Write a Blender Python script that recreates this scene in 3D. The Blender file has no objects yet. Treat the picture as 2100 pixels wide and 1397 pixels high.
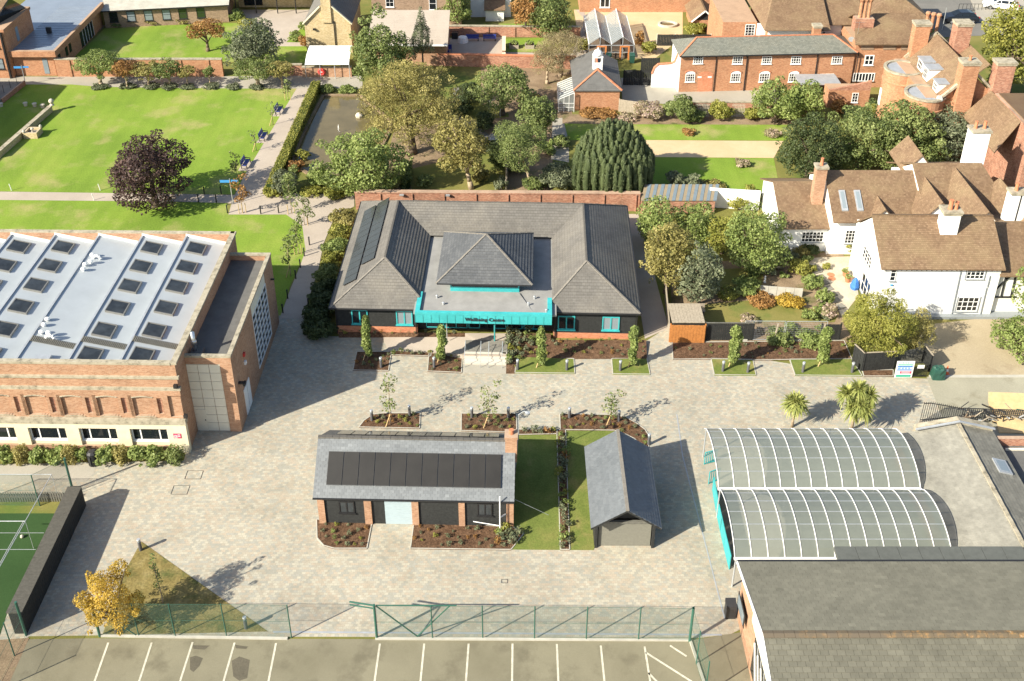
import bpy, math, random
import numpy as np
from mathutils import Vector
R = math.radians
random.seed(7)
sc = bpy.context.scene
col = sc.collection

# ------------------------------------------------------------------ camera, sky, sun, exposure
CAM_H, PITCH, FPX, CX, CY, PW = 52.656, R(27.967), 2149.1, 1045.0, 300.0, 2100.0
KY, KZ = 0.86105, 1.05313
cam = bpy.data.cameras.new('camera')
cam.sensor_width = 36.0
cam.lens = 36.0 * FPX / PW
cam.shift_x = (1050.0 - CX) / PW          # the picture is an off-centre crop
cam.shift_y = (CY - 698.5) / PW
cam.clip_start = 1.0
cam.clip_end = 3000.0
camo = bpy.data.objects.new('camera', cam)
col.objects.link(camo)
camo.location = (0, 0, CAM_H)
camo.rotation_euler = (math.pi / 2 - PITCH, 0, 0)
sc.camera = camo

SUN_EL = R(33)
SUN_AZ = R(32)            # shadows fall towards +X, turned this far to +Y
sun_dir = Vector((-math.cos(SUN_EL) * math.cos(SUN_AZ), -math.cos(SUN_EL) * math.sin(SUN_AZ), math.sin(SUN_EL)))
w = bpy.data.worlds.new('World')
sc.world = w
w.use_nodes = True
wn = w.node_tree
bg = wn.nodes['Background']
sky = wn.nodes.new('ShaderNodeTexSky')
sky.sky_type = 'NISHITA'
sky.sun_disc = False
sky.sun_elevation = SUN_EL
sky.sun_rotation = math.atan2(sun_dir.x, sun_dir.y)
sky.altitude = 50
sky.air_density = 1.0
sky.dust_density = 1.6
sky.ozone_density = 1.0
wn.links.new(sky.outputs[0], bg.inputs[0])
bg.inputs[1].default_value = 0.09
sl = bpy.data.lights.new('sun', 'SUN')
sl.energy = 4.8
sl.angle = R(0.55)
sl.color = (1.0, 0.935, 0.79)
so = bpy.data.objects.new('sun', sl)
col.objects.link(so)
so.rotation_euler = (-sun_dir).to_track_quat('-Z', 'Y').to_euler()
so.location = (-60, -40, 80)
sc.view_settings.view_transform = 'Standard'
sc.view_settings.look = 'None'
sc.view_settings.gamma = 1.0
sc.view_settings.exposure = 1.1
sc.view_settings.use_curve_mapping = False
sc.cycles.max_bounces = 6
sc.cycles.diffuse_bounces = 3
sc.cycles.transparent_max_bounces = 12

# ------------------------------------------------------------------ survey: picture measurements turned into metres
def g(px, py, z=0.0):
    u = (px - CX) / FPX
    v = (py - CY) / FPX
    dy = math.cos(PITCH) - v * math.sin(PITCH)
    dz = -(math.sin(PITCH) + v * math.cos(PITCH))
    t = (z - CAM_H) / dz
    return (t * u, t * dy, z)

def hgt(px, py, py2):
    """height of a thing whose foot is at (px, py) and whose top is at row py2"""
    x, y, _ = g(px, py)
    v = (py2 - CY) / FPX
    dy = math.cos(PITCH) - v * math.sin(PITCH)
    dz = -(math.sin(PITCH) + v * math.cos(PITCH))
    return CAM_H + dz * y / dy

class Fr:
    """a building's own frame: x along its front, y to the back, z up"""
    def __init__(s, A, B=None, yaw=None, ky=1.0, kz=1.0):
        s.o = A
        s.a = math.atan2(B[1] - A[1], B[0] - A[0]) if yaw is None else yaw
        s.W = math.hypot(B[0] - A[0], B[1] - A[1]) if B else 0
        s.c, s.s = math.cos(s.a), math.sin(s.a)
        s.ky, s.kz = ky, kz
    def l(s, p):
        x, y = p[0] - s.o[0], p[1] - s.o[1]
        return (x * s.c + y * s.s, (-x * s.s + y * s.c) / s.ky, p[2] / s.kz)
    def w(s, x, y, z=0.0):
        y *= s.ky
        return (s.o[0] + x * s.c - y * s.s, s.o[1] + x * s.s + y * s.c, z * s.kz)
    def top(s, px, py, z=0.0):
        return s.l(g(px, py, z * s.kz))
    def ray(s, px, py):
        u = (px - CX) / FPX
        v = (py - CY) / FPX
        d = (u, math.cos(PITCH) - v * math.sin(PITCH), -(math.sin(PITCH) + v * math.cos(PITCH)))
        o = (-s.o[0], -s.o[1])
        return ((o[0] * s.c + o[1] * s.s, (-o[0] * s.s + o[1] * s.c) / s.ky, CAM_H / s.kz),
                (d[0] * s.c + d[1] * s.s, (-d[0] * s.s + d[1] * s.c) / s.ky, d[2] / s.kz))
    def face(s, px, py, y=0.0):
        o, d = s.ray(px, py)
        t = (y - o[1]) / d[1]
        return (o[0] + t * d[0], o[2] + t * d[2])
    def side(s, px, py, x):
        o, d = s.ray(px, py)
        t = (x - o[0]) / d[0]
        return (o[1] + t * d[1], o[2] + t * d[2])

# ------------------------------------------------------------------ objects
def tag(o, label=None, cat=None, group=None, kind=None):
    if label: o['label'] = label
    if cat: o['category'] = cat
    if group: o['group'] = group
    if kind: o['kind'] = kind
    return o

def thing(name, label, cat, loc=(0, 0, 0), rz=0.0, group=None):
    o = bpy.data.objects.new(name, None)
    o.empty_display_size = 0.2
    col.objects.link(o)
    o.location = loc
    o.rotation_euler = (0, 0, rz)
    return tag(o, label, cat, group)

def fthing(name, label, cat, fr, group=None):
    o = thing(name, label, cat, (fr.o[0], fr.o[1], 0), fr.a, group)
    o.scale = (1, fr.ky, fr.kz)
    return o

def link(name, me, parent=None, loc=None, rz=0.0, sc_=None):
    o = bpy.data.objects.new(name, me)
    col.objects.link(o)
    if parent is not None: o.parent = parent
    if loc is not None: o.location = loc
    if rz: o.rotation_euler = (0, 0, rz)
    if sc_ is not None: o.scale = sc_ if hasattr(sc_, '__len__') else (sc_, sc_, sc_)
    return o

def copy_tree(o, parent=None):
    c = o.copy()
    col.objects.link(c)
    c.parent = parent
    for ch in list(o.children):
        copy_tree(ch, c)
    return c

class MB:
    def __init__(s):
        s.v = []; s.f = []; s.m = []; s.c = []
    def face(s, pts, mi=0, c=None):
        i = len(s.v)
        s.v += [tuple(p) for p in pts]
        s.f.append(tuple(range(i, i + len(pts))))
        s.m.append(mi); s.c.append(c)
    def hexa(s, b, t, mi=0, c=None):
        """b, t: 4 bottom and 4 top points, counter-clockwise from above"""
        i = len(s.v)
        s.v += [tuple(p) for p in b] + [tuple(p) for p in t]
        for f in ((3, 2, 1, 0), (4, 5, 6, 7), (0, 1, 5, 4), (1, 2, 6, 5), (2, 3, 7, 6), (3, 0, 4, 7)):
            s.f.append(tuple(i + k for k in f)); s.m.append(mi); s.c.append(c)
    def box(s, x0, x1, y0, y1, z0, z1, mi=0, c=None):
        s.hexa([(x0, y0, z0), (x1, y0, z0), (x1, y1, z0), (x0, y1, z0)],
               [(x0, y0, z1), (x1, y0, z1), (x1, y1, z1), (x0, y1, z1)], mi, c)
    def bar(s, p, q, w, h, mi=0, c=None, up=(0, 0, 1)):
        """box of section w x h from p to q"""
        p, q, up = Vector(p), Vector(q), Vector(up)
        d = (q - p).normalized()
        a = d.cross(up)
        if a.length < 1e-4: a = d.cross(Vector((1, 0, 0)))
        a.normalize()
        b = a.cross(d)
        a = a * (w / 2); b = b * (h / 2)
        s.hexa([p - a - b, p + a - b, p + a + b, p - a + b], [q - a - b, q + a - b, q + a + b, q - a + b], mi, c)
    def prism(s, poly, z0, z1, mi=0, c=None):
        n = len(poly)
        i = len(s.v)
        if sum(poly[k][0] * poly[(k + 1) % n][1] - poly[(k + 1) % n][0] * poly[k][1] for k in range(n)) < 0:
            poly = poly[::-1]
        s.v += [(p[0], p[1], z0) for p in poly] + [(p[0], p[1], z1) for p in poly]
        s.f.append(tuple(i + k for k in reversed(range(n)))); s.m.append(mi); s.c.append(c)
        s.f.append(tuple(i + n + k for k in range(n))); s.m.append(mi); s.c.append(c)
        for k in range(n):
            k2 = (k + 1) % n
            s.f.append((i + k, i + k2, i + n + k2, i + n + k)); s.m.append(mi); s.c.append(c)
    def extr(s, poly, d, mi=0, c=None):
        """any planar 3-D polygon thickened by the vector d"""
        n = len(poly)
        i = len(s.v)
        s.v += [tuple(p) for p in poly] + [(p[0] + d[0], p[1] + d[1], p[2] + d[2]) for p in poly]
        s.f.append(tuple(i + k for k in reversed(range(n)))); s.m.append(mi); s.c.append(c)
        s.f.append(tuple(i + n + k for k in range(n))); s.m.append(mi); s.c.append(c)
        for k in range(n):
            k2 = (k + 1) % n
            s.f.append((i + k, i + k2, i + n + k2, i + n + k)); s.m.append(mi); s.c.append(c)
    def tube(s, p, q, r0, r1=None, n=8, mi=0, c=None):
        r1 = r0 if r1 is None else r1
        p, q = Vector(p), Vector(q)
        d = (q - p).normalized()
        a = d.orthogonal().normalized()
        b = d.cross(a)
        i = len(s.v)
        for (o, r) in ((p, r0), (q, r1)):
            for k in range(n):
                t = 2 * math.pi * k / n
                s.v.append(tuple(o + a * (r * math.cos(t)) + b * (r * math.sin(t))))
        for k in range(n):
            k2 = (k + 1) % n
            s.f.append((i + k, i + k2, i + n + k2, i + n + k)); s.m.append(mi); s.c.append(c)
        s.f.append(tuple(i + k for k in reversed(range(n)))); s.m.append(mi); s.c.append(c)
        s.f.append(tuple(i + n + k for k in range(n))); s.m.append(mi); s.c.append(c)
    def lathe(s, prof, n=16, mi=0, c=None, o=(0, 0, 0), caps=True):
        i = len(s.v)
        for (r, z) in prof:
            for k in range(n):
                t = 2 * math.pi * k / n
                s.v.append((o[0] + r * math.cos(t), o[1] + r * math.sin(t), o[2] + z))
        for j in range(len(prof) - 1):
            for k in range(n):
                k2 = (k + 1) % n
                s.f.append((i + j * n + k, i + j * n + k2, i + (j + 1) * n + k2, i + (j + 1) * n + k)); s.m.append(mi); s.c.append(c)
        if not caps: return
        s.f.append(tuple(i + k for k in reversed(range(n)))); s.m.append(mi); s.c.append(c)
        j = len(prof) - 1
        s.f.append(tuple(i + j * n + k for k in range(n))); s.m.append(mi); s.c.append(c)
    def mesh(s, name, mats, smooth=False):
        me = bpy.data.meshes.new(name)
        me.from_pydata(s.v, [], s.f)
        if not isinstance(mats, (list, tuple)): mats = [mats]
        for m in mats: me.materials.append(M[m])
        if len(mats) > 1: me.polygons.foreach_set('material_index', s.m)
        if any(c is not None for c in s.c):
            at = me.color_attributes.new('col', 'FLOAT_COLOR', 'CORNER')
            buf = []
            for f, c in zip(s.f, s.c):
                c = c if c is not None else (0.5, 0.5, 0.5)
                buf += [c[0], c[1], c[2], 1.0] * len(f)
            at.data.foreach_set('color', buf)
        if smooth: me.polygons.foreach_set('use_smooth', [True] * len(me.polygons))
        me.update()
        return me
    def build(s, name, mats, parent=None, smooth=False, loc=None, rz=0.0):
        return link(name, s.mesh(name, mats, smooth), parent, loc, rz)

def bx(name, mat, parent, *dims):
    m = MB(); m.box(*dims)
    return m.build(name, mat, parent)

# convex clipping in the plane (u, v)
def clip(poly, a, b, c):
    """keep a*u + b*v <= c"""
    out = []
    n = len(poly)
    for i in range(n):
        p, q = poly[i], poly[(i + 1) % n]
        dp, dq = a * p[0] + b * p[1] - c, a * q[0] + b * q[1] - c
        if dp <= 0: out.append(p)
        if (dp < 0 < dq) or (dq < 0 < dp):
            t = dp / (dp - dq)
            out.append((p[0] + t * (q[0] - p[0]), p[1] + t * (q[1] - p[1])))
    return out

def plane_axes(pts):
    """u along the eave (level), v up the slope, n outwards of a planar polygon"""
    p = [Vector(q) for q in pts]
    n = Vector((0, 0, 0))
    for i in range(len(p)):
        n += (p[i] - p[0]).cross(p[(i + 1) % len(p)] - p[0])
    n.normalize()
    if n.z < 0: n = -n
    u = Vector((0, 0, 1)).cross(n)
    u.normalize()
    v = n.cross(u)
    lo = min(p, key=lambda q: q.z)
    return lo, u, v, n

def courses(pts, gauge, lift, mb=None, mi=0, c=None):
    """a roof slope laid in lapped courses: each strip's lower edge stands proud of the one below"""
    mb = mb or MB()
    o, u, v, n = plane_axes(pts)
    q = [((Vector(p) - o).dot(u), (Vector(p) - o).dot(v)) for p in pts]
    v0, v1 = min(t[1] for t in q), max(t[1] for t in q)
    k = v0
    while k < v1 - 1e-4:
        s = clip(clip(q, 0, -1, -k), 0, 1, k + gauge)
        if len(s) >= 3:
            top = [o + u * a + v * b + n * (lift * (1 - (b - k) / gauge) + 0.004) for a, b in s]
            mb.face(top, mi, c)
            lo = [t for t in s if abs(t[1] - k) < 1e-5]
            if len(lo) >= 2:
                a0, a1 = min(t[0] for t in lo), max(t[0] for t in lo)
                p0, p1 = o + u * a0 + v * k, o + u * a1 + v * k
                mb.face([p0, p1, p1 + n * (lift + .004), p0 + n * (lift + .004)], mi, c)
        k += gauge
    return mb

def slates(parent, pts, wid, gauge, mat, name='slate', limit=300, lift=0.018, tones=(0.35, 0.65), gap=0.008, pick=None, outl=0.05):
    """a slope of single slates: the first `limit` whole ones (or those pick() likes) are objects, cut ones and the rest one part"""
    o, u, v, n = plane_axes(pts)
    q = [((Vector(p) - o).dot(u), (Vector(p) - o).dot(v)) for p in pts]
    v0, v1 = min(t[1] for t in q), max(t[1] for t in q)
    u0, u1 = min(t[0] for t in q), max(t[0] for t in q)
    rest = MB()
    variants = []
    for k in range(8):
        m = MB()
        t = tones[0] + (tones[1] - tones[0]) * k / 7
        cc = (t, t, t)
        a, b = wid - gap, gauge * 1.02
        A, B, C, D = Vector((0, 0, 0)), u * a, u * a + v * b, v * b
        e = n * lift
        m.hexa([A, B, C - n * .004, D - n * .004], [A + e, B + e, C + n * .004, D + n * .004], 0, cc)
        variants.append(m.mesh(name, mat))
    whole = []
    r = 0
    k = v0
    rnd = random.Random(int(abs(o.x * 100)) + int(abs(o.y * 10)))
    while k < v1 - 1e-4:
        x = u0 - (wid / 2 if r % 2 else 0)
        while x < u1:
            cell = [(x, k), (x + wid - gap, k), (x + wid - gap, k + gauge), (x, k + gauge)]
            s = q
            s = clip(clip(clip(clip(s, -1, 0, -cell[0][0]), 1, 0, cell[1][0]), 0, -1, -k), 0, 1, k + gauge)
            if len(s) >= 3:
                ar = abs(sum(s[i][0] * s[(i + 1) % len(s)][1] - s[(i + 1) % len(s)][0] * s[i][1] for i in range(len(s)))) / 2
                t = rnd.random()
                if rnd.random() < outl: t = 1.6 if rnd.random() < .6 else -.5
                if ar > 0.98 * (wid - gap) * gauge:
                    whole.append((x, k, t))
                elif ar > 1e-4:
                    tt = tones[0] + (tones[1] - tones[0]) * t
                    rest.face([o + u * a + v * b + n * (lift * (1 - (b - k) / gauge) + .004) for a, b in s], 0, (tt,) * 3)
            x += wid
        k += gauge; r += 1
    if pick: whole.sort(key=lambda s: -pick(s[0], s[1]))
    for i, (x, k, t) in enumerate(whole):
        if i < limit:
            vi = max(0, min(7, int(t * 8)))
            link(name, variants[vi], parent, tuple(o + u * x + v * k + n * .002))
        else:
            tt = max(.05, min(1, tones[0] + (tones[1] - tones[0]) * t))
            a, b = wid - gap, gauge * 1.02
            A = o + u * x + v * k
            rest.hexa([A, A + u * a, A + u * a + v * b - n * .004, A + v * b - n * .004],
                      [A + n * lift, A + u * a + n * lift, A + u * a + v * b + n * .004, A + v * b + n * .004], 0, (tt,) * 3)
    if rest.f: tag(rest.build(name + '_field', mat, parent), kind='stuff')

def T_wall(o, ud):
    """maps (u along wall, z up, w out of the wall) to building space; outward is to the right of ud"""
    ux, uy = ud
    L = math.hypot(ux, uy); ux, uy = ux / L, uy / L
    nx, ny = uy, -ux
    return lambda u, z, w=0.0: (o[0] + ux * u + nx * w, o[1] + uy * u + ny * w, z)

def tbox(mb, T, u0, u1, z0, z1, w0, w1, mi=0, c=None):
    mb.hexa([T(u0, z0, w1), T(u1, z0, w1), T(u1, z0, w0), T(u0, z0, w0)],
            [T(u0, z1, w1), T(u1, z1, w1), T(u1, z1, w0), T(u0, z1, w0)], mi, c)

def window(parent, T, u0, u1, z0, z1, nx=2, nz=2, frame='white_paint', fw=0.07, bar=0.035, out=0.05, sill=True, glass='glass', name='window', sillmat=None, cols=None):
    f = MB()
    tbox(f, T, u0, u0 + fw, z0, z1, -.02, out)
    tbox(f, T, u1 - fw, u1, z0, z1, -.02, out)
    tbox(f, T, u0 + fw, u1 - fw, z1 - fw, z1, -.02, out)
    tbox(f, T, u0 + fw, u1 - fw, z0, z0 + fw, -.02, out)
    xs = cols or [i / nx for i in range(1, nx)]
    for t in xs:
        x = u0 + (u1 - u0) * t
        tbox(f, T, x - bar / 2, x + bar / 2, z0 + fw, z1 - fw, -.02, out - .008)
    for i in range(1, nz):
        z = z0 + (z1 - z0) * i / nz
        tbox(f, T, u0 + fw, u1 - fw, z - bar / 2, z + bar / 2, -.02, out - .012)
    wo = f.build(name, frame, parent)
    p = MB()
    tbox(p, T, u0 + fw * .6, u1 - fw * .6, z0 + fw * .6, z1 - fw * .6, -.01, .014)
    p.build('pane', glass, wo)
    if sill:
        s = MB()
        tbox(s, T, u0 - .06, u1 + .06, z0 - .07, z0, -.02, out + .07)
        s.build('sill', sillmat or frame, wo)
    return wo

# ------------------------------------------------------------------ materials
M = {}
class NT:
    def __init__(s, name, rough=0.8, spec=0.3, metal=0.0):
        m = bpy.data.materials.new(name)
        m.use_nodes = True
        M[name] = m
        s.m = m; s.nt = m.node_tree
        s.p = s.nt.nodes['Principled BSDF']
        s.p.inputs['Roughness'].default_value = rough
        s.p.inputs['Specular IOR Level'].default_value = spec
        s.p.inputs['Metallic'].default_value = metal
    def n(s, t, **kw):
        nd = s.nt.nodes.new('ShaderNode' + t)
        for k, v in kw.items(): setattr(nd, k, v)
        return nd
    def set(s, nd, key, val):
        if isinstance(val, bpy.types.NodeSocket): s.nt.links.new(val, nd.inputs[key])
        else: nd.inputs[key].default_value = val
    def math(s, op, a, b=None):
        nd = s.n('Math', operation=op); s.set(nd, 0, a)
        if b is not None: s.set(nd, 1, b)
        return nd.outputs[0]
    def vmath(s, op, a, b=None, out=0):
        nd = s.n('VectorMath', operation=op); s.set(nd, 0, a)
        if b is not None: s.set(nd, 1, b)
        return nd.outputs['Value' if op in ('DOT_PRODUCT', 'LENGTH') else 'Vector']
    def comb(s, x, y, z=0.0):
        nd = s.n('CombineXYZ'); s.set(nd, 0, x); s.set(nd, 1, y); s.set(nd, 2, z)
        return nd.outputs[0]
    def pos(s): return s.n('NewGeometry').outputs['Position']
    def planar(s):
        ge = s.n('NewGeometry')
        t = s.vmath('NORMALIZE', s.vmath('CROSS_PRODUCT', (0, 0, 1), ge.outputs['True Normal']))
        b = s.vmath('CROSS_PRODUCT', ge.outputs['True Normal'], t)
        return s.comb(s.vmath('DOT_PRODUCT', ge.outputs['Position'], t), s.vmath('DOT_PRODUCT', ge.outputs['Position'], b), 0.0)
    def noise(s, vec, scale, detail=4.0, rough=0.6, dist=0.0):
        nd = s.n('TexNoise'); s.set(nd, 'Vector', vec); s.set(nd, 'Scale', scale); s.set(nd, 'Detail', detail); s.set(nd, 'Roughness', rough); s.set(nd, 'Distortion', dist)
        return nd.outputs['Fac']
    def ramp(s, fac, stops, interp='LINEAR'):
        nd = s.n('ValToRGB'); nd.color_ramp.interpolation = interp
        e = nd.color_ramp.elements
        while len(e) < len(stops): e.new(0.5)
        for i, (p, c) in enumerate(stops):
            e[i].position = p
            e[i].color = (c[0], c[1], c[2], 1) if hasattr(c, '__len__') else (c, c, c, 1)
        s.set(nd, 'Fac', fac)
        return nd.outputs['Color']
    def mix(s, fac, a, b, mode='MIX'):
        nd = s.n('Mix', data_type='RGBA', blend_type=mode)
        s.set(nd, 0, fac)
        for k, v in ((6, a), (7, b)):
            if not isinstance(v, bpy.types.NodeSocket): v = (v[0], v[1], v[2], 1)
            s.set(nd, k, v)
        return nd.outputs[2]
    def brick(s, vec, bw, bh, mortar, off=0.5, smooth=0.1):
        nd = s.n('TexBrick'); nd.offset = off
        s.set(nd, 'Vector', vec); s.set(nd, 'Scale', 1.0); s.set(nd, 'Brick Width', bw); s.set(nd, 'Row Height', bh)
        s.set(nd, 'Mortar Size', mortar); s.set(nd, 'Mortar Smooth', smooth)
        s.set(nd, 'Color1', (0, 0, 0, 1)); s.set(nd, 'Color2', (1, 1, 1, 1)); s.set(nd, 'Mortar', (.5, .5, .5, 1))
        return nd.outputs['Color'], nd.outputs['Fac']
    def bump(s, h, strength=0.5, dist=0.02):
        nd = s.n('Bump'); s.set(nd, 'Strength', strength); s.set(nd, 'Distance', dist); s.set(nd, 'Height', h)
        s.nt.links.new(nd.outputs[0], s.p.inputs['Normal'])
    def base(s, c):
        s.set(s.p, 'Base Color', c if isinstance(c, bpy.types.NodeSocket) else (c[0], c[1], c[2], 1))
        return s

def plain(name, c, rough=0.6, spec=0.3, metal=0.0, var=0.12, scale=3.0, bump=0.0):
    t = NT(name, rough, spec, metal)
    f = t.noise(t.pos(), scale, 5.0, 0.65)
    t.base(t.ramp(f, [(0.3, [x * (1 - var) for x in c]), (0.7, [min(1, x * (1 + var)) for x in c])]))
    if bump: t.bump(t.noise(t.pos(), scale * 8, 4.0), bump, 0.02)
    return t

def brickmat(name, stops, mortar_c, bw=0.225, bh=0.075, stain=(0.75, 1.1), mort=0.010):
    t = NT(name, 0.9, 0.2)
    uv = t.planar()
    c, f = t.brick(uv, bw, bh, mort)
    n = t.noise(t.pos(), 0.55, 6.0, 0.65)
    n2 = t.noise(t.pos(), 9.0, 3.0)
    b = t.ramp(c, stops)
    b = t.mix(f, b, mortar_c)
    b = t.mix(1.0, b, t.ramp(n, [(0.25, stain[0]), (0.5, 1.0), (0.75, stain[1])]), 'MULTIPLY')
    b = t.mix(1.0, b, t.ramp(n2, [(0.3, 0.88), (0.7, 1.08)]), 'MULTIPLY')
    t.base(b)
    t.bump(f, -0.5, 0.01)

def roofmat(name, stops, bw, bh, stain_c=None, stain=0.0, mort=0.012, rough=0.75, attr=False, spec=0.3, nsc=0.35, darkgap=0.5):
    t = NT(name, rough, spec)
    uv = t.planar()
    c, f = t.brick(uv, bw, bh, mort)
    b = t.ramp(c, stops)
    n = t.noise(t.pos(), nsc, 7.0, 0.7)
    n2 = t.noise(t.pos(), 4.0, 5.0, 0.7)
    b = t.mix(1.0, b, t.ramp(n, [(0.25, 0.8), (0.75, 1.2)]), 'MULTIPLY')
    b = t.mix(1.0, b, t.ramp(n2, [(0.3, 0.92), (0.7, 1.08)]), 'MULTIPLY')
    if stain_c:
        b = t.mix(t.math('MULTIPLY', t.ramp(n, [(0.45, 0.0), (0.75, 1.0)]), stain), b, stain_c)
    b = t.mix(t.math('MULTIPLY', f, darkgap), b, [x * .35 for x in stops[0][1]])
    t.base(b)
    t.bump(f, -0.4, 0.012)

def attrmat(name, lo, hi, rough=0.7, spec=0.3, nvar=0.15, nscale=4.0):
    """colour runs from lo to hi with the piece's own 'col' value; a little grain on top"""
    t = NT(name, rough, spec)
    a = t.n('Attribute', attribute_name='col')
    b = t.ramp(a.outputs['Fac'], [(0.0, lo), (1.0, hi)])
    n = t.noise(t.pos(), nscale, 6.0, 0.7)
    b = t.mix(1.0, b, t.ramp(n, [(0.3, 1 - nvar), (0.7, 1 + nvar)]), 'MULTIPLY')
    n3 = t.noise(t.pos(), .4, 4.0, 0.7)
    b = t.mix(1.0, b, t.ramp(n3, [(0.3, 1 - nvar), (0.7, 1 + nvar)]), 'MULTIPLY')
    t.base(b)

brickmat('brick_orange', [(0, (.34, .135, .065)), (.5, (.43, .185, .09)), (1, (.49, .245, .13))], (.41, .275, .18))
brickmat('brick_hall', [(0, (.31, .15, .08)), (.5, (.395, .205, .115)), (1, (.45, .265, .165))], (.40, .29, .205))
brickmat('brick_old', [(0, (.25, .095, .06)), (.5, (.38, .15, .09)), (1, (.46, .24, .16))], (.40, .28, .20), stain=(.55, 1.15))
brickmat('brick_brown', [(0, (.22, .14, .09)), (.5, (.30, .20, .13)), (1, (.37, .25, .17))], (.34, .26, .19))
brickmat('brick_buff', [(0, (.42, .31, .15)), (.5, (.54, .42, .22)), (1, (.62, .50, .30))], (.48, .40, .27))
brickmat('brick_plinth', [(0, (.48, .16, .075)), (.5, (.55, .20, .10)), (1, (.6, .25, .14))], (.45, .25, .16))
roofmat('tile_grey', [(0, (.133, .124, .11)), (.5, (.147, .137, .122)), (1, (.16, .15, .134))], .30, .27, (.205, .185, .148), .6)
roofmat('tile_slate', [(0, (.085, .09, .095)), (.5, (.10, .104, .108)), (1, (.118, .122, .125))], .30, .27, (.13, .13, .125), .4)
roofmat('tile_clay', [(0, (.165, .105, .062)), (.4, (.195, .125, .074)), (.8, (.22, .143, .085)), (1, (.25, .168, .103))], .17, .16, (.25, .195, .105), .6, mort=.006)
roofmat('tile_old_grey', [(0, (.115, .112, .09)), (.5, (.145, .14, .115)), (1, (.175, .17, .145))], .3, .2, (.19, .175, .12), .5)
roofmat('slate_green', [(0, (.145, .15, .125)), (.5, (.18, .185, .155)), (1, (.215, .215, .18))], .25, .18, (.14, .125, .09), .5)
attrmat('slate_blue', (.05, .057, .064), (.27, .285, .29), rough=.5, spec=.5, nvar=.10)
attrmat('slate_brown', (.02, .0195, .015), (.285, .27, .205), rough=.8, nvar=.11, nscale=2.5)
attrmat('slate_pale', (.06, .06, .052), (.46, .435, .36), rough=.8, nvar=.16, nscale=2.5)
plain('white_paint', (.80, .79, .76), .5, var=.03)
plain('white_render', (.82, .81, .77), .85, var=.05, scale=1.0)
plain('cream_stone', (.68, .60, .42), .8, var=.10, scale=1.5)
plain('cream_panel', (.70, .655, .53), .6, var=.05, scale=1.0)
t = NT('coping', .9, .2)
nn = t.noise(t.pos(), 2.2, 7, .7)
t.base(t.ramp(nn, [(.32, (.15, .135, .10)), (.48, (.34, .30, .22)), (.7, (.45, .405, .31))]))
plain('stone_step', (.52, .48, .41), .8, var=.05, scale=1)
plain('concrete', (.42, .40, .34), .85, var=.15, scale=1.2, bump=.15)
plain('membrane', (.41, .44, .455), .45, .4, var=.06, scale=.6)
plain('membrane_grey', (.27, .265, .25), .7, var=.14, scale=.9)
plain('felt_dark', (.125, .122, .115), .85, .2, var=.16, scale=1.2)
plain('metal_roof', (.28, .32, .37), .35, .5, .3, var=.10, scale=.5)
plain('lead', (.36, .38, .40), .5, .5, .2, var=.14, scale=2)
plain('teal', (.05, .385, .395), .45, .4, var=.14, scale=1.6)
plain('teal_dark', (.04, .27, .27), .5, .4, var=.1)
plain('black_board', (.026, .027, .026), .7, .3, var=.35, scale=6, bump=.2)
plain('grey_board', (.14, .135, .115), .8, .3, var=.25, scale=5, bump=.2)
plain('black_metal', (.02, .02, .021), .45, .5, var=.1)
plain('dark_metal', (.05, .05, .055), .4, .5, .4, var=.1)
plain('steel', (.55, .56, .57), .3, .5, .8, var=.1)
plain('galv', (.50, .52, .53), .45, .5, .5, var=.1)
plain('green_metal', (.03, .105, .075), .45, .5, var=.1)
plain('roller_blue', (.36, .44, .47), .5, .4, var=.05)
plain('shed_door', (.17, .165, .135), .7, .3, var=.12, scale=6)
plain('orange_wood', (.40, .16, .045), .7, .3, var=.22, scale=7)
plain('grey_wood', (.34, .29, .22), .85, .2, var=.22, scale=7)
plain('stake_wood', (.50, .36, .18), .8, .2, var=.15)
plain('red_paint', (.55, .05, .04), .4, .5, var=.06)
plain('blue_paint', (.03, .055, .25), .4, .5, var=.08)
plain('sky_paint', (.06, .28, .60), .4, .5, var=.05)
plain('terracotta', (.48, .19, .10), .8, .2, var=.15)
plain('orange_frame', (.52, .19, .06), .6, .3, var=.1)
plain('bin_green', (.022, .075, .055), .5, .4, var=.1)
plain('bin_black', (.03, .03, .032), .5, .4, var=.1)
plain('bark_trunk', (.16, .12, .085), .9, .2, var=.3, scale=6, bump=.4)
plain('bark_pale', (.36, .28, .19), .9, .2, var=.3, scale=6, bump=.4)
plain('white_line', (.52, .49, .39), .8, .2, var=.25, scale=4)
plain('solar_black', (.022, .0205, .0185), .42, .35, var=.2, scale=.8)
plain('solar_gloss', (.03, .0305, .031), .13, .7, var=.2, scale=.8)
plain('solar_frame', (.045, .045, .045), .5, .5, var=.1)
plain('sign_red', (.62, .05, .12), .5, .3, var=.05)
plain('sign_green', (.05, .36, .25), .5, .3, var=.05)
plain('sign_blue', (.06, .20, .50), .5, .3, var=.05)
plain('text_dark', (.03, .035, .04), .5, .3, var=.02)
plain('text_grey', (.25, .27, .28), .5, .3, var=.02)
plain('cardboard', (.52, .38, .20), .85, .2, var=.12)
plain('cloth_blue', (.05, .17, .48), .7, .3, var=.2)
plain('cone_orange', (.75, .14, .04), .5, .4, var=.05)
plain('car_paint', (.018, .022, .03), .18, .6, .3, var=.05)
plain('tyre', (.02, .02, .02), .8, .2, var=.1)
plain('stone_white', (.50, .45, .36), .8, .2, var=.15)
plain('flower_pale', (.55, .42, .46), .8, .2, var=.25, scale=14)
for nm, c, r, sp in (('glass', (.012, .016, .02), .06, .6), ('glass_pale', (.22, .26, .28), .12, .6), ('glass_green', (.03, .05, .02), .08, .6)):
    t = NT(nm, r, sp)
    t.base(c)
t = NT('glass_sky', .10, .6)
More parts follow.
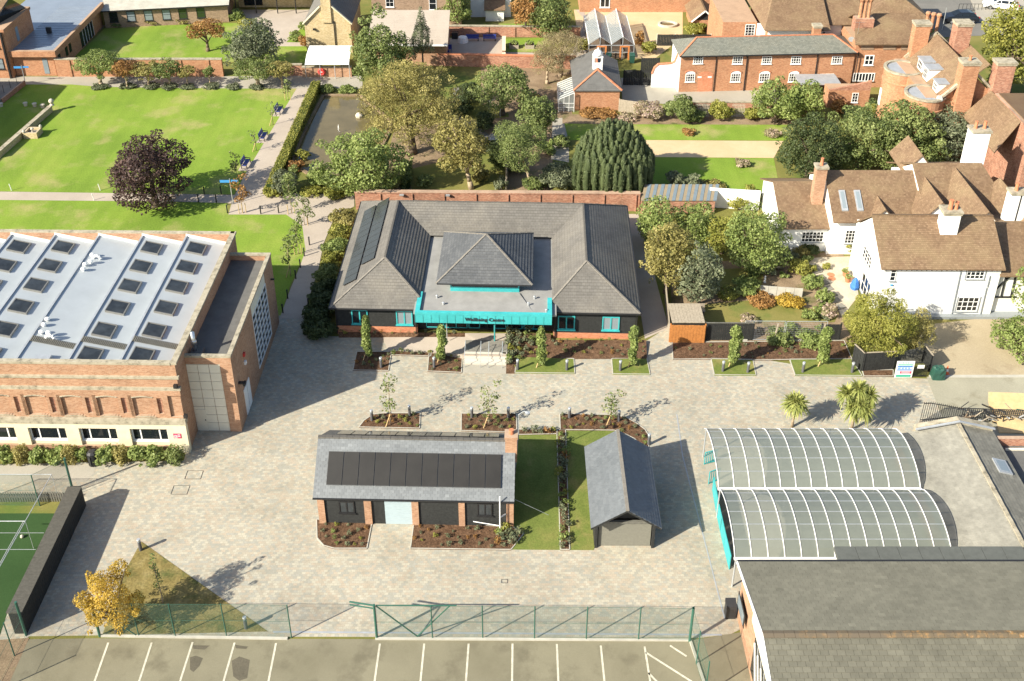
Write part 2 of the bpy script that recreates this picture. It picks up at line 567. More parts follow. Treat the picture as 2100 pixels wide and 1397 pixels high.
t.base(t.ramp(t.noise(t.pos(), .9, 3), [(.35, (.03, .034, .036)), (.65, (.06, .068, .072))]))

# translucent sheets
def sheet(name, c, alpha, rough=.25):
    t = NT(name, rough, .5)
    nd = t.noise(t.pos(), 1.2, 6, .7)
    t.base(t.ramp(nd, [(.3, [x * .85 for x in c]), (.7, c)]))
    t.set(t.p, 'Alpha', alpha)
sheet('polycarbonate', (.19, .21, .18), .80, .28)
sheet('greenhouse_glass', (.34, .37, .36), .55, .12)
sheet('net_green', (.07, .15, .105), .23, .8)
sheet('net_white', (.6, .6, .6), .10, .8)
# ------------------------------------------------------------------ ground materials
def groundmat(name, stops, scale=.15, fine=12., finev=(.85, 1.15), bump=.3, rough=.95, second=None, bd=.03):
    t = NT(name, rough, .15)
    n = t.noise(t.pos(), scale, 6, .62, .4)
    b = t.ramp(n, stops)
    if second:
        n2 = t.noise(t.vmath('ADD', t.pos(), (31., 17., 5.)), second[0], 5, .6)
        b = t.mix(t.ramp(n2, [(second[2], 0.), (second[3], 1.)]), b, second[1])
    if name == 'lawn':
        wv = t.n('TexWave', wave_type='BANDS', bands_direction='X'); t.set(wv, 'Vector', t.pos()); t.set(wv, 'Scale', .2); t.set(wv, 'Distortion', 1.2); t.set(wv, 'Detail', 2.0)
        b = t.mix(1., b, t.ramp(wv.outputs['Fac'], [(.3, .975), (.7, 1.02)]), 'MULTIPLY')
    nf = t.noise(t.pos(), fine, 4, .7)
    b = t.mix(1., b, t.ramp(nf, [(.3, finev[0]), (.7, finev[1])]), 'MULTIPLY')
    t.base(b)
    if bump: t.bump(nf, bump, bd)
groundmat('lawn', [(.25, (.12, .195, .025)), (.5, (.175, .26, .034)), (.75, (.245, .30, .055))], .11, 7., (.78, 1.2), second=(.22, (.33, .29, .12), .52, .74))
groundmat('lawn_dry', [(.25, (.12, .125, .03)), (.5, (.17, .16, .045)), (.75, (.25, .21, .075))], .18, 9., second=(.3, (.10, .14, .03), .5, .7))
groundmat('turf_new', [(.3, (.105, .14, .03)), (.5, (.14, .17, .04)), (.7, (.19, .19, .055))], .6, 10., (.75, 1.2), second=(.5, (.25, .21, .08), .56, .72))
groundmat('straw_grass', [(.25, (.13, .105, .035)), (.5, (.21, .165, .06)), (.75, (.27, .22, .095))], 1.3, 8., (.65, 1.3), .6, second=(.9, (.10, .105, .035), .5, .68))
groundmat('mulch', [(.25, (.075, .042, .024)), (.5, (.125, .072, .042)), (.75, (.19, .115, .07))], 2.5, 9., (.45, 1.5), 1.0, bd=.08)
groundmat('soil', [(.3, (.17, .12, .075)), (.7, (.30, .22, .14))], .5, 9., (.7, 1.25), .5, second=(.4, (.10, .11, .035), .55, .7))
groundmat('gravel', [(.3, (.50, .37, .21)), (.7, (.58, .45, .28))], .3, 25., (.85, 1.12))
groundmat('path_pink', [(.3, (.36, .305, .25)), (.7, (.43, .37, .305))], .4, 20., (.88, 1.1))
groundmat('path_grey', [(.3, (.31, .285, .235)), (.7, (.38, .35, .29))], .3, 15., (.88, 1.1))
groundmat('tarmac', [(.25, (.165, .15, .10)), (.5, (.205, .187, .128)), (.75, (.24, .22, .15))], .22, 30., (.9, 1.1), .15, second=(.55, (.15, .135, .092), .52, .68))
groundmat('road_tarmac', [(.3, (.15, .145, .13)), (.7, (.2, .19, .17))], .3, 20.)
groundmat('pale_concrete', [(.3, (.28, .265, .20)), (.7, (.355, .335, .255))], .25, 10., (.9, 1.08), .1, second=(.5, (.23, .21, .15), .55, .70))
groundmat('driveway', [(.3, (.33, .27, .175)), (.7, (.42, .35, .24))], .22, 9., (.85, 1.1), .2, second=(.25, (.22, .16, .10), .55, .72))
groundmat('pitch_turf', [(.3, (.026, .058, .018)), (.7, (.036, .075, .024))], .2, 18.)
groundmat('patio', [(.3, (.42, .36, .27)), (.7, (.52, .46, .36))], .7, 8.)
groundmat('slab_dark', [(.3, (.16, .15, .13)), (.7, (.25, .235, .2))], .9, 8.)
groundmat('wet_stain', [(.3, (.10, .09, .065)), (.7, (.125, .11, .08))], 1.2, 12.)

t = NT('paving', .85, .25)
ps = t.pos()
c1, f1 = t.brick(ps, .24, .165, .007)
pal = [(0, (.315, .31, .262)), (.16, (.372, .338, .268)), (.34, (.392, .372, .302)), (.52, (.335, .33, .283)), (.66, (.396, .344, .268)), (.82, (.424, .398, .318)), (.93, (.353, .324, .26))]
b = t.ramp(c1, pal, 'CONSTANT')
big = t.noise(ps, .13, 5, .6)
b = t.mix(1., b, t.ramp(big, [(.3, (.92, .90, .88)), (.7, (1.07, 1.05, 1.03))]), 'MULTIPLY')
b = t.mix(1., b, t.ramp(t.noise(ps, 14., 3), [(.3, .9), (.7, 1.1)]), 'MULTIPLY')
b = t.mix(1., b, t.ramp(t.noise(t.vmath('ADD', ps, (7., 3., 1.)), .45, 7, .72, .6), [(.36, (.86, .85, .83)), (.52, (1., 1., 1.)), (.7, (1.04, 1.035, 1.02))]), 'MULTIPLY')
b = t.mix(t.math('MULTIPLY', f1, .5), b, (.21, .185, .15))
t.base(b)
t.bump(f1, -.6, .012)

t = NT('water', .04, .55)
nw = t.noise(t.pos(), .25, 3)
t.base(t.ramp(nw, [(.35, (.115, .092, .042)), (.65, (.165, .13, .062))]))
t.bump(t.noise(t.pos(), 1.1, 3), .18, .05)

def gpoly(name, pts, z, mat, label=None, parent=None, pix=True, edge=None, kind='structure', zs=None):
    """a sheet (or, with edge, a slab whose sides go down by that much) laid out on the ground"""
    q = [g(p[0], p[1], z) if pix else (p[0], p[1], z) for p in pts]
    if zs:
        q = [g(p[0], p[1], zz) if pix else (p[0], p[1], zz) for p, zz in zip(pts, zs)]
    if sum(q[k][0] * q[(k + 1) % len(q)][1] - q[(k + 1) % len(q)][0] * q[k][1] for k in range(len(q))) < 0:
        q = q[::-1]
    m = MB()
    m.face(q)
    if edge:
        for k in range(len(q)):
            a, b_ = q[k], q[(k + 1) % len(q)]
            m.face([(a[0], a[1], a[2] - edge), (b_[0], b_[1], b_[2] - edge), b_, a])
    o = m.build(name, mat, parent)
    if parent is None: tag(o, label, kind=kind)
    return o

def edging(pts, z=.03, mat='concrete', w=.06):
    m = MB()
    q = [g(*p) for p in pts]
    for k in range(len(q)):
        a, b_ = q[k], q[(k + 1) % len(q)]
        m.bar((a[0], a[1], z), (b_[0], b_[1], z), w, .07)
    return tag(m.build('edging_kerb', mat), kind='structure')

def Z(ox, oy, s):
    """coordinates read in an enlarged crop of the picture"""
    return lambda *a: [(ox + x * s, oy + y * s) for x, y in a]
z1 = Z(0, 0, 1 / 3); z2 = Z(700, 0, 1 / 3); z3 = Z(1400, 0, 1 / 3)
z4 = Z(0, 440, .3507); z5 = Z(600, 380, .3937); z6 = Z(1300, 400, .381)
z7 = Z(0, 900, .3557); z8 = Z(600, 800, .4273); z9 = Z(1400, 780, .4416)
za = Z(0, 0, 1 / 6); zb = Z(350, 0, .1905); zc = Z(900, 0, .1905); zd = Z(1130, 0, .2147); ze = Z(1700, 0, .2004); zf = Z(1400, 0, .1861)

gpoly('ground', [(-900, -300), (900, -300), (900, 1600), (-900, 1600)], 0, 'lawn_dry', pix=False)
# lawns and paths, upper left
gpoly('lawn', z1((-200, 520), (440, 520), (620, 535), (1000, 540), (1500, 545), (1825, 545), (1500, 1085), (1440, 1196), (1050, 1193), (-200, 1175)), .010, 'lawn')
gpoly('lawn', z1((-200, 1228), (1050, 1240), (1400, 1250), (1405, 1320), (1760, 1320), (1860, 1390), (1890, 1540), (1840, 1640), (1780, 1770), (1725, 1960), (1700, 2100), (-200, 2100)), .010, 'lawn')
gpoly('lawn', z1((650, 170), (1480, 140), (1900, 160), (1900, 392), (1370, 380), (420, 358), (520, 300)), .010, 'lawn')
gpoly('path', z1((-300, 468), (340, 472), (700, 465), (1380, 470), (1870, 462), (2230, 468), (2230, 545), (1930, 543), (1825, 545), (1500, 545), (1000, 540), (620, 535), (440, 520), (-300, 520)), .016, 'path_grey')
gpoly('path', z1((1825, 545), (1932, 543), (1620, 1180), (1590, 1210), (1440, 1210), (1500, 1085)), .022, 'path_pink')
gpoly('path', z1((-300, 1175), (1050, 1193), (1440, 1200), (1440, 1255), (1400, 1250), (1050, 1240), (-300, 1228)), .020, 'path_pink')
gpoly('path', z1((1440, 1200), (1600, 1190), (2180, 1195), (2180, 1270), (2060, 1330), (1990, 1500), (1960, 1650), (1880, 1900), (1870, 1960), (1720, 1960), (1790, 1770), (1845, 1640), (1880, 1540), (1860, 1390), (1760, 1320), (1405, 1320)), .026, 'path_pink')
gpoly('path', z1((420, 340), (655, 155), (615, 155), (330, 358)), .014, 'slab_dark')
gpoly('terrace', z1((1420, 60), (1920, 60), (1920, 110), (1760, 260), (1900, 262), (1900, 285), (1700, 285), (1640, 165), (1420, 100)), .014, 'path_pink')
# pond
pk = MB()
pp_ = [g(*p) for p in z1((1990, 590), (2215, 590), (2420, 760), (2300, 1010), (1980, 1130), (1800, 1010), (1850, 860))]
for k in range(7): pk.bar((pp_[k][0], pp_[k][1], .08), (pp_[(k + 1) % 7][0], pp_[(k + 1) % 7][1], .08), .35, .2)
tag(pk.build('pond_kerb', 'soil'), kind='structure')
pond = gpoly('pond_water', z1((1990, 590), (2215, 590), (2420, 760), (2300, 1010), (1980, 1130), (1800, 1010), (1850, 860)), .012, 'water')
# gardens, upper middle
gpoly('garden_soil', z2((330, 780), (1030, 720), (1030, 1180), (230, 1180)), .010, 'soil')
gpoly('garden_soil', z2((860, 420), (1420, 380), (1420, 700), (1300, 860), (1300, 1180), (1030, 1180), (1030, 700), (860, 640)), .012, 'soil')
gpoly('lawn', z2((430, 1040), (1000, 900), (1020, 1175), (430, 1175)), .018, 'lawn_dry')
gpoly('path', z2((690, 540), (760, 540), (740, 720), (960, 860), (960, 900), (680, 740)), .020, 'slab_dark')
gpoly('path', z2((1300, 730), (1362, 725), (1400, 870), (1400, 1000), (1290, 980)), .018, 'path_grey')
gpoly('terrace', z2((630, 235), (990, 225), (990, 320), (1200, 325), (1420, 330), (1500, 120), (1440, 60), (1490, 60), (1540, 200), (1480, 420), (1420, 380), (990, 350), (985, 390), (580, 390)), .020, 'path_pink')
gpoly('lawn', z2((1010, 240), (1280, 230), (1250, 320), (1010, 320)), .014, 'lawn')
gpoly('lawn', z2((1020, 355), (1200, 355), (1180, 395), (1020, 395)), .024, 'lawn')
gpoly('lawn', z2((690, 150), (1150, 145), (1150, 190), (690, 180)), .014, 'lawn')
gpoly('garden_soil', z2((1430, 60), (2100, 60), (2100, 230), (1930, 360), (1480, 360)), .012, 'gravel')
gpoly('yard', z2((1720, 480), (2120, 470), (2700, 560), (2700, 620), (2130, 620), (1990, 640), (1730, 620)), .016, 'path_grey')
gpoly('lawn', z3((-740, 760), (-400, 765), (690, 768), (640, 866), (-230, 862), (-735, 862)), .014, 'lawn')
gpoly('path', z3((-240, 862), (620, 868), (560, 972), (-220, 966)), .016, 'gravel')
gpoly('lawn', z3((-420, 966), (560, 972), (590, 1120), (540, 1180), (-420, 1180)), .014, 'lawn')
gpoly('flower_bed', z3((-740, 700), (-300, 720), (-300, 690), (720, 715), (690, 768), (-400, 765), (-740, 760)), .020, 'soil')
# street, upper right
gpoly('road', z3((1280, -60), (2300, -60), (2300, 200), (1600, 230), (1450, 100)), .016, 'road_tarmac')
gpoly('pavement', z3((1760, -30), (2300, -80), (2300, 130), (1820, 130), (1800, 60)), .12, 'path_grey', edge=.12)
# block paved court
gpoly('paved_court', z7((-200, 150), (1060, 125)) + [(395, 875), (470, 770), (540, 690)] + z4((1600, 600), (1640, 590), (1790, 600), (1770, 700)) + [(690, 690), (1320, 700)] + z6((60, 790), (200, 700), (200, 800), (1230, 975), (1615, 990), (1700, 1160), (1560, 1290), (1500, 1400)) + [(1900, 1000), (1700, 1200), (1500, 1300), (1440, 1308), (600, 1306), (205, 1303), (60, 1305), (-200, 1500)], .014, 'paving')
gpoly('footpath', z7((-200, 155), (560, 150), (540, 200), (500, 245), (-200, 255)), .019, 'path_grey')
gpoly('forecourt', [(1900, 773), (2300, 772), (2300, 900), (1960, 905), (1930, 850)], .022, 'pale_concrete')
gpoly('driveway', z6((1500, 830), (1560, 700), (1860, 665), (2250, 650), (2250, 985), (1620, 985)), .020, 'driveway')
gpoly('kerb', [(1905, 769), (2300, 768), (2300, 773), (1905, 774)], .05, 'concrete', edge=.05)
# the white house's garden
gpoly('garden_soil', z6((200, 380), (1130, 300), (1130, 700), (1200, 800), (200, 800)), .018, 'soil')
gpoly('lawn', z6((360, 590), (700, 560), (1100, 640), (1080, 685), (380, 685)), .024, 'lawn_dry')
gpoly('lawn', z6((430, 400), (700, 390), (690, 500), (430, 500)), .024, 'lawn_dry')
gpoly('patio', z6((900, 340), (1170, 330), (1210, 540), (1120, 660), (1080, 560)), .026, 'patio')
gpoly('side_passage', z5((1730, 150), (1800, 150), (1960, 745), (1835, 800)), .018, 'path_pink')
# turf between barn and shed, drying grass corner
gpoly('turf', z8((1085, 215), (1290, 195), (1545, 195), (1600, 215), (1445, 768), (1045, 765), (1060, 700), (1060, 520)), .030, 'turf_new', edge=.03)
gpoly('turf', z7((815, 592), (1545, 1110), (590, 1132), (700, 800)), .030, 'straw_grass', edge=.03)
for p in (z5((1170, 893), (1465, 905), (1470, 982), (1158, 978)), z5((1662, 905), (1845, 902), (1862, 987), (1668, 985)),
          z6((415, 882), (640, 888), (657, 972), (433, 970)), z6((838, 886), (1170, 883), (1228, 975), (868, 972))):
    gpoly('turf', p, .055, 'turf_new', edge=.05); edging(p)
# mulched beds
for p in (z5((335, 868), (515, 868), (500, 968), (315, 965)), z5((515, 862), (722, 868), (720, 892), (515, 886)), z5((712, 868), (885, 878), (880, 978), (703, 970)),
          z5((345, 1262), (372, 1228), (420, 1195), (480, 1188), (665, 1188), (662, 1268)), z5((880, 1190), (1165, 1190), (1168, 1290), (878, 1280)),
          z8((1282, 115), (1545, 120), (1600, 132), (1650, 160), (1690, 190), (1715, 230), (1708, 280), (1670, 262), (1640, 235), (1600, 215), (1545, 195), (1285, 192)),
          z8((1268, 192), (1310, 192), (1330, 768), (1285, 768)), z8((1085, 190), (1270, 190), (1270, 212), (1085, 216)),
          z8((115, 622), (382, 632), (357, 762), (200, 762), (150, 748), (118, 712)), z8((582, 640), (830, 645), (1060, 660), (1110, 690), (1075, 735), (1048, 768), (566, 762)),
          z6((205, 795), (1130, 785), (1150, 830), (1172, 884), (640, 890), (420, 884), (210, 886)), z6((1228, 945), (1395, 942), (1395, 977), (1238, 977))):
    gpoly('flower_bed', p, .05, 'mulch', edge=.05); edging(p)
gpoly('flower_bed', z5((1115, 770), (1345, 772), (1345, 806), (1842, 806), (1846, 903), (1465, 903), (1170, 891), (1156, 980), (1112, 980)), 0, 'mulch', edge=.45, zs=[.42, .42, .3, .3, .06, .06, .08, .05, .05])
gpoly('flower_bed', z5((240, 765), (900, 768), (900, 790), (500, 792), (240, 792)), 0, 'mulch', edge=.3, zs=[.2, .3, .25, .05, .05])
gpoly('entrance_path', z5((470, 792), (900, 790), (898, 770), (1113, 772), (1113, 885), (885, 882), (720, 868), (500, 862)), 0, 'path_pink', edge=.5, zs=[.05, .40, .45, .45, .45, .45, .15, .04])
# car park, markings, drain, kerb
cp = gpoly('car_park', [(60, 1311), (205, 1309), (1420, 1313), (1560, 1290), (1640, 1460), (1700, 2300), (-900, 2300), (-120, 1600)], .018, 'tarmac')
for (x0, y0, x1, y1) in ((222, 1318, 186, 1420), (311, 1318, 278, 1420), (395, 1317, 362, 1420), (481, 1318, 452, 1420), (566, 1319, 546, 1420),
                         (779, 1320, 765, 1420), (870, 1320, 860, 1420), (961, 1320, 954, 1420), (1051, 1320, 1050, 1420), (1142, 1321, 1146, 1420), (1232, 1324, 1242, 1420), (1322, 1326, 1337, 1420),
                         (1324, 1338, 1425, 1402), (1374, 1324, 1408, 1346), (1330, 1380, 1368, 1420)):
    a, b_ = Vector(g(x0, y0, .024)), Vector(g(x1, y1, .024))
    d = (b_ - a).normalized().cross(Vector((0, 0, 1))) * .055
    m = MB(); m.face([a - d, a + d, b_ + d, b_ - d][::-1])
    m.build('bay_line', 'white_line', cp)
for p in (z7((1095, 1260), (1130, 1250), (1170, 1265), (1150, 1310), (1115, 1345), (1095, 1330)), z7((1335, 1280), (1380, 1255), (1440, 1275), (1425, 1380), (1380, 1395), (1345, 1370)),
          z7((1110, 1190), (1210, 1192), (1180, 1215), (1115, 1212)), z7((1355, 1188), (1430, 1198), (1420, 1212), (1360, 1208))):
    gpoly('damp_patch', p, .0225, 'wet_stain', parent=cp)
kb = MB()
for (a, b_) in (((208, 1305), (590, 1311)), ((770, 1311), (1415, 1314)), ((1415, 1314), (1450, 1420))):
    A, B = g(*a), g(*b_)
    kb.bar((A[0], A[1], .05), (B[0], B[1], .05), .14, .12)
tag(kb.build('kerb', 'concrete'), kind='structure')
dr = MB()
A, B, C, D = g(1388, 850, .017), g(1400, 935, .017), g(1486, 1268, .017), g(600, 1287, .017)
dr.bar(A, B, .07, .012); dr.bar(B, C, .07, .012)
dr.bar(g(1480, 1302, .017), g(560, 1296, .017), .10, .012)
tag(dr.build('drain_channel', 'lead'), kind='structure')
for (x, y) in ((398, 974), (370, 1005), (1035, 1192)):
    a = g(x, y, .018)
    m = MB()
    s_ = .55 if x < 500 else .2
    for (u0, u1, v0, v1) in ((-s_, s_, -s_, -s_ + .04), (-s_, s_, s_ - .04, s_), (-s_, -s_ + .04, -s_ + .04, s_ - .04), (s_ - .04, s_, -s_ + .04, s_ - .04)):
        m.box(u0, u1, v0 * .7, v1 * .7, 0, .006)
    tag(m.build('manhole_cover', 'dark_metal', loc=a), kind='structure')
gpoly('sports_pitch', z7((-200, 430), (345, 430), (60, 950), (0, 1130), (-300, 1700), (-300, 430)), .022, 'pitch_turf')
gpoly('fence_verge', [(-80, 1318), (60, 1308), (15, 1410), (-80, 1480)], .020, 'soil')
gpoly('pitch_border', z7((-200, 340), (400, 340), (345, 430), (-200, 430)), .020, 'lawn_dry')
# ------------------------------------------------------------------ text as mesh
def text_mesh(name, s, size, mat, ext=.012, align='CENTER', bold=0.0):
    cu = bpy.data.curves.new(name, 'FONT')
    cu.body = s; cu.size = size; cu.extrude = ext; cu.align_x = align; cu.offset = bold
    cu.resolution_u = 2
    o = bpy.data.objects.new(name, cu)
    col.objects.link(o)
    bpy.context.view_layer.update()
    me = bpy.data.meshes.new_from_object(o.evaluated_get(bpy.context.evaluated_depsgraph_get()))
    bpy.data.objects.remove(o)
    me.materials.clear(); me.materials.append(M[mat])
    return me

def put_text(parent, me, loc, rot=(R(90), 0, 0), name='lettering'):
    o = link(name, me, parent, loc)
    o.rotation_euler = rot
    return o

def ridge(parent, p, q, mat, w=.24, h=.10, name='ridge_cap', seg=.45):
    m = MB()
    p, q = Vector(p), Vector(q)
    n = max(1, int((q - p).length / seg))
    for i in range(n):
        a, b_ = p.lerp(q, i / n), p.lerp(q, (i + .97) / n)
        dz = .012 * (i % 2)
        m.bar(a + Vector((0, 0, .02 + dz)), b_ + Vector((0, 0, .02 + dz)), w, h)
    return m.build(name, mat, parent)

def solar(parent, P, U, V, nu, nv, name='solar_panel', lift=.12, gap=.025, face='solar_black'):
    """nu x nv panels from corner P spanning U and V"""
    P, U, V = Vector(P), Vector(U), Vector(V)
    n = U.cross(V).normalized()
    if n.z < 0: n = -n
    du, dv = U / nu, V / nv
    e1, e2 = du.normalized() * gap, dv.normalized() * gap
    for i in range(nu):
        for j in range(nv):
            o = P + du * i + dv * j + n * lift
            a, b_, c, d = o + e1 + e2, o + du - e1 + e2, o + du - e1 + dv - e2, o + e1 + dv - e2
            m = MB()
            t = n * .04
            m.hexa([a, b_, c, d], [a + t, b_ + t, c + t, d + t], 0)
            e = .022
            a2, b2, c2, d2 = [p.lerp((a + c) / 2, e) + t + n * .002 for p in (a, b_, c, d)]
            m.face([a2, b2, c2, d2], 1)
            m.build(name, ['solar_frame', face], parent)

# ------------------------------------------------------------------ brick sports hall with saw-tooth roof
plain('skylight_frame', (.20, .195, .18), .6, .3, var=.1)
hf = Fr(g(391, 929), yaw=-.017, ky=KY, kz=KZ)
hall = fthing('sports_hall', 'red brick hall with pale saw-tooth roof, skylights and cream ground floor', 'building', hf)
XL, DY = -23.0, 19.0
m = MB()
m.box(XL, -.1, .42, .75, 0, 7.05); m.box(-.42, -.1, .75, DY - .24, 0, 7.05); m.box(XL, -.1, DY - .24, DY, 0, 6.599); m.box(XL, -.43, .76, DY - .25, 0, 5.9)
m.build('wall', 'brick_hall', hall)
# the roof bays run front to back; each falls to the right
m = MB()
bays = [-3.52 * k - .42 for k in range(0, 7)]
zl, zh = 5.98 + 1.15, 6.85 + 1.15
m2 = MB(); m3 = MB()
ZR = 7.25
for k in range(6):
    xr, xl = -.45 - 3.5 * k, -.45 - 3.5 * (k + 1)
    m.hexa([(xl, .75, 6.0), (xr, .75, 6.0), (xr, DY - .35, 6.0), (xl, DY - .35, 6.0)],
           [(xl, .75, 6.95), (xr, .75, 6.15), (xr, DY - .35, 6.15), (xl, DY - .35, 6.95)])
    m3.bar((xl + .06, .75, 6.98), (xl + .06, DY - .35, 6.98), .14, .05)
    m2.hexa([(xl + .02, DY - .36, 6.90), (xr, DY - .36, 6.12), (xr, DY - .25, 6.12), (xl + .02, DY - .25, 6.90)],
            [(xl + .02, DY - .36, 7.14), (xr, DY - .36, 6.36), (xr, DY - .25, 6.36), (xl + .02, DY - .25, 7.14)])
rf = m.build('roof', 'membrane', hall)
m2.build('flashing', 'white_paint', rf)
m3.build('ridge_shadow_strip', 'lead', rf)  # grey strips colour in the shadow lines at the roof steps
m = MB()
m.box(XL, -.1, DY - .24, DY + .08, 6.6, 7.22)
m.box(-.40, .02, .40, DY + .08, 7.055, 7.22)
m.box(XL, -.40, .36, .74, 7.055, 7.22)
m.build('coping', 'coping', hall)
m = MB()
m.box(XL, -.405, DY - .26, DY - .241, 6.0, 7.1)
m.build('inner_brick', 'brick_hall', hall)
bx('front_skin', 'brick_hall', hall, XL, -.1, .34, .42, 0, 6.0)
def roof_z(x):
    k = (-.45 - x) / 3.5
    fr_ = k - math.floor(k)
    return 6.15 + .8 * fr_
for b_ in range(5):
    xc = -.45 - 3.5 * b_ - 2.3
    for i, yc in enumerate((17.05, 14.1, 11.15, 8.12, 5.06, 1.98)):
        if b_ == 2: continue
        sk = MB()
        z0 = roof_z(xc)
        sl_ = -.8 / 3.5
        def P_(dx, dy, dz): return (xc + dx, yc + dy, z0 + dx * sl_ + dz)
        def ring(a, bb, c, d, h0, h1, mi):
            sk.hexa([P_(a, c, h0), P_(bb, c, h0), P_(bb, d, h0), P_(a, d, h0)], [P_(a, c, h1), P_(bb, c, h1), P_(bb, d, h1), P_(a, d, h1)], mi)
        w_, d_ = .66, .82
        ring(-w_, w_, -d_, -d_ + .07, 0, .15, 0); ring(-w_, w_, d_ - .07, d_, 0, .15, 0)
        ring(-w_, -w_ + .07, -d_ + .07, d_ - .07, 0, .15, 0); ring(w_ - .07, w_, -d_ + .07, d_ - .07, 0, .15, 0)
        s_ob = sk.build('skylight', 'skylight_frame', hall)
        p_ = MB()
        a, c = w_ - .06, d_ - .06
        p_.hexa([P_(-a, -c, 0), P_(a, -c, 0), P_(a, c, 0), P_(-a, c, 0)], [P_(-a, -c, .2), P_(a, -c, .11), P_(a, c, .11), P_(-a, c, .11)])
        p_.build('pane', 'glass_sky', s_ob)
    # grating walkway across the bay
    gr = MB()
    xr = -.45 - 3.5 * b_
    if b_ != 3:
        for i in range(26):
            u = xr - .35 - 3.05 * i / 26
            y0 = 3.3 if b_ > 0 else 3.4
            gr.hexa([(u - .075, y0, roof_z(u) + .05), (u, y0, roof_z(u) + .05), (u, y0 + .62, roof_z(u) + .05), (u - .075, y0 + .62, roof_z(u) + .05)],
                    [(u - .075, y0, roof_z(u) + .11), (u, y0, roof_z(u) + .11), (u, y0 + .62, roof_z(u) + .11), (u - .075, y0 + .62, roof_z(u) + .11)])
        gr.build('roof_walkway', 'grey_board', hall)
m = MB()
xh = -.45 - 7.0 - 2.3
m.box(xh - .35, xh + .85, .95, 2.0, 6.3, 6.72)
m.build('roof_hatch', 'galv', hall)
for (px, py) in ((545, 262), (535, 300), (502, 318), (492, 345), (283, 640), (262, 672), (248, 715), (290, 720)):
    q = hf.top(px * .3507, 440 + py * .3507, 6.6)
    m = MB()
    m.tube((q[0], q[1], 6.2), (q[0], q[1], 6.95), .09, n=10)
    m.lathe([(.17, 0), (.19, .06), (.14, .16), (.03, .2)], 10, o=(q[0], q[1], 6.95))
    m.build('vent_pipe', 'white_paint', hall, smooth=False)
for (px, py) in ((565, 250), (290, 715)):
    q = hf.top(px * .3507, 440 + py * .3507, 6.9)
    m = MB()
    pr_ = None
    for i in range(7):
        t_ = math.pi * i / 6
        p = (q[0] - .28 * math.cos(t_), q[1], 6.75 + .28 * math.sin(t_))
        if pr_: m.tube(pr_, p, .11, n=10)
        pr_ = p
    m.tube((q[0] - .28, q[1], 6.2), (q[0] - .28, q[1], 6.76), .11, n=10)
    m.build('duct_bend', 'white_paint', hall, smooth=True)
# facade
for (z0, z1_, out) in ((6.0, 6.17, .10), (5.1, 5.32, .14)):
    m = MB(); m.box(XL, .04, .42 - out - .08, .5, z0, z1_)
    m.build('string_course', 'coping', hall)
m = MB(); m.box(XL, .06, -.06, .5, 2.42, 2.86); m.build('ledge', 'coping', hall)
for k in range(8):
    x1, x0 = -1.93 - 2.42 * k, -3.37 - 2.42 * k
    m = MB()
    T = T_wall((0, .335), (1, 0))
    # sunk panel: a proud surround leaves the panel deep
    tbox(m, T, x0 - .22, x0, 2.95, 4.7, 0, .16); tbox(m, T, x1, x1 + .07, 2.95, 4.7, 0, .16)
    n_ = 8
    for i in range(n_):
        u0, u1 = x0 + (x1 - x0) * i / n_, x0 + (x1 - x0) * (i + 1) / n_
        zc = 4.50 + .10 * math.sin(math.pi * (i + .5) / n_)
        tbox(m, T, u0, u1, zc, 4.7, 0, .16)
        zb = 3.02 + .08 * math.sin(math.pi * (i + .5) / n_) - .05
        tbox(m, T, u0, u1, 2.95, zb, 0, .16)
    sp = m.build('sunk_panel', 'brick_hall', hall)
    m = MB()
    for i in range(n_):
        u0, u1 = x0 + (x1 - x0) * i / n_, x0 + (x1 - x0) * (i + 1) / n_
        zc = 4.50 + .10 * math.sin(math.pi * (i + .5) / n_)
        tbox(m, T, u0, u1, zc + .01, zc + .08, .161, .20)
        tbox(m, T, u0, u1, 2.93, 3.0 + .08 * math.sin(math.pi * (i + .5) / n_) - .05, .161, .22)
    m.build('brick_arch', 'coping', sp)
    m = MB()
    u0 = x1 + .24
    tbox(m, T, x1 + .07, u0, 2.95, 4.7, 0, .16); tbox(m, T, u0 + .34, u0 + .76, 2.95, 4.7, 0, .16)
    tbox(m, T, u0, u0 + .34, 4.5, 4.7, 0, .16); tbox(m, T, u0, u0 + .34, 2.95, 3.2, 0, .16)
    m.build('slot_surround', 'brick_hall', hall)
    m = MB(); tbox(m, T, u0, u0 + .34, 3.2, 4.5, 0, .01); m.build('slot', 'brick_old', hall)
m = MB(); m.box(XL, .0, .175, .34, 4.701, 5.1); m.box(XL, .0, .175, .34, 2.86, 2.949); m.build('brick_band', 'brick_hall', hall)
T = T_wall((0, .30), (1, 0))
wx = [(-3.9 - 3.5 * k, -1.33 - 3.5 * k) for k in range(6)]
m = MB()
px_ = 0.0
for (a, b_) in wx:
    tbox(m, T, b_, px_, 0, 2.42, -.1, .30); px_ = a
    tbox(m, T, a, b_, 0, .82, -.1, .12)
    tbox(m, T, a, b_, 2.02, 2.42, -.1, .30)
    n_ = 8
tbox(m, T, XL, px_, 0, 2.42, -.1, .30)
m.build('ground_floor', 'cream_stone', hall)
for (a, b_) in wx:
    window(hall, T, a + .02, b_ - .02, .86, 2.0, nz=1, frame='white_paint', fw=.09, bar=.09, cols=[.24, .76], sill=True, out=.06)
m = MB(); m.box(XL, -.8, -.02, .19, 0, .55); m.build('brick_plinth', 'brick_hall', hall)
sg = bx('sign_board', 'sign_red', hall, -.95, -.43, -.035, -.003, 1.28, 1.68)
put_text(sg, text_mesh('lettering', '@', .3, 'white_paint', .004), (-.80, -.037, 1.36))
bx('sign_line', 'white_paint', sg, -.65, -.48, -.039, -.036, 1.55, 1.60)
bx('sign_line', 'white_paint', sg, -.65, -.48, -.039, -.036, 1.42, 1.47)
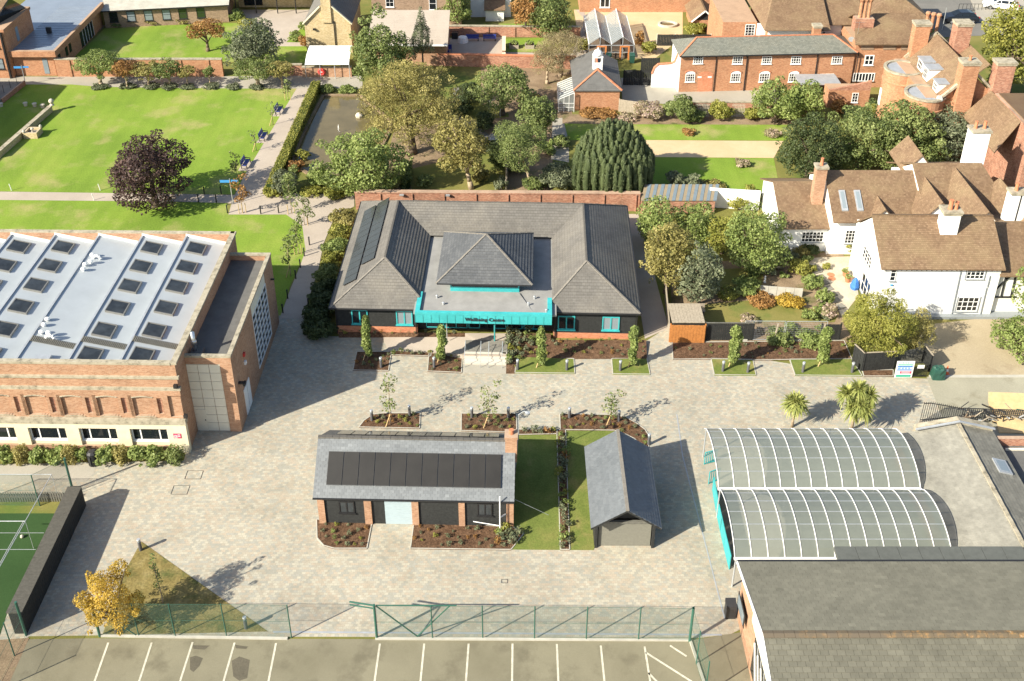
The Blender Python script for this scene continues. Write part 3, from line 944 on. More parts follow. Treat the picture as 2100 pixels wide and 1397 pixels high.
# annexe on the right
m = MB()
m.box(-.099, 3.05, 2.45, 2.62, 5.75, 6.3)
m.box(2.25, 3.05, 2.45, 2.62, 0, 5.75)
m.box(-.099, 2.25, 2.56, 2.62, 0, 5.75)
m.box(-.099, 3.05, 16.8, 17.0, 0, 6.3)
m.box(2.85, 3.05, 2.62, 9.2, 0, 6.3)
m.box(2.85, 3.05, 14.2, 16.8, 0, 6.3)
m.box(2.85, 3.05, 9.2, 14.2, 0, .75)
m.build('annexe_wall', 'brick_hall', hall)
m = MB(); m.box(2.85, 3.03, 9.2, 14.2, 5.35, 6.3); m.build('lintel_panel', 'cream_panel', hall)
bx('annexe_roof', 'felt_dark', hall, -.1, 2.85, 2.62, 16.8, 5.6, 5.85)
m = MB()
m.box(-.12, 3.08, 2.42, 2.72, 6.301, 6.45); m.box(2.78, 3.08, 2.72, 16.72, 6.301, 6.45); m.box(-.12, 3.08, 16.72, 17.02, 6.301, 6.45)
m.build('annexe_coping', 'coping', hall)
for i in range(3):
    for j in range(8):
        bx('cladding_panel', 'cream_panel', hall, -.09 + .78 * i, -.09 + .78 * i + .745, 2.50, 2.56, .04 + .71 * j, .04 + .71 * j + .675)
dd = bx('door', 'cream_panel', hall, .02, .70, 2.465, 2.499, .05, 1.9)
bx('handle', 'dark_metal', dd, .58, .63, 2.43, 2.464, .95, 1.05)
T = T_wall((3.05, 9.25), (0, 1))
m = MB()
ny_, nz_ = 5, 8
for i in range(ny_ + 1):
    u = 4.9 * i / ny_
    tbox(m, T, u - .03, u + .03, .75, 5.35, -.06, .03)
for j in range(nz_ + 1):
    z = .78 + 4.54 * j / nz_
    tbox(m, T, 0, 4.9, z - .03, z + .03, -.06, .026)
gw = m.build('glazed_screen', 'white_paint', hall)
for i in range(ny_):
    for j in range(nz_):
        m = MB()
        u, z = 4.9 * i / ny_, .78 + 4.54 * j / nz_
        tbox(m, T, u + .03, u + 4.9 / ny_ - .03, z + .03, z + 4.54 / nz_ - .03, -.05, -.03)
        m.build('pane', 'glass', gw)
T = T_wall((3.05, 4.3), (0, 1))
m = MB(); tbox(m, T, 0, 1.7, .1, 2.25, -.02, .05); d2 = m.build('door', 'white_paint', hall)
m = MB(); tbox(m, T, .84, .86, .1, 2.2, .051, .058); m.build('door_gap', 'dark_metal', d2)
for (u, z, mt) in ((1.1, 3.7, 'white_paint'), (1.1, 4.4, 'red_paint')):
    m = MB(); tbox(m, T, u, u + .3, z, z + .25, 0, .14); m.build('wall_light', mt, hall)
m = MB(); tbox(m, T, -1.0, -.75, 3.5, 3.62, 0, .35); tbox(m, T, -1.1, -.65, 3.4, 3.6, .35, .5); m.build('flood_light', 'black_metal', hall)
m = MB(); tbox(m, T, 11.6, 11.75, 4.6, 4.7, 0, .3); m.build('flood_light', 'black_metal', hall)
m = MB(); m.tube((.35, 3.6, 5.8), (.35, 3.6, 7.6), .14, n=14); m.lathe([(.2, 0), (.2, .3), (.14, .36)], 14, o=(.35, 3.6, 6.6)); m.build('boiler_flue', 'steel', hall, smooth=True)
m = MB(); m.box(.1, .9, 3.2, 4.0, 5.85, 6.15); m.build('flue_base', 'felt_dark', hall)
for (x, z) in ((-.25, 5.35), (.05, 2.87)):
    m = MB(); m.box(x - .12, x + .12, .1, .34, z, z + .25); m.build('camera_box', 'black_metal', hall)

# ------------------------------------------------------------------ wellbeing centre
plain('ridge_grey', (.20, .182, .155), .8, .2, var=.15)
wf = Fr(g(690, 684), yaw=-.031, ky=KY, kz=KZ)
wc = fthing('wellbeing_centre', 'single-storey black boarded building with grey hipped roofs and teal entrance canopy', 'building', wf)
ze, zr, zi = 2.65, 5.0, 3.2
xa, xb, xr1, xr2, xi1, xi2 = -.25, 24.1, 3.75, 19.95, 6.75, 17.25
yf, yb, ya, yr, yi = -.45, 18.4, 3.65, 13.9, 10.9
fy = (yf + (zi - ze) * (ya - yf) / (zr - ze))
slopes = [
    [(xa, yb, ze), (xa, yf, ze), (xr1, ya, zr), (xr1, yr, zr)],
    [(xa, yf, ze), (6.58, yf, ze), (6.75, fy, zi), (xr1, ya, zr)],
    [(xi1, fy, zi), (xi1, yi, zi), (xr1, yr, zr), (xr1, ya, zr)],
    [(xi1, yi, zi), (xi2, yi, zi), (xr2, yr, zr), (xr1, yr, zr)],
    [(xi2, yi, zi), (xi2, fy, zi), (xr2, ya, zr), (xr2, yr, zr)],
    [(17.3, yf, ze), (xb, yf, ze), (xr2, ya, zr), (xi2, fy, zi)],
    [(xb, yf, ze), (xb, yb, ze), (xr2, yr, zr), (xr2, ya, zr)],
    [(xb, yb, ze), (xa, yb, ze), (xr1, yr, zr), (xr2, yr, zr)]]
for s_ in slopes:
    courses(s_, .27, .028).build('roof_slope', 'tile_grey', wc)
for (p, q) in (((xr1, ya, zr), (xr1, yr, zr)), ((xr2, ya, zr), (xr2, yr, zr)), ((xr1, yr, zr), (xr2, yr, zr)),
               ((xa, yf, ze), (xr1, ya, zr)), ((xi1, fy, zi), (xr1, ya, zr)), ((xi2, fy, zi), (xr2, ya, zr)), ((xb, yf, ze), (xr2, ya, zr)),
               ((xa, yb, ze), (xr1, yr, zr)), ((xb, yb, ze), (xr2, yr, zr))):
    ridge(wc, p, q, 'ridge_grey' if p[1] < 0 or q[1] < 5 else 'tile_grey', .15, .07)
m = MB()   # body under the roofs
m.box(.1, 6.5, 0.02, 18, .4, 2.6); m.box(17.4, 23.8, .02, 18, .2, 2.6); m.box(6.5, 17.4, 9, 18, .4, 2.6)
m.build('wall', 'black_board', wc)
bx('plinth', 'brick_plinth', wc, .06, 6.54, -.02, 18.03, -.1, .78); bx('plinth', 'brick_plinth', wc, 17.36, 23.84, -.02, 18.03, -.1, .55)
m = MB()
m.box(xa + .02, xb - .02, yf + .02, .019, ze - .12, ze - .02); m.box(xa + .02, .099, .019, yb - .02, ze - .12, ze - .02); m.box(23.801, xb - .02, .019, yb - .02, ze - .12, ze - .02)
m.build('soffit', 'dark_metal', wc)
for (a, b_) in (((xa - .06, yf - .06), (6.56, yf - .06)), ((17.3, yf - .06), (xb + .06, yf - .06)), ((xa - .06, yf), (xa - .06, yb)), ((xb + .06, yf), (xb + .06, yb))):
    m = MB(); m.bar((a[0], a[1], ze - .03), (b_[0], b_[1], ze - .03), .12, .09); m.build('gutter', 'black_metal', wc)
bsh = {}
for (x0, x1, z0) in ((.08, 6.52, .785), (17.38, 23.82, .555)):
    nb = int(round((2.53 - z0) / .165)); h_ = (2.53 - z0) / nb
    mm = MB(); mm.hexa([(x0, -.045, 0), (x1, -.045, 0), (x1, .018, 0), (x0, .018, 0)], [(x0, -.02, h_ - .012), (x1, -.02, h_ - .012), (x1, .018, h_ - .012), (x0, .018, h_ - .012)])
    me = mm.mesh('board', 'black_board')
    for k in range(nb): link('board', me, wc, (0, 0, z0 + h_ * k))
T = T_wall((0, -.04), (1, 0))
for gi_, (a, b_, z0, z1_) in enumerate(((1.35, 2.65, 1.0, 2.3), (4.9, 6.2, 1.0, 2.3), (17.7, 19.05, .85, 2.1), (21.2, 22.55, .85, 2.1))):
    window(wc, T, a, b_, z0, z1_, nx=2, nz=1, frame='teal', fw=.09, bar=.10, out=.07, glass='glass_pale' if gi_ % 2 else 'glass')  # paler panes put reflections and blinds into the glass colour
for x in (.12, 6.45, 17.5, 23.9):
    m = MB(); m.tube((x, -.12, .1), (x, -.12, 2.6), .045, n=8); m.build('downpipe', 'black_metal', wc)
bx('flat_roof', 'membrane_grey', wc, xi1 - .3, xi2 + .3, -1.45, yi + .25, 2.85, 3.02)
m = MB()
m.hexa([(8.2, -1.2, 3.0), (15.8, -1.2, 3.0), (14.6, 1.6, 3.0), (9.4, 1.6, 3.0)], [(8.2, -1.2, 3.021), (15.8, -1.2, 3.021), (14.6, 1.6, 3.14), (9.4, 1.6, 3.14)])
m.build('tapered_insulation', 'membrane_grey', wc)
m = MB()
m.box(6.6, 17.2, -1.72, -1.40, 2.99, 3.2)
m.box(6.6, 6.95, -1.40, 1.45, 2.99, 3.2); m.box(16.85, 17.2, -1.40, .85, 2.99, 3.2)
m.box(6.6, 17.2, -1.66, -1.46, 2.25, 2.99)
m.box(6.64, 6.9, -1.46, .0, 2.25, 2.99); m.box(16.9, 17.16, -1.46, .0, 2.25, 2.99)
can = m.build('entrance_canopy', 'teal', wc)
for k in range(18):
    x = 6.6 + 10.6 * k / 17
    bx('cladding_panel', 'teal', can, x - (.0 if k else -.0), x + 10.6 / 17 - .02, -1.70, -1.662, 2.26, 2.985) if k < 17 else None
    bx('standing_seam', 'teal_dark', can, x - .022, x + .002, -1.722, -1.701, 2.26, 2.985)
tm = text_mesh('lettering', 'Wellbeing Centre', .42, 'text_dark', .02, bold=.004)
put_text(can, tm, (12.0, -1.76, 2.52))
# entrance wall and glazing under the canopy
m = MB(); m.box(6.5, 17.4, .5, .7, .3, 2.85); m.build('entrance_wall', 'black_board', wc)
T = T_wall((0, .5), (1, 0))
for (a, b_) in ((7.2, 8.6), (8.7, 10.5), (10.6, 11.5), (12.7, 13.6), (13.7, 14.9), (15.0, 16.6)):
    window(wc, T, a, b_, .46, 2.2, nx=2 if b_ - a > 1.5 else 1, nz=1, frame='teal', fw=.06, bar=.06, out=.05, sill=False, name='glazed_panel')
do = window(wc, T, 11.5, 12.7, .46, 2.2, nx=2, nz=1, frame='dark_metal', fw=.06, bar=.06, out=.07, sill=False, name='entrance_door')
for x in (9.0, 12.75):
    m = MB(); m.tube((x, -1.3, .44), (x, -1.3, 2.25), .06 if x > 10 else .03, n=10); m.build('canopy_post', 'teal_dark' if x > 10 else 'galv', wc)
for (px, py) in ((752, 583), (785, 620), (1260, 588), (1228, 622), (1322, 657)):
    q = wf.top(600 + px * .3937, 380 + py * .3937, 3.1)
    m = MB(); m.tube((q[0], q[1], 3.02), (q[0], q[1], 3.22), .07, n=10); m.lathe([(.11, 0), (.11, .05), (.04, .09)], 10, o=(q[0], q[1], 3.22)); m.build('roof_vent', 'galv', wc)
# lantern with pyramid roof
pe, pa = 4.1, 6.15
x0, x1, y0, y1 = 8.05, 15.65, 1.2, 10.0
ap = ((x0 + x1) / 2, 5.75, pa)
bx('lantern_wall', 'teal', wc, 9.1, 14.6, 1.9, 9.4, 3.02, 4.0)
m = MB(); m.box(9.2, 14.5, 1.88, 1.899, 3.45, 3.9); m.build('lantern_glazing', 'glass', wc)
bx('lantern_fascia', 'dark_metal', wc, x0 + .05, x1 - .05, y0 + .05, y1 - .05, pe - .14, pe - .03)
cs = [(x0, y0, pe), (x1, y0, pe), (x1, y1, pe), (x0, y1, pe)]
for i in range(4):
    courses([cs[i], cs[(i + 1) % 4], ap], .27, .028).build('pyramid_slope', 'tile_slate', wc)
    ridge(wc, cs[i], ap, 'ridge_grey', .14, .07, 'hip_cap')
# solar panels on the west slope
def on_slope(x, y): return (x, y, ze + (x - xa) * (zr - ze) / (xr1 - xa))
for (xs, xe, ys, ye, n_) in ((.5, 1.62, 2.1, 15.4, 12), (1.72, 2.84, 4.3, 15.5, 10)):
    A_, B_, C_ = Vector(on_slope(xs, ys)), Vector(on_slope(xs, ye)), Vector(on_slope(xe, ys))
    solar(wc, A_, C_ - A_, B_ - A_, 1, n_, lift=.1, face='solar_gloss')

# steps, handrails
st = thing('entrance_steps', 'pale stone steps with steel handrails up to the teal canopied entrance', 'steps', wf.w(10.6, -6.3), wf.a)
def sl_(px, py, z=0.): 
    q = wf.top(600 + px * .3937, 380 + py * .3937, z); return (q[0] - 10.6, q[1] + 6.3)
a, b_ = sl_(885, 985), sl_(1113, 985)
X0, X1 = a[0], b_[0]
Y0 = sl_(1000, 948)[1]; Y1 = sl_(1000, 905, .3)[1]
bx('threshold_paving', 'path_grey', st, X0, X1, sl_(1000, 986)[1], Y0, .0, .022)
for i in range(3):
    bx('step', 'stone_step', st, X0, X1, Y0 + .42 * i, Y0 + .42 * i + (.42 if i < 2 else 1.6), 0, .15 * (i + 1))
bx('landing', 'slab_dark', st, X0 + .02, X1 - .02, Y0 + 1.0, Y0 + 2.4, .40, .458)
for xx in (X0 + .1, X0 + 1.3, X1 - 1.4, X1 - .35):
    hr = MB()
    p0, p1, p2, p3 = (xx, Y0 - .35, 0), (xx, Y0 - .35, .9), (xx, Y0 + 1.2, 1.35), (xx, Y0 + 1.2, .45)
    hr.tube(p0, p1, .022); hr.tube(p1, p2, .022); hr.tube(p2, p3, .022)
    hr.build('handrail', 'galv', st)

# ------------------------------------------------------------------ barn with solar roof
bf = Fr(g(655, 1074), yaw=-.0255, ky=KY, kz=KZ)
barn = fthing('barn', 'black boarded barn with brick piers and slate roof covered by solar panels', 'building', bf)
bz, br, by0, byr, by1 = 2.42, 4.62, -.32, 3.05, 6.6
bx('wall', 'black_board', barn, .05, 12.2, .14, 6.25, 0, 2.4)
m = MB()
for (x) in (.05, 12.2):
    pass
m.extr([(.06, .15, 2.4), (.06, 6.24, 2.4), (.06, byr, 4.45)], (.12, 0, 0)); m.build('gable', 'black_board', barn)
m = MB(); m.extr([(12.08, .0, 0), (12.08, 6.3, 0), (12.08, 6.3, 2.4), (12.08, byr, 4.5), (12.08, 0, 2.4)], (.32, 0, 0)); m.build('gable_wall', 'brick_old', barn)
for (a, b_) in ((.02, .45), (2.96, 3.42), (5.97, 6.4), (8.93, 9.32), (11.95, 12.4)):
    bx('brick_pier', 'brick_hall', barn, a, b_, -.02, .139, 0, 2.38)
for (a, b_) in ((.46, 2.95), (6.41, 8.92), (9.33, 11.94)):
    nb = 13
    mm = MB(); h_ = 2.36 / nb
    mm.hexa([(a, .075, 0), (b_, .075, 0), (b_, .139, 0), (a, .139, 0)], [(a, .11, h_ - .012), (b_, .11, h_ - .012), (b_, .139, h_ - .012), (a, .139, h_ - .012)])
    me = mm.mesh('board', 'black_board')
    for k in range(nb): link('board', me, barn, (0, 0, .02 + h_ * k))
bx('doorway', 'black_board', barn, 3.44, 4.25, .10, .138, 0, 2.3)
m = MB()
for k in range(14): m.box(4.26, 5.96, .07 - .012 * (k % 2), .135, .04 + .15 * k, .04 + .15 * (k + 1) - .012)
m.build('roller_door', 'roller_blue', barn)
T = T_wall((0, .075), (1, 0))
window(barn, T, 1.36, 2.34, .92, 1.85, nx=2, nz=1, frame='black_metal', fw=.07, bar=.08, out=.05, glass='glass_sky')
window(barn, T, 10.12, 11.05, .92, 1.9, nx=2, nz=1, frame='black_metal', fw=.07, bar=.08, out=.05, glass='glass_sky')
sf = [(-.15, by0, bz), (12.45, by0, bz), (12.45, byr, br), (-.15, byr, br)]
slates(barn, sf, .30, .20, 'slate_blue', limit=300, tones=(.40, .54), pick=lambda u, v: -abs(v - 1.0), outl=.07)
m = MB(); m.extr(sf, (0, 0, -.07)); m.extr([(12.45, by1, bz), (-.15, by1, bz), (-.15, byr, br), (12.45, byr, br)][::-1], (0, 0, -.07)); m.build('roof_deck', 'black_board', barn)
courses([(12.45, by1, bz), (-.15, by1, bz), (-.15, byr, br), (12.45, byr, br)], .235, .02).build('roof_slope', 'tile_grey', barn)
ridge(barn, (-.15, byr, br), (12.4, byr, br), 'tile_grey', .26, .10)
def onf(x, t): return Vector((x, by0 + t * (byr - by0), bz + t * (br - bz)))
A_ = onf(.62, .20)
solar(barn, A_, onf(11.6, .20) - A_, onf(.62, .76) - A_, 11, 1, lift=.09)
def onb(x, t): return Vector((x, byr + t * (by1 - byr), br + t * (bz - br)))
A_ = onb(.9, .12)
solar(barn, A_, onb(11.4, .12) - A_, onb(.9, .62) - A_, 11, 1, lift=.12, face='solar_gloss')
m = MB(); m.box(11.82, 12.56, 2.35, 3.15, 3.4, 5.25); m.box(11.77, 12.61, 2.3, 3.2, 5.25, 5.4); m.build('chimney', 'brick_hall', barn)
m = MB(); m.lathe([(.17, 0), (.14, .28), (.17, .3)], 12, o=(12.2, 2.75, 5.4)); m.build('chimney_pot', 'terracotta', barn)
m = MB(); m.bar((-.15, by0 - .06, bz - .02), (12.45, by0 - .06, bz - .02), .11, .08); m.build('gutter', 'black_metal', barn)
m = MB(); m.tube((11.55, -.42, .1), (11.55, -.42, 2.9), .042); m.tube((11.55, -.42, .5), (9.85, -.12, .55), .03); m.tube((11.55, -.42, 1.2), (11.9, -.1, 1.2), .04); m.build('soil_pipe', 'white_paint', barn)
m = MB(); m.tube((12.6, 6.2, 2.2), (12.6, 6.2, 4.3), .03); m.tube((12.6, 6.2, 4.3), (12.95, 6.0, 4.75), .03); m.tube((12.95, 6.0, 4.75), (13.2, 5.9, 4.75), .03); m.lathe([(.03, 0), (.17, -.02), (.15, -.14), (.02, -.16)], 12, o=(13.2, 5.9, 4.75)); m.build('yard_lamp', 'galv', barn)
m = MB(); m.tube((12.4, .1, 2.3), (14.6, -.1, 1.2), .012, n=5); m.build('cable', 'text_grey', barn)

# ------------------------------------------------------------------ cart shed
sf_ = Fr(g(1217, 1124), yaw=-.004, ky=KY, kz=KZ)
shed = fthing('gabled_shed', 'small black timber shed with gabled slate roof beside the turf strip', 'shed', sf_)
sz, sr, sy0, sy1, sx0, sx1 = 2.3, 3.72, -.75, 7.2, -.28, 4.0
sm_ = (sx0 + sx1) / 2
m = MB(); m.box(.05, .12, .25, 7.0, 0, 2.25); m.box(3.68, 3.75, .25, 7.0, 0, 2.25); m.box(.12, 3.68, 6.9, 7.0, 0, 2.25)
m.extr([(.12, .28, 2.2), (3.68, .28, 2.2), (sm_, .28, 3.5)], (0, .08, 0)); m.extr([(.12, 6.9, 2.25), (3.68, 6.9, 2.25), (sm_, 6.9, 3.55)], (0, .08, 0))
m.build('wall', 'black_board', shed)
mm = MB(); mm.hexa([(.28, .16, 0), (3.52, .16, 0), (3.52, .25, 0), (.28, .25, 0)], [(.28, .19, .142), (3.52, .19, .142), (3.52, .25, .142), (.28, .25, .142)])
me = mm.mesh('board', 'shed_door')
for k in range(13): link('board', me, shed, (0, 0, .05 + .15 * k))
for x in (.06, 3.58):
    bx('post', 'black_board', shed, x, x + .16, -.02, .2, 0, 2.25)
bx('beam', 'grey_board', shed, .0, 3.8, -.05, .14, 2.06, 2.2)
slates(shed, [(sx0, sy1, sz), (sx0, sy0, sz), (sm_, sy0, sr), (sm_, sy1, sr)], .30, .20, 'slate_blue', limit=230, tones=(.28, .38), outl=.06)
slates(shed, [(sx1, sy0, sz), (sx1, sy1, sz), (sm_, sy1, sr), (sm_, sy0, sr)], .30, .20, 'slate_blue', limit=60, tones=(.28, .36), lift=.03)
m = MB(); m.extr([(sx0, sy0, sz - .01), (sm_, sy0, sr - .01), (sx1, sy0, sz - .01), (sx1, sy0, sz - .14), (sm_, sy0, sr - .14), (sx0, sy0, sz - .14)], (0, .06, 0)); m.build('barge_board', 'black_board', shed)
m = MB(); m.extr([(sx0, sy0 + .06, sz - .02), (sm_, sy0 + .06, sr - .02), (sx1, sy0 + .06, sz - .02), (sx1, sy0 + .06, sz - .08), (sm_, sy0 + .06, sr - .08), (sx0, sy0 + .06, sz - .08)], (0, 7.8, 0)); m.build('roof_deck', 'black_board', shed)
ridge(shed, (sm_, sy0, sr), (sm_, sy1, sr), 'ridge_grey', .2, .1, seg=.35)
# ------------------------------------------------------------------ helpers for measured blocks
def wthing(name, label, cat, px, py, group=None, z=0.0):
    a = g(px, py, z)
    return thing(name, label, cat, (a[0], a[1], z), 0, group)

def loc_of(t):
    return Vector(t.location)

def rel(t, p):
    return (p[0] - t.location.x, p[1] - t.location.y, p[2] - t.location.z)

def wbox(t, name, mat, x0, x1, y0, y1, z0, z1):
    """box given in world metres, made a part of t"""
    o = t.location
    return bx(name, mat, t, x0 - o.x, x1 - o.x, y0 - o.y, y1 - o.y, z0 - o.z, z1 - o.z)

def wroof(t, pts, mat='tile_clay', gauge=.17, lift=.018, name='roof_slope', thick=.1):
    q = [rel(t, p) for p in pts]
    m = courses(q, gauge, lift)
    m.extr([(p[0], p[1], p[2] - .012) for p in q], (0, 0, -thick))
    return m.build(name, mat, t)

def gable_roof(t, x0, x1, y0, y1, z0, z1, axis='x', mat='tile_clay', hip=(0, 0), yr=None, gauge=.17, ridge_mat=None, zb=None, name='roof_slope', lift=.018):
    """pitched roof over a world-metre rectangle; axis = direction of the ridge; zb = height of the far eave"""
    zb = z0 if zb is None else zb
    if axis == 'x':
        yr = (y0 + y1) / 2 if yr is None else yr
        a, b_ = (x0 + hip[0], yr, z1), (x1 - hip[1], yr, z1)
        wroof(t, [(x0, y0, z0), (x1, y0, z0), b_, a], mat, gauge, lift, name)
        wroof(t, [(x1, y1, zb), (x0, y1, zb), a, b_], mat, gauge, lift, name)
        if hip[0]: wroof(t, [(x0, y1, zb), (x0, y0, z0), a], mat, gauge, lift, name)
        if hip[1]: wroof(t, [(x1, y0, z0), (x1, y1, zb), b_], mat, gauge, lift, name)
    else:
        xr = (x0 + x1) / 2 if yr is None else yr
        a, b_ = (xr, y0 + hip[0], z1), (xr, y1 - hip[1], z1)
        wroof(t, [(x0, y1, z0), (x0, y0, z0), a, b_], mat, gauge, lift, name)
        wroof(t, [(x1, y0, zb), (x1, y1, zb), b_, a], mat, gauge, lift, name)
        if hip[0]: wroof(t, [(x0, y0, z0), (x1, y0, zb), a], mat, gauge, lift, name)
        if hip[1]: wroof(t, [(x1, y1, zb), (x0, y1, z0), b_], mat, gauge, lift, name)
    r = ridge(t, rel(t, a), rel(t, b_), ridge_mat or mat, .22, .10)
    return a, b_

def gable_end(t, axis, c, lo, hi, z0, zr, mat, mid=None, zhi=None, name='gable', th=.12):
    """triangular wall: axis 'x' stands at x=c between y lo..hi, axis 'y' at y=c between x lo..hi"""
    mid = (lo + hi) / 2 if mid is None else mid
    zhi = z0 if zhi is None else zhi
    m = MB()
    if axis == 'x':
        P_ = [rel(t, p) for p in ((c, lo, z0), (c, hi, zhi), (c, mid, zr))]
        m.extr(P_, (th, 0, 0))
    else:
        P_ = [rel(t, p) for p in ((lo, c, z0), (hi, c, zhi), (mid, c, zr))]
        m.extr(P_, (0, th, 0))
    return m.build(name, mat, t)

def chimney(t, x0, x1, y0, y1, z0, z1, mat='brick_old', pots=1, capmat='coping', potmat='terracotta'):
    o = t.location
    m = MB()
    m.box(x0 - o.x, x1 - o.x, y0 - o.y, y1 - o.y, z0, z1)
    c = m.build('chimney', mat, t)
    m = MB()
    m.box(x0 - o.x - .07, x1 - o.x + .07, y0 - o.y - .07, y1 - o.y + .07, z1 - .28, z1 - .1)
    m.box(x0 - o.x - .12, x1 - o.x + .12, y0 - o.y - .12, y1 - o.y + .12, z1 - .1, z1 + .06)
    m.build('cap', capmat, c)
    for k in range(pots):
        m = MB()
        m.lathe([(.15, 0), (.12, .42), (.15, .45), (.15, .5)], 10, o=(x0 - o.x + (x1 - x0) * (k + .5) / pots, (y0 + y1) / 2 - o.y, z1 + .06))
        m.build('pot', potmat, c)
    return c

# ------------------------------------------------------------------ twin barrel canopy
can_t = thing('barrel_canopy', 'twin barrel-vaulted polycarbonate canopy with white ribs', 'canopy', (13.2, 42.9, 0))
CX0, CX1 = 0.0, 12.75
nb_ = 13
for v in range(2):
    ys, ye, zs_, rise = 5.4 * v, 5.4 * v + 5.38, 2.5, .95
    prof = []
    for i in range(13):
        s_ = i / 12
        prof.append((ys + (ye - ys) * s_, zs_ + rise * (1 - (2 * s_ - 1) ** 2) ** .75))
    for k in range(nb_ + 1):
        x = CX0 + (CX1 - CX0) * k / nb_
        m = MB()
        for i in range(12):
            m.bar((x, prof[i][0], prof[i][1] + .03), (x, prof[i + 1][0], prof[i + 1][1] + .03), .042, .045)
        m.build('rib', 'white_paint', can_t)
    for k in range(nb_):
        xa_, xb_ = CX0 + (CX1 - CX0) * k / nb_ + .03, CX0 + (CX1 - CX0) * (k + 1) / nb_ - .03
        m = MB()
        for i in range(12):
            m.face([(xa_, prof[i][0], prof[i][1]), (xb_, prof[i][0], prof[i][1]), (xb_, prof[i + 1][0], prof[i + 1][1]), (xa_, prof[i + 1][0], prof[i + 1][1])])
        m.build('roof_panel', 'polycarbonate', can_t, smooth=True)
    for i in (0, 2, 4, 6, 8, 10, 12):
        m = MB(); m.bar((CX0, prof[i][0], prof[i][1] + .0), (CX1, prof[i][0], prof[i][1] + .0), .035, .035)
        m.build('purlin', 'galv', can_t)
    m = MB(); m.box(CX0 - .05, CX1 + .05, ys - .08, ys + .08, zs_ - .04, zs_ + .06); m.build('valley_gutter', 'white_paint', can_t)
for y in (.1, 5.4, 10.7):
    for x in (.1, 4.3, 8.5, 12.6):
        m = MB(); m.tube((x, y, 0), (x, y, 2.5), .05, n=10); m.build('post', 'galv', can_t)
gpoly('canopy_floor', [(13.3, 43), (26, 43), (26, 53.6), (13.3, 53.6)], .02, 'path_grey', pix=False)
# teal railing panels leaning by the canopy's open side
def rail_panel(name, label, x0, y0, x1, y1, h, n, lean=0.0, mat='teal', group=None):
    t = thing(name, label, 'railing', (x0, y0, 0), math.atan2(y1 - y0, x1 - x0), group)
    L_ = math.hypot(x1 - x0, y1 - y0)
    for (p, q, nm) in (((0, 0, .08), (L_, 0, .08), 'rail'), ((0, lean, h), (L_, lean, h), 'rail')):
        m = MB(); m.bar(p, q, .05, .05); m.build(nm, mat, t)
    for k in range(n + 1):
        x = L_ * k / n
        m = MB(); m.bar((x, 0, 0), (x, lean, h), .05 if k in (0, n) else .035, .05); m.build('bar', mat, t)
    return t
qa = [g(1461, 1006), g(1470, 1058), g(1477, 1090), g(1484, 1122), g(1495, 1168)]
for i in range(4):
    tt = rail_panel('railing', ['teal railing panel nearest the canopy valley', 'second teal railing panel along the canopy', 'third teal railing panel along the canopy', 'teal railing panel nearest the slate-roofed building'][i],
               qa[i + 1][0], qa[i + 1][1], qa[i][0], qa[i][1], 1.2, 11, 0, 'teal', 'teal railings beside the canopy')
    m = MB(); L_ = math.hypot(qa[i][0] - qa[i + 1][0], qa[i][1] - qa[i + 1][1]); m.box(.06, L_ - .06, -.012, .012, .14, 1.15); m.build('infill', 'teal', tt)
rail_panel('railing', 'short teal gate panel at the far canopy post', *g(1444, 953)[:2], *g(1468, 947)[:2], 1.1, 6, 0, 'teal', 'teal railings beside the canopy')
rail_panel('railing', 'open teal rail frame between canopy post and valley', *g(1453, 993)[:2], *g(1474, 985)[:2], 1.1, 5, 0, 'teal', 'teal railings beside the canopy')

# ------------------------------------------------------------------ slate-roofed building at the lower right
sb = thing('slate_roofed_building', 'brick building with large brown slate roof and lichened ridge beside the car park', 'building', (13.1, 35.3, 0))
wbox(sb, 'wall', 'brick_hall', 13.2, 45, 29.5, 41.0, 0, 4.2)
gable_end(sb, 'x', 13.2, 29.5, 41.0, 4.2, 5.7, 'brick_hall', mid=35.35)
slates(sb, [rel(sb, p) for p in ((45, 41.15, 4.3), (12.85, 41.15, 4.3), (12.85, 35.35, 5.85), (45, 35.35, 5.85))], .40, .26, 'slate_brown', limit=60, tones=(.50, .59), lift=.026, outl=.03)  # far slope's tones raised to make up for its weaker sunlight
def near(u, v): return -abs(u - 9)
slates(sb, [rel(sb, p) for p in ((12.85, 29.4, 4.2), (45, 29.4, 4.2), (45, 35.35, 5.85), (12.85, 35.35, 5.85))], .42, .27, 'slate_brown', limit=240, tones=(.40, .49), lift=.03, gap=.014, outl=.05, pick=lambda u, v: v * 3 - abs(u - 6) * .6)
m = MB(); o = sb.location
m.extr([rel(sb, p) for p in ((12.87, 41.15, 4.27), (45, 41.15, 4.27), (45, 35.35, 5.82), (12.87, 35.35, 5.82))], (0, 0, -.08)); m.extr([rel(sb, p) for p in ((12.87, 29.4, 4.17), (45, 29.4, 4.17), (45, 35.35, 5.82), (12.87, 35.35, 5.82))], (0, 0, -.08))
m.build('roof_deck', 'black_board', sb)
t = NT('lichen_ridge', .9, .2)
nl = t.noise(t.pos(), 3.0, 6, .7); nl2 = t.noise(t.pos(), .35, 3)
cl = t.ramp(nl, [(.3, (.10, .08, .055)), (.5, (.16, .12, .07)), (.62, (.34, .19, .07)), (.72, (.50, .46, .36))])
t.base(t.mix(t.ramp(nl2, [(.4, 0), (.6, 1)]), cl, (.13, .105, .075)))
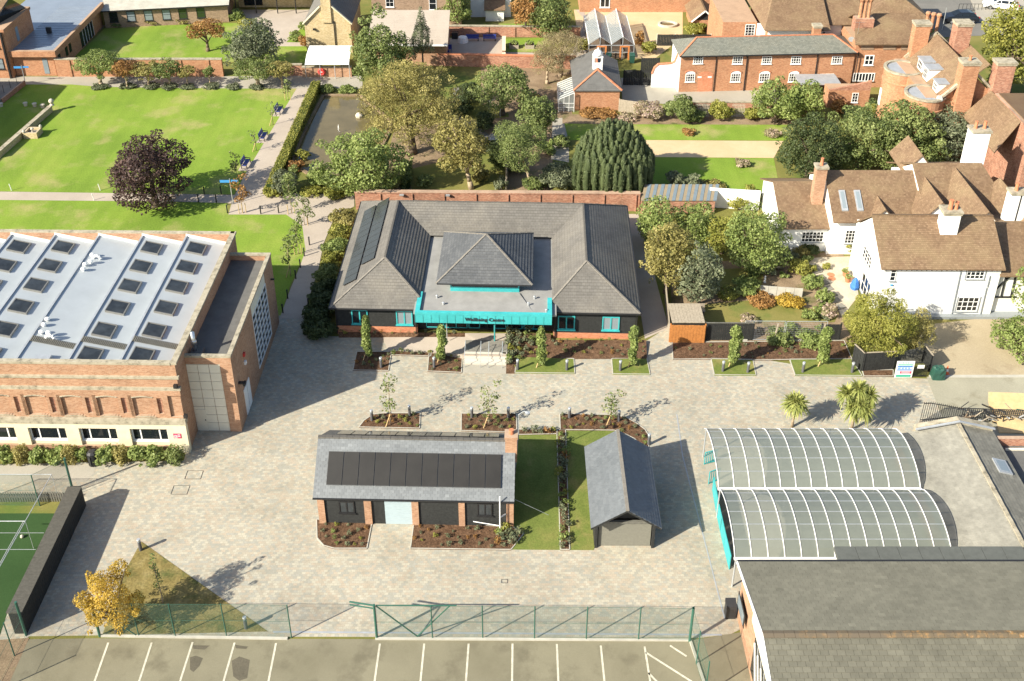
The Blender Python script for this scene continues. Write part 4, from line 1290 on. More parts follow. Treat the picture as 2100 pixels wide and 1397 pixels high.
for k in range(60):
    x = -.25 + .54 * k
    m = MB(); c = random.random() * .02
    for s_ in (-1, 1):
        m.hexa([(x, 0, .58 + c), (x + .525, 0, .58 + c), (x + .525, s_ * .2, .53 + c), (x, s_ * .2, .53 + c)][::(1 if s_ > 0 else -1)],
               [(x, 0, .64 + c), (x + .525, 0, .64 + c), (x + .525, s_ * .21, .58 + c), (x, s_ * .21, .58 + c)][::(1 if s_ > 0 else -1)])
    m.build('ridge_tile', 'lichen_ridge', sb, loc=(0, .05, 5.28))
m = MB(); m.extr([rel(sb, p) for p in ((12.80, 41.2, 4.32), (12.80, 35.35, 5.9), (12.80, 29.4, 4.25), (12.80, 29.4, 4.05), (12.80, 35.35, 5.68), (12.80, 41.2, 4.12))], (.06, 0, 0)); m.build('barge_board', 'white_paint', sb)
m = MB(); m.bar(rel(sb, (12.85, 41.22, 4.28)), rel(sb, (45, 41.22, 4.28)), .12, .1); m.build('gutter', 'black_metal', sb)
plain('dark_gutter', (.10, .105, .095), .8, .2, var=.12)
for k in range(9):
    wbox(sb, 'box_gutter', 'dark_gutter', 18.6 + 1.2 * k, 18.6 + 1.2 * k + 1.18, 41.35, 42.3, 4.0, 4.22)
wbox(sb, 'gable_cladding', 'cream_panel', 13.1, 13.199, 29.6, 38.0, 3.45, 4.5)
wbox(sb, 'gable_glazing', 'glass', 13.08, 13.199, 29.6, 37.0, .8, 3.4)
for k in range(8):
    for s_ in (-1, 1):
        y0_ = 30.2 + .75 * k
        m = MB(); m.bar(rel(sb, (13.0, y0_, .9)), rel(sb, (13.0, y0_ + s_ * 1.3, 3.3)), .06, .06); m.build('lattice_bar', 'white_paint', sb)
m = MB(); m.box(-.12, -.1 + .02, 1.2, 2.9, 1.6, 2.6); m.build('notice_board', 'black_metal', sb, loc=(0, 2.4, 0))
m = MB(); m.box(-.14, -.121, 1.35, 2.75, 1.72, 2.48); m.build('notice_pane', 'glass_pale', sb, loc=(0, 2.4, 0))
# ------------------------------------------------------------------ low tiled building by the canopy
lb = thing('low_tiled_building', 'low building with worn pale tiled roof and a rooflight beside the canopy', 'building', (26.2, 43.2, 0))
wbox(lb, 'wall', 'brick_old', 26.3, 32.4, 43.3, 53.2, 0, 2.3)
slates(lb, [rel(lb, p) for p in ((26.1, 53.3, 2.35), (26.1, 42.4, 2.35), (30.05, 42.4, 3.3), (30.05, 53.3, 3.3))], .32, .24, 'slate_pale', limit=0, tones=(.44, .50), lift=.014, outl=.03)  # sunlight put into the tones: left slope paler, right slope darker
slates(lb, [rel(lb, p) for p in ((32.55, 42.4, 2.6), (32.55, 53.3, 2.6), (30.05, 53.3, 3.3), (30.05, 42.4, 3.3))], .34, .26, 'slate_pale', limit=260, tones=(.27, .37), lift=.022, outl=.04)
m = MB(); m.extr([rel(lb, p) for p in ((26.1, 42.4, 2.33), (30.05, 42.4, 3.28), (30.05, 53.3, 3.28), (26.1, 53.3, 2.33))], (0, 0, -.1)); m.extr([rel(lb, p) for p in ((32.55, 42.4, 2.58), (30.05, 42.4, 3.28), (30.05, 53.3, 3.28), (32.55, 53.3, 2.58))], (0, 0, -.1)); m.build('roof_deck', 'black_board', lb)
ridge(lb, rel(lb, (30.05, 42.4, 3.32)), rel(lb, (30.05, 53.3, 3.32)), 'coping', .24, .1)
m = MB(); m.extr([rel(lb, p) for p in ((27.3, 53.3, 2.3), (27.3, 53.3, 2.95), (30.05, 53.3, 3.65), (32.5, 53.3, 3.0), (32.5, 53.3, 2.3))], (0, .35, 0)); m.build('gable_parapet', 'coping', lb)
m = MB(); m.extr([rel(lb, p) for p in ((27.25, 53.22, 2.98), (30.05, 53.22, 3.68), (32.55, 53.22, 3.03), (32.55, 53.22, 2.93), (30.05, 53.22, 3.58), (27.25, 53.22, 2.88))], (0, -.12, 0)); m.build('lead_flashing', 'lead', lb)
def lbz(x): return 3.3 - (x - 30.05) * .28
m = MB(); m.hexa([rel(lb, (x, y, lbz(x))) for x, y in ((31.2, 49.2), (32.1, 49.2), (32.1, 50.4), (31.2, 50.4))], [rel(lb, (x, y, lbz(x) + .14)) for x, y in ((31.2, 49.2), (32.1, 49.2), (32.1, 50.4), (31.2, 50.4))]); rl = m.build('rooflight', 'lead', lb)
m = MB(); m.hexa([rel(lb, (x, y, lbz(x) + .1)) for x, y in ((31.35, 49.35), (31.95, 49.35), (31.95, 50.25), (31.35, 50.25))], [rel(lb, (x, y, lbz(x) + .155)) for x, y in ((31.35, 49.35), (31.95, 49.35), (31.95, 50.25), (31.35, 50.25))]); m.build('pane', 'glass_pale', rl)
fb_ = thing('flat_roofed_extension', 'dark flat-roofed extension with pale frames at the right edge', 'building', (33, 44, 0))
wbox(fb_, 'wall', 'brick_old', 32.9, 42, 44, 52.6, 0, 1.75)
wbox(fb_, 'roof', 'felt_dark', 32.8, 42, 43.9, 52.7, 1.751, 1.9)
wbox(fb_, 'rear_wall', 'brick_old', 32.6, 42, 52.71, 53.0, 0, 2.5)
for (a, b_) in (((33.1, 52.3), (42, 52.3)), ((34.6, 52.2), (36.0, 48.5)), ((36.0, 48.5), (42, 48.5)), ((35.0, 46.5), (42, 46.5))):
    m = MB(); m.bar(rel(fb_, (a[0], a[1], 1.98)), rel(fb_, (b_[0], b_[1], 1.98)), .1, .14); m.build('roof_frame', 'cream_panel', fb_)
wbox(fb_, 'roof_glazing', 'glass_green', 36.1, 42, 48.6, 51.9, 1.901, 1.95)

# ------------------------------------------------------------------ white house
zh = Z(1560, 290, .2863)
def H_(x, y): return zh((x, y))[0]
wo_ = g(*H_(1060, 1250))
wh = thing('white_house', 'white rendered house with steep brown clay tile roofs and several gables', 'house', (wo_[0], wo_[1], 0), -.01)
wfr = Fr(wo_, yaw=-.01)
def W_(x, y, z): 
    q = wfr.w(x, y); return (q[0], q[1], z)
# front range (own frame)
bx('front_wall', 'white_render', wh, -2.95, 6.6, 0, 7.1, 0, 4.85)
m = MB(); m.extr([(-2.94, 0, 4.85), (-2.94, 7.1, 4.3), (-2.94, 3.65, 7.25)], (.12, 0, 0)); m.extr([(6.45, 0, 4.85), (6.45, 7.1, 4.3), (6.45, 3.65, 7.25)], (.12, 0, 0)); m.build('gable', 'white_render', wh)
for s_ in ([(-3.12, -.32, 4.85), (6.75, -.32, 4.85), (6.75, 3.65, 7.42), (-3.12, 3.65, 7.42)], [(6.75, 7.45, 4.35), (-3.12, 7.45, 4.35), (-3.12, 3.65, 7.42), (6.75, 3.65, 7.42)]):
    m = courses(s_, .16, .018); m.extr([(p[0], p[1], p[2] - .012) for p in s_], (0, 0, -.1)); m.build('roof_slope', 'tile_clay', wh)
ridge(wh, (-3.12, 3.65, 7.42), (6.75, 3.65, 7.42), 'tile_clay', .22, .1)
for k in range(24): bx('eave_bracket', 'black_board', wh, -2.7 + .4 * k, -2.6 + .4 * k, -.22, -.002, 4.62, 4.84)
T = T_wall((0, 0), (1, 0))
for (a, b_) in (((1470, 905), (1595, 1000)), ((1405, 1110), (1545, 1230))):
    p, q = wfr.face(*H_(*a)), wfr.face(*H_(*b_))
    window(wh, T, p[0] + .15, q[0] - .05, q[1] + .2, p[1] - .05, nx=4, nz=3, frame='white_paint', fw=.07, bar=.05, sillmat='text_grey')
    m = MB(); tbox(m, T, p[0] + .08, p[0] + .15, q[1] + .15, p[1], -.02, .07); tbox(m, T, q[0] - .05, q[0] + .02, q[1] + .15, p[1], -.02, .07); m.build('window_trim', 'text_grey', wh)
window(wh, T, -2.2, -1.75, 3.5, 4.7, nx=1, nz=3, frame='white_paint', fw=.05, sillmat='text_grey')
m = MB(); tbox(m, T, -2.05, -1.85, 3.05, 3.15, 0, .1); m.build('bird_box', 'sky_paint', wh)
for pts in ([(1435, 905), (1365, 1230)], [(1640, 960), (1620, 1040)], [(1615, 1045), (1560, 1275)]):
    p, q = wfr.face(*H_(*pts[0])), wfr.face(*H_(*pts[1]))
    m = MB(); m.tube((p[0], -.07, p[1]), (q[0], -.07, max(.02, q[1])), .045); m.build('downpipe', 'text_grey', wh)
p, q = wfr.face(*H_(1365, 1230)), wfr.face(*H_(1560, 1275))
m = MB(); m.tube((p[0], -.08, .5), (q[0], -.3, .12), .04); m.build('waste_pipe', 'text_grey', wh)
Ts = T_wall((-2.95, 7), (0, -1))
for (u0, u1, z0_, z1_, nx_, nz_) in ((2.55, 4.75, 2.9, 4.1, 4, 3), (3.4, 5.6, .15, 2.0, 3, 2)):
    window(wh, Ts, u0, u1, z0_, z1_, nx=nx_, nz=nz_, frame='white_paint', fw=.07, bar=.05, sillmat='text_grey')
chimney(wh, W_(2.1, 0, 0)[0], W_(3.45, 0, 0)[0], W_(0, 2.2, 0)[1], W_(0, 3.2, 0)[1], 5.6, 8.6, 'white_render', 0)
for (dx, hh, r_) in ((-.05, .85, .19), (.42, .55, .15), (.55, .55, .15)):
    m = MB(); m.lathe([(r_, 0), (r_ * .85, hh - .1), (r_, hh - .08), (r_, hh)], 12, o=(2.7 + dx, 2.75 + (.25 if dx > .5 else 0) - .1, 8.66)); m.build('pot', 'terracotta', wh)
# back ranges, in world metres
low = dict(x0=24.2, x1=28.4, y0=78.5, yr=83.2, y1=87.5)
def whbox(name, mat, x0, x1, y0, y1, z0, z1): 
    m = MB(); 
    ps = [wfr.l((x, y, 0)) for x, y in ((x0, y0), (x1, y0), (x1, y1), (x0, y1))]
    m.hexa([(p[0], p[1], z0) for p in ps], [(p[0], p[1], z1) for p in ps]); return m.build(name, mat, wh)
def whroof(pts, name='roof_slope', gauge=.16):
    q = [tuple(wfr.l(p)) for p in pts]
    m = courses(q, gauge, .018); m.extr([(p[0], p[1], p[2] - .012) for p in q], (0, 0, -.1)); return m.build(name, 'tile_clay', wh)
def whtri(pts, mat='white_render', th=.1, name='gable'):
    q = [tuple(wfr.l(p)) for p in pts]; m = MB(); m.extr(q, (0, th, 0) if abs(q[0][1] - q[1][1]) < .3 else (th, 0, 0)); return m.build(name, mat, wh)
whbox('rear_wall', 'white_render', 24.3, 28.4, 79.0, 87.0, 0, 2.75)
whtri([(24.3, 79.0, 2.75), (24.3, 87.0, 2.75), (24.3, 83.2, 4.75)])
whroof([(24.1, 78.6, 2.65), (28.5, 78.6, 2.65), (28.5, 83.2, 4.85), (24.1, 83.2, 4.85)])
whroof([(28.5, 87.6, 2.65), (24.1, 87.6, 2.65), (24.1, 83.2, 4.85), (28.5, 83.2, 4.85)])
whbox('rear_wall', 'white_render', 28.4, 36.3, 78.5, 86.3, 0, 3.8)
whtri([(28.45, 78.4, 3.7), (28.45, 86.4, 3.7), (28.45, 82.4, 6.3)])
whroof([(28.4, 78.0, 3.7), (36.4, 78.0, 3.7), (36.4, 82.4, 6.45), (28.4, 82.4, 6.45)])
whroof([(36.4, 86.8, 3.7), (28.4, 86.8, 3.7), (28.4, 82.4, 6.45), (36.4, 82.4, 6.45)])
whbox('rear_wall', 'white_render', 36.3, 44.2, 77.2, 87.0, 0, 4.2)
whroof([(36.35, 76.9, 3.9), (44.4, 76.9, 3.9), (42.6, 82.8, 6.95), (36.35, 82.8, 6.95)])
whroof([(44.4, 88.6, 3.9), (36.35, 88.6, 3.9), (36.35, 82.8, 6.95), (42.6, 82.8, 6.95)])
whroof([(44.4, 76.9, 3.9), (44.4, 88.6, 3.9), (42.6, 82.8, 6.95)])
whtri([(36.36, 78, 3.9), (36.36, 87, 3.9), (36.36, 82.8, 6.85)])
whtri([(36.4, 84.1, 5.4), (39.0, 84.1, 5.4), (37.7, 84.1, 6.95)], name='rear_gable')
whroof([(36.2, 88, 5.3), (36.2, 84.0, 5.3), (37.7, 84.0, 7.1), (37.7, 88, 7.1)]); whroof([(39.2, 84.0, 5.3), (39.2, 88, 5.3), (37.7, 88, 7.1), (37.7, 84.0, 7.1)])
def cross_gable(xc, hw, ya_, yb_, ze_, zr_, wall=True):
    whroof([(xc - hw, yb_, ze_), (xc - hw, ya_, ze_), (xc, ya_, zr_), (xc, yb_, zr_)])
    whroof([(xc + hw, ya_, ze_), (xc + hw, yb_, ze_), (xc, yb_, zr_), (xc, ya_, zr_)])
    if wall: whtri([(xc - hw + .1, ya_ + .15, ze_), (xc + hw - .1, ya_ + .15, ze_), (xc, ya_ + .15, zr_ - .1)])
cross_gable(37.15, 1.75, 77.0, 82.0, 4.3, 6.3)
cross_gable(40.0, 2.35, 74.6, 82.2, 4.2, 6.85)
cross_gable(43.6, 2.2, 73.5, 81.0, 4.0, 6.5)
cross_gable(32.7, 1.1, 77.8, 81.0, 3.9, 5.1)
whbox('link_wall', 'white_render', 38.0, 42.0, 74.9, 77.1, 0, 4.2)
fl = lambda px, py: wfr.l(g(px, py))
for (px0, px1, y_) in ((299, 444, 78.95), ):
    pass
fr2 = Fr((0, 79.0, 0), yaw=0)
T2w = lambda u, z, w=0.0: tuple(wfr.l((u, 79.0 - w, z)))
p, q = fr2.face(*H_(299, 645)), fr2.face(*H_(444, 720))
window(wh, T2w, p[0], q[0], q[1], p[1], nx=6, nz=3, frame='white_paint', fw=.06, bar=.04, sillmat='text_grey')
fr3 = Fr((0, 78.5, 0), yaw=0)
T3w = lambda u, z, w=0.0: tuple(wfr.l((u, 78.5 - w, z)))
p, q = fr3.face(*H_(612, 635)), fr3.face(*H_(690, 730))
window(wh, T3w, p[0], q[0], q[1], p[1], nx=4, nz=4, frame='white_paint', fw=.06, bar=.04, sillmat='text_grey')
for x in (29.3, 30.65):
    def zz(y): return 3.7 + (y - 78.0) * .625
    m = MB(); m.hexa([tuple(wfr.l((a, b_, zz(b_) + .0))) for a, b_ in ((x, 78.9), (x + .55, 78.9), (x + .55, 80.6), (x, 80.6))], [tuple(wfr.l((a, b_, zz(b_) + .13))) for a, b_ in ((x, 78.9), (x + .55, 78.9), (x + .55, 80.6), (x, 80.6))]); rl = m.build('rooflight', 'lead', wh)
    m = MB(); m.hexa([tuple(wfr.l((a, b_, zz(b_) + .1))) for a, b_ in ((x + .12, 79.05), (x + .43, 79.05), (x + .43, 80.45), (x + .12, 80.45))], [tuple(wfr.l((a, b_, zz(b_) + .14))) for a, b_ in ((x + .12, 79.05), (x + .43, 79.05), (x + .43, 80.45), (x + .12, 80.45))]); m.build('pane', 'glass_pale', rl)
def wchim(x0, x1, y0, y1, z0, z1, mat, pots): 
    a = wfr.l((x0, y0, 0)); L_ = MB(); L_.box(a[0], a[0] + x1 - x0, a[1], a[1] + y1 - y0, z0, z1); c = L_.build('chimney', mat, wh)
    L_ = MB(); L_.box(a[0] - .1, a[0] + x1 - x0 + .1, a[1] - .1, a[1] + y1 - y0 + .1, z1, z1 + .2); L_.build('cap', 'coping', c)
    for k in range(pots):
        L_ = MB(); L_.lathe([(.17, 0), (.13, .6), (.15, .7)], 10, o=(a[0] + (x1 - x0) * (k + .5) / pots, a[1] + (y1 - y0) / 2, z1 + .2)); L_.build('pot', 'terracotta', c)
wchim(27.2, 28.15, 80.9, 81.7, 3.5, 7.4, 'brick_hall', 1)
wchim(41.6, 43.2, 83.6, 84.8, 5, 9.6, 'white_render', 2)
wchim(41.7, 44.6, 74.9, 75.8, 3.5, 8.3, 'white_render', 3)
for x in (42.45, 43.15, 43.85): whbox('chimney_stripe', 'black_board', x, x + .1, 74.86, 74.899, 4.5, 8.25)
# right wing with timber framing
whbox('wing_wall', 'white_render', 39.45, 48, 69.75, 75, 0, 4.1)
whroof([(39.3, 69.2, 4.15), (48, 69.2, 4.15), (48, 74.3, 6.0), (39.3, 74.3, 6.0)])
whroof([(48, 79, 4.15), (39.3, 79, 4.15), (39.3, 74.3, 6.0), (48, 74.3, 6.0)])
f4 = Fr((0, 69.75, 0), yaw=0)
T4 = lambda u, z, w=0.0: tuple(wfr.l((u, 69.75 - w, z)))
def beam(a, b_, th=.13):
    p, q = f4.face(*H_(*a)), f4.face(*H_(*b_))
    m = MB(); m.bar(T4(p[0], p[1], .02), T4(q[0], q[1], .02), th, th, up=(0, 1, 0)); m.build('timber', 'black_board', wh)
for a, b_ in (((1700, 945), (1660, 1110)), ((1760, 945), (1720, 1110)), ((1655, 1113), (1830, 1113)), ((1680, 1060), (1790, 960)), ((1695, 948), (1850, 945)), ((1830, 945), (1790, 1110))): beam(a, b_)
whbox('plinth', 'text_grey', 31.0, 48, 69.0, 69.74, 0, .25)
# ------------------------------------------------------------------ modern brick building, upper left
mb_ = thing('modern_brick_building', 'modern orange brick building with blue-grey metal roof and glazed gable', 'building', (-60, 117.3, 0))
wbox(mb_, 'wall', 'brick_orange', -60.4, -55.5, 117.6, 134, 0, 2.7)
wbox(mb_, 'fascia_band', 'brick_orange', -60.45, -54.9, 117.05, 117.5, 2.7, 3.45)
wbox(mb_, 'fascia_band', 'brick_orange', -55.25, -54.9, 117.5, 134.2, 2.701, 3.45)
wbox(mb_, 'metal_roof', 'metal_roof', -66, -55.25, 117.5, 150, 2.9, 3.22)
for k in range(26):
    wbox(mb_, 'roof_seam', 'metal_roof', -60.4, -55.26, 117.9 + .6 * k, 117.94 + .6 * k, 3.221, 3.26)
wbox(mb_, 'roof_unit', 'black_metal', -58.3, -57.7, 123.2, 123.5, 3.3, 4.1)
for y in (118.9, 121.2, 122.4): 
    wbox(mb_, 'window_panel', 'glass', -55.499, -55.47, y, y + .7, 1.0, 2.3)
for k in range(5):
    p = wbox(mb_, 'glazed_door', 'glass', -55.499, -55.46, 126.2 + .9 * k, 127.0 + .9 * k, .1, 2.4)
    wbox(mb_, 'door_frame', 'white_paint', -55.46, -55.42, 127.02 + .9 * k, 127.08 + .9 * k, .1, 2.4)
wbox(mb_, 'corner_door', 'glass_pale', -56.9, -56.3, 117.56, 117.599, .3, 2.3)
wbox(mb_, 'tall_wall', 'brick_orange', -75, -60.46, 116.9, 124.6, 0, 6.0)
wbox(mb_, 'tall_coping', 'brick_orange', -75, -60.35, 116.8, 124.7, 6.001, 6.35)
wbox(mb_, 'side_window', 'glass_pale', -60.459, -60.43, 119.8, 120.5, 3.6, 5.4)
wbox(mb_, 'downpipe', 'black_metal', -60.9, -60.7, 116.7, 116.89, 0, 6.0)
for (z0_, z1_) in ((1.2, 2.6), (3.9, 5.4)):
    T = T_wall((-66 + 60, 116.9 - 117.3), (1, 0))
    window(mb_, T, 2.5, 4.7, z0_, z1_, nx=2, nz=2, frame='dark_metal', glass='glass_pale', fw=.08)
wroof(mb_, [(-75, 117.2, 6.4), (-62.2, 117.2, 6.4), (-60.9, 121, 8.8), (-75, 121, 8.8)], 'tile_clay')
m = MB(); m.extr([rel(mb_, p) for p in ((-62.0, 117.6, 6.4), (-60.6, 124.0, 6.4), (-60.9, 121, 8.8))], (.1, 0, 0)); m.build('glazed_gable', 'glass', mb_)
for k in range(8):
    m = MB(); m.bar(rel(mb_, (-61.85 + .16 * k, 118.1 + .75 * k, 6.4)), rel(mb_, (-60.95, 120.9, 8.75)), .05, .05); m.build('glazing_bar', 'dark_metal', mb_)
# low brown-brick range with grey roof
lr = thing('low_brick_range', 'long low brown-brick range with pale grey roof and six windows facing the back lawn', 'building', (-54.8, 133.6, 0))
fr = Fr(g(217, 58), g(470, 45))
lr.location = (fr.o[0], fr.o[1], 0); lr.rotation_euler = (0, 0, fr.a)
bx('wall', 'brick_brown', lr, 0, fr.W, 0, 8, 0, 2.62)
s_ = [(-.2, -.4, 2.6), (fr.W + .3, -.4, 2.6), (fr.W + .3, 5.5, 4.3), (-.2, 5.5, 4.3)]
courses(s_, .3, .015).build('roof_slope', 'concrete', lr)
bx('eave', 'black_metal', lr, -.2, fr.W + .3, -.45, -.3, 2.45, 2.6)
T = T_wall((0, 0), (1, 0))
for (x, gl) in ((232, 'glass'), (268, 'glass_pale'), (304, 'glass_pale'), (341, 'glass_pale'), (375, 'glass_green'), (412, 'glass_green')):
    u = fr.face(x, 30)[0]
    window(lr, T, u - .55, u + .55, .8, 2.25, nx=1, nz=2, frame='dark_metal', glass=gl, fw=.06)
# arcade
ar = thing('terrace_arcade', 'buff walled veranda with dark posts behind the pink terrace', 'arcade', (-38.6, 139.2, 0))
wbox(ar, 'wall', 'brick_buff', -38.6, -28.2, 141.5, 146, 0, 3.2)
wbox(ar, 'roof', 'membrane', -38.9, -28.0, 138.7, 141.6, 2.6, 2.75)
for x in (-38.4, -35.6, -32.6, -30.0): 
    m = MB(); o = ar.location; m.tube((x - o.x, -.2, 0), (x - o.x, -.2, 2.6), .08); m.build('post', 'black_metal', ar)
wbox(ar, 'dark_opening', 'glass', -37.8, -35.2, 141.45, 141.499, .3, 1.8)
# buff brick gable house with white canopy
bh = thing('buff_brick_house', 'buff brick gabled house with central chimney and dark slate roof', 'house', (-26.1, 124.7, 0))
wbox(bh, 'wall', 'brick_buff', -26.05, -20.2, 124.8, 134, 0, 4.1)
m = MB(); m.extr([rel(bh, p) for p in ((-26.05, 124.8, 4.1), (-20.2, 124.8, 4.1), (-22.6, 124.8, 6.5), (-23.7, 124.8, 6.5))], (0, .2, 0)); m.build('gable', 'brick_buff', bh)
wroof(bh, [(-26.2, 135, 4.05), (-26.2, 125, 4.05), (-23.1, 125, 6.8), (-23.1, 135, 6.8)], 'tile_grey', .25)
wroof(bh, [(-20.0, 125, 4.05), (-20.0, 135, 4.05), (-23.1, 135, 6.8), (-23.1, 125, 6.8)], 'tile_grey', .25)
for (a, b_) in (((-26.25, 4.0), (-23.9, 6.35)), ((-20.0, 4.0), (-22.4, 6.35))):
    m = MB(); m.bar(rel(bh, (a[0], 124.75, a[1])), rel(bh, (b_[0], 124.75, b_[1])), .35, .14); m.build('kneeler_coping', 'cream_stone', bh)
wbox(bh, 'chimney', 'brick_buff', -23.75, -22.55, 124.6, 125.2, 4.2, 7.6)
wbox(bh, 'chimney_cap', 'cream_stone', -23.85, -22.45, 124.5, 125.3, 7.6, 7.85)
m = MB(); m.tube(rel(bh, (-22.3, 124.7, 0)), rel(bh, (-22.3, 124.7, 4.4)), .06); m.build('downpipe', 'black_metal', bh)
wbox(bh, 'wall_lamp', 'black_metal', -25.0, -24.7, 124.5, 124.79, 3.2, 3.4)
cn = thing('white_lean_to', 'white translucent curved lean-to roof below the buff gable', 'canopy', (-24.6, 116.5, 0))
for k in range(3):
    m = MB()
    x0_, x1_ = -24.75 + 1.78 * k, -24.75 + 1.78 * (k + 1) - .04
    pr_ = [(116.6, 1.9), (117.3, 2.35), (118.4, 2.65), (119.6, 2.78), (120.4, 2.8)]
    for i in range(4):
        m.hexa([rel(cn, p) for p in ((x0_, pr_[i][0], pr_[i][1]), (x1_, pr_[i][0], pr_[i][1]), (x1_, pr_[i + 1][0], pr_[i + 1][1]), (x0_, pr_[i + 1][0], pr_[i + 1][1]))],
               [rel(cn, p) for p in ((x0_, pr_[i][0], pr_[i][1] + .03), (x1_, pr_[i][0], pr_[i][1] + .03), (x1_, pr_[i + 1][0], pr_[i + 1][1] + .03), (x0_, pr_[i + 1][0], pr_[i + 1][1] + .03))])
    m.build('roof_panel', 'white_paint', cn)
for k in range(4):
    m = MB(); x = -24.75 + 1.78 * k - .02
    m.tube(rel(cn, (x, 116.7, 0)), rel(cn, (x, 116.7, 1.95)), .05); m.build('post', 'galv', cn)
# dark house, brown roof and brick wall behind the trees
dh = thing('dark_slate_house', 'tall grey-brown house with sash windows behind the big tree', 'house', (-14, 133, 0))
wbox(dh, 'wall', 'brick_brown', -18.5, -6.5, 133.0, 140, 0, 7.5)
T = T_wall((0, 0), (1, 0))
window(dh, T, -2.6, -1.5, 3.2, 5.8, nx=2, nz=4, frame='white_paint')
window(dh, T, 3.2, 4.2, 2.8, 4.6, nx=1, nz=2, frame='white_paint')
dr_ = thing('brown_roofed_hall', 'low hall with plain pinkish-brown roof behind the pale conifer', 'building', (-12, 120.5, 0))
wbox(dr_, 'wall', 'brick_hall', -17, -7.9, 120.6, 128.6, 0, 3.3)
wroof(dr_, [(-17.5, 119.6, 3.3), (-7.6, 119.6, 3.3), (-7.6, 126.5, 5.2), (-17.5, 126.5, 5.2)], 'path_pink', .35, .01)
wbox(dr_, 'gutter', 'white_paint', -17.5, -7.6, 119.4, 119.58, 3.15, 3.3)
ww = thing('white_cottage', 'white rendered cottage with small tiled outhouse beyond the garden wall', 'house', (-5.4, 137.4, 0))
wbox(ww, 'wall', 'white_render', -5.4, 0.2, 137.6, 144, 0, 6)
wbox(ww, 'outhouse', 'white_render', -3.3, -.8, 136.0, 137.59, 0, 1.75)
wroof(ww, [(-3.5, 135.7, 1.75), (-.6, 135.7, 1.75), (-.6, 137.7, 2.6), (-3.5, 137.7, 2.6)])
wroof(ww, [(-4.4, 137.4, 3.6), (-2.0, 137.4, 3.6), (-2.0, 139, 4.6), (-4.4, 139, 4.6)])
# red brick range at the top, porch
rr = thing('red_brick_range', 'long plain red brick wall of a house above the gravel garden', 'building', (10, 139.4, 0))
wbox(rr, 'wall', 'brick_orange', 9.9, 31, 139.5, 146, 0, 8)
T = T_wall((0, .1), (1, 0))
window(rr, T, 2.7, 4.1, .7, 3.3, nx=2, nz=2, frame='white_paint', fw=.12, bar=.08)
po = thing('brick_porch', 'small brick porch with clay tiled gable and white barge boards', 'porch', (24.6, 132.3, 0))
wbox(po, 'wall', 'brick_orange', 24.7, 27.6, 132.3, 138, 0, 1.6)
gable_end(po, 'y', 132.3, 24.7, 27.6, 1.6, 2.9, 'black_board')
gable_roof(po, 24.4, 27.9, 132.0, 138.2, 1.5, 3.1, 'y')
for (a, b_) in (((24.4, 1.45), (26.15, 3.0)), ((27.9, 1.45), (26.15, 3.0))):
    m = MB(); m.bar(rel(po, (a[0], 131.96, a[1])), rel(po, (b_[0], 131.96, b_[1])), .06, .18); m.build('barge_board', 'white_paint', po)
# ------------------------------------------------------------------ coach house
fr = Fr(g(1391, 189), g(1742, 181))
ch = fthing('coach_house', 'two-storey orange brick coach house with slate hipped roof and arched windows', 'building', fr)
bx('wall', 'brick_orange', ch, 0, fr.W, 0, 4.6, 0, 4.75)
e0 = 4.72
for s_ in ([(-.25, -.3, e0), (fr.W + .2, -.3, e0), (fr.W - 2.1, 2.3, 6.0), (2.2, 2.3, 6.0)], [(fr.W + .2, 4.9, e0), (-.25, 4.9, e0), (2.2, 2.3, 6.0), (fr.W - 2.1, 2.3, 6.0)],
          [(-.25, 4.9, e0), (-.25, -.3, e0), (2.2, 2.3, 6.0)], [(fr.W + .2, -.3, e0), (fr.W + .2, 4.9, e0), (fr.W - 2.1, 2.3, 6.0)]):
    m = courses(s_, .22, .015); m.extr([(p[0], p[1], p[2] - .012) for p in s_], (0, 0, -.08)); m.build('roof_slope', 'slate_green', ch)
for (p, q) in (((-.25, -.3, e0), (2.2, 2.3, 6.0)), ((fr.W + .2, -.3, e0), (fr.W - 2.1, 2.3, 6.0)), ((2.2, 2.3, 6.0), (fr.W - 2.1, 2.3, 6.0))):
    ridge(ch, p, q, 'terracotta', .2, .09)
m = MB(); m.bar((-.3, -.36, 4.68), (fr.W + .25, -.36, 4.68), .13, .12); m.build('gutter', 'black_metal', ch)
T = T_wall((0, 0), (1, 0))
def zfp(x, y): return (1400 + x * .1861, y * .1861)
for (a, b_) in (((120, 622), (225, 700)), ((555, 624), (660, 703)), ((878, 622), (980, 703)), ((1200, 620), (1303, 703)), ((1650, 618), (1755, 700)), ((1515, 815), (1655, 905))):
    p, q = fr.face(*zfp(*a)), fr.face(*zfp(*b_))
    window(ch, T, p[0], q[0] - .05, q[1], p[1], nx=4, nz=3, frame='white_paint', fw=.09, bar=.05)
for (a, b_) in (((35, 800), (135, 900)), ((535, 797), (635, 900)), ((850, 797), (955, 900)), ((1175, 797), (1275, 900))):
    p, q = fr.face(*zfp(*a)), fr.face(*zfp(*b_))
    wn_ = window(ch, T, p[0], q[0] - .05, q[1], p[1] - .15, nx=4, nz=3, frame='white_paint', fw=.09, bar=.05)
    m = MB(); xm, rr_ = (p[0] + q[0] - .05) / 2, (q[0] - .05 - p[0]) / 2
    arc = [(xm + rr_ * math.cos(t_), p[1] - .15 + .32 * math.sin(t_)) for t_ in [math.pi * i / 8 for i in range(9)]]
    m.extr([T(u, z_, 0) for u, z_ in arc], (0, -.04, 0)); m.build('arch_head', 'white_paint', wn_)
    m = MB()
    for i in range(8): m.bar(T(arc[i][0] + (arc[i][0] - xm) * .12, arc[i][1] + .08, .02), T(arc[i + 1][0] + (arc[i + 1][0] - xm) * .12, arc[i + 1][1] + .08, .02), .06, .16, up=(0, 1, 0))
    m.build('brick_arch', 'brick_plinth', wn_)
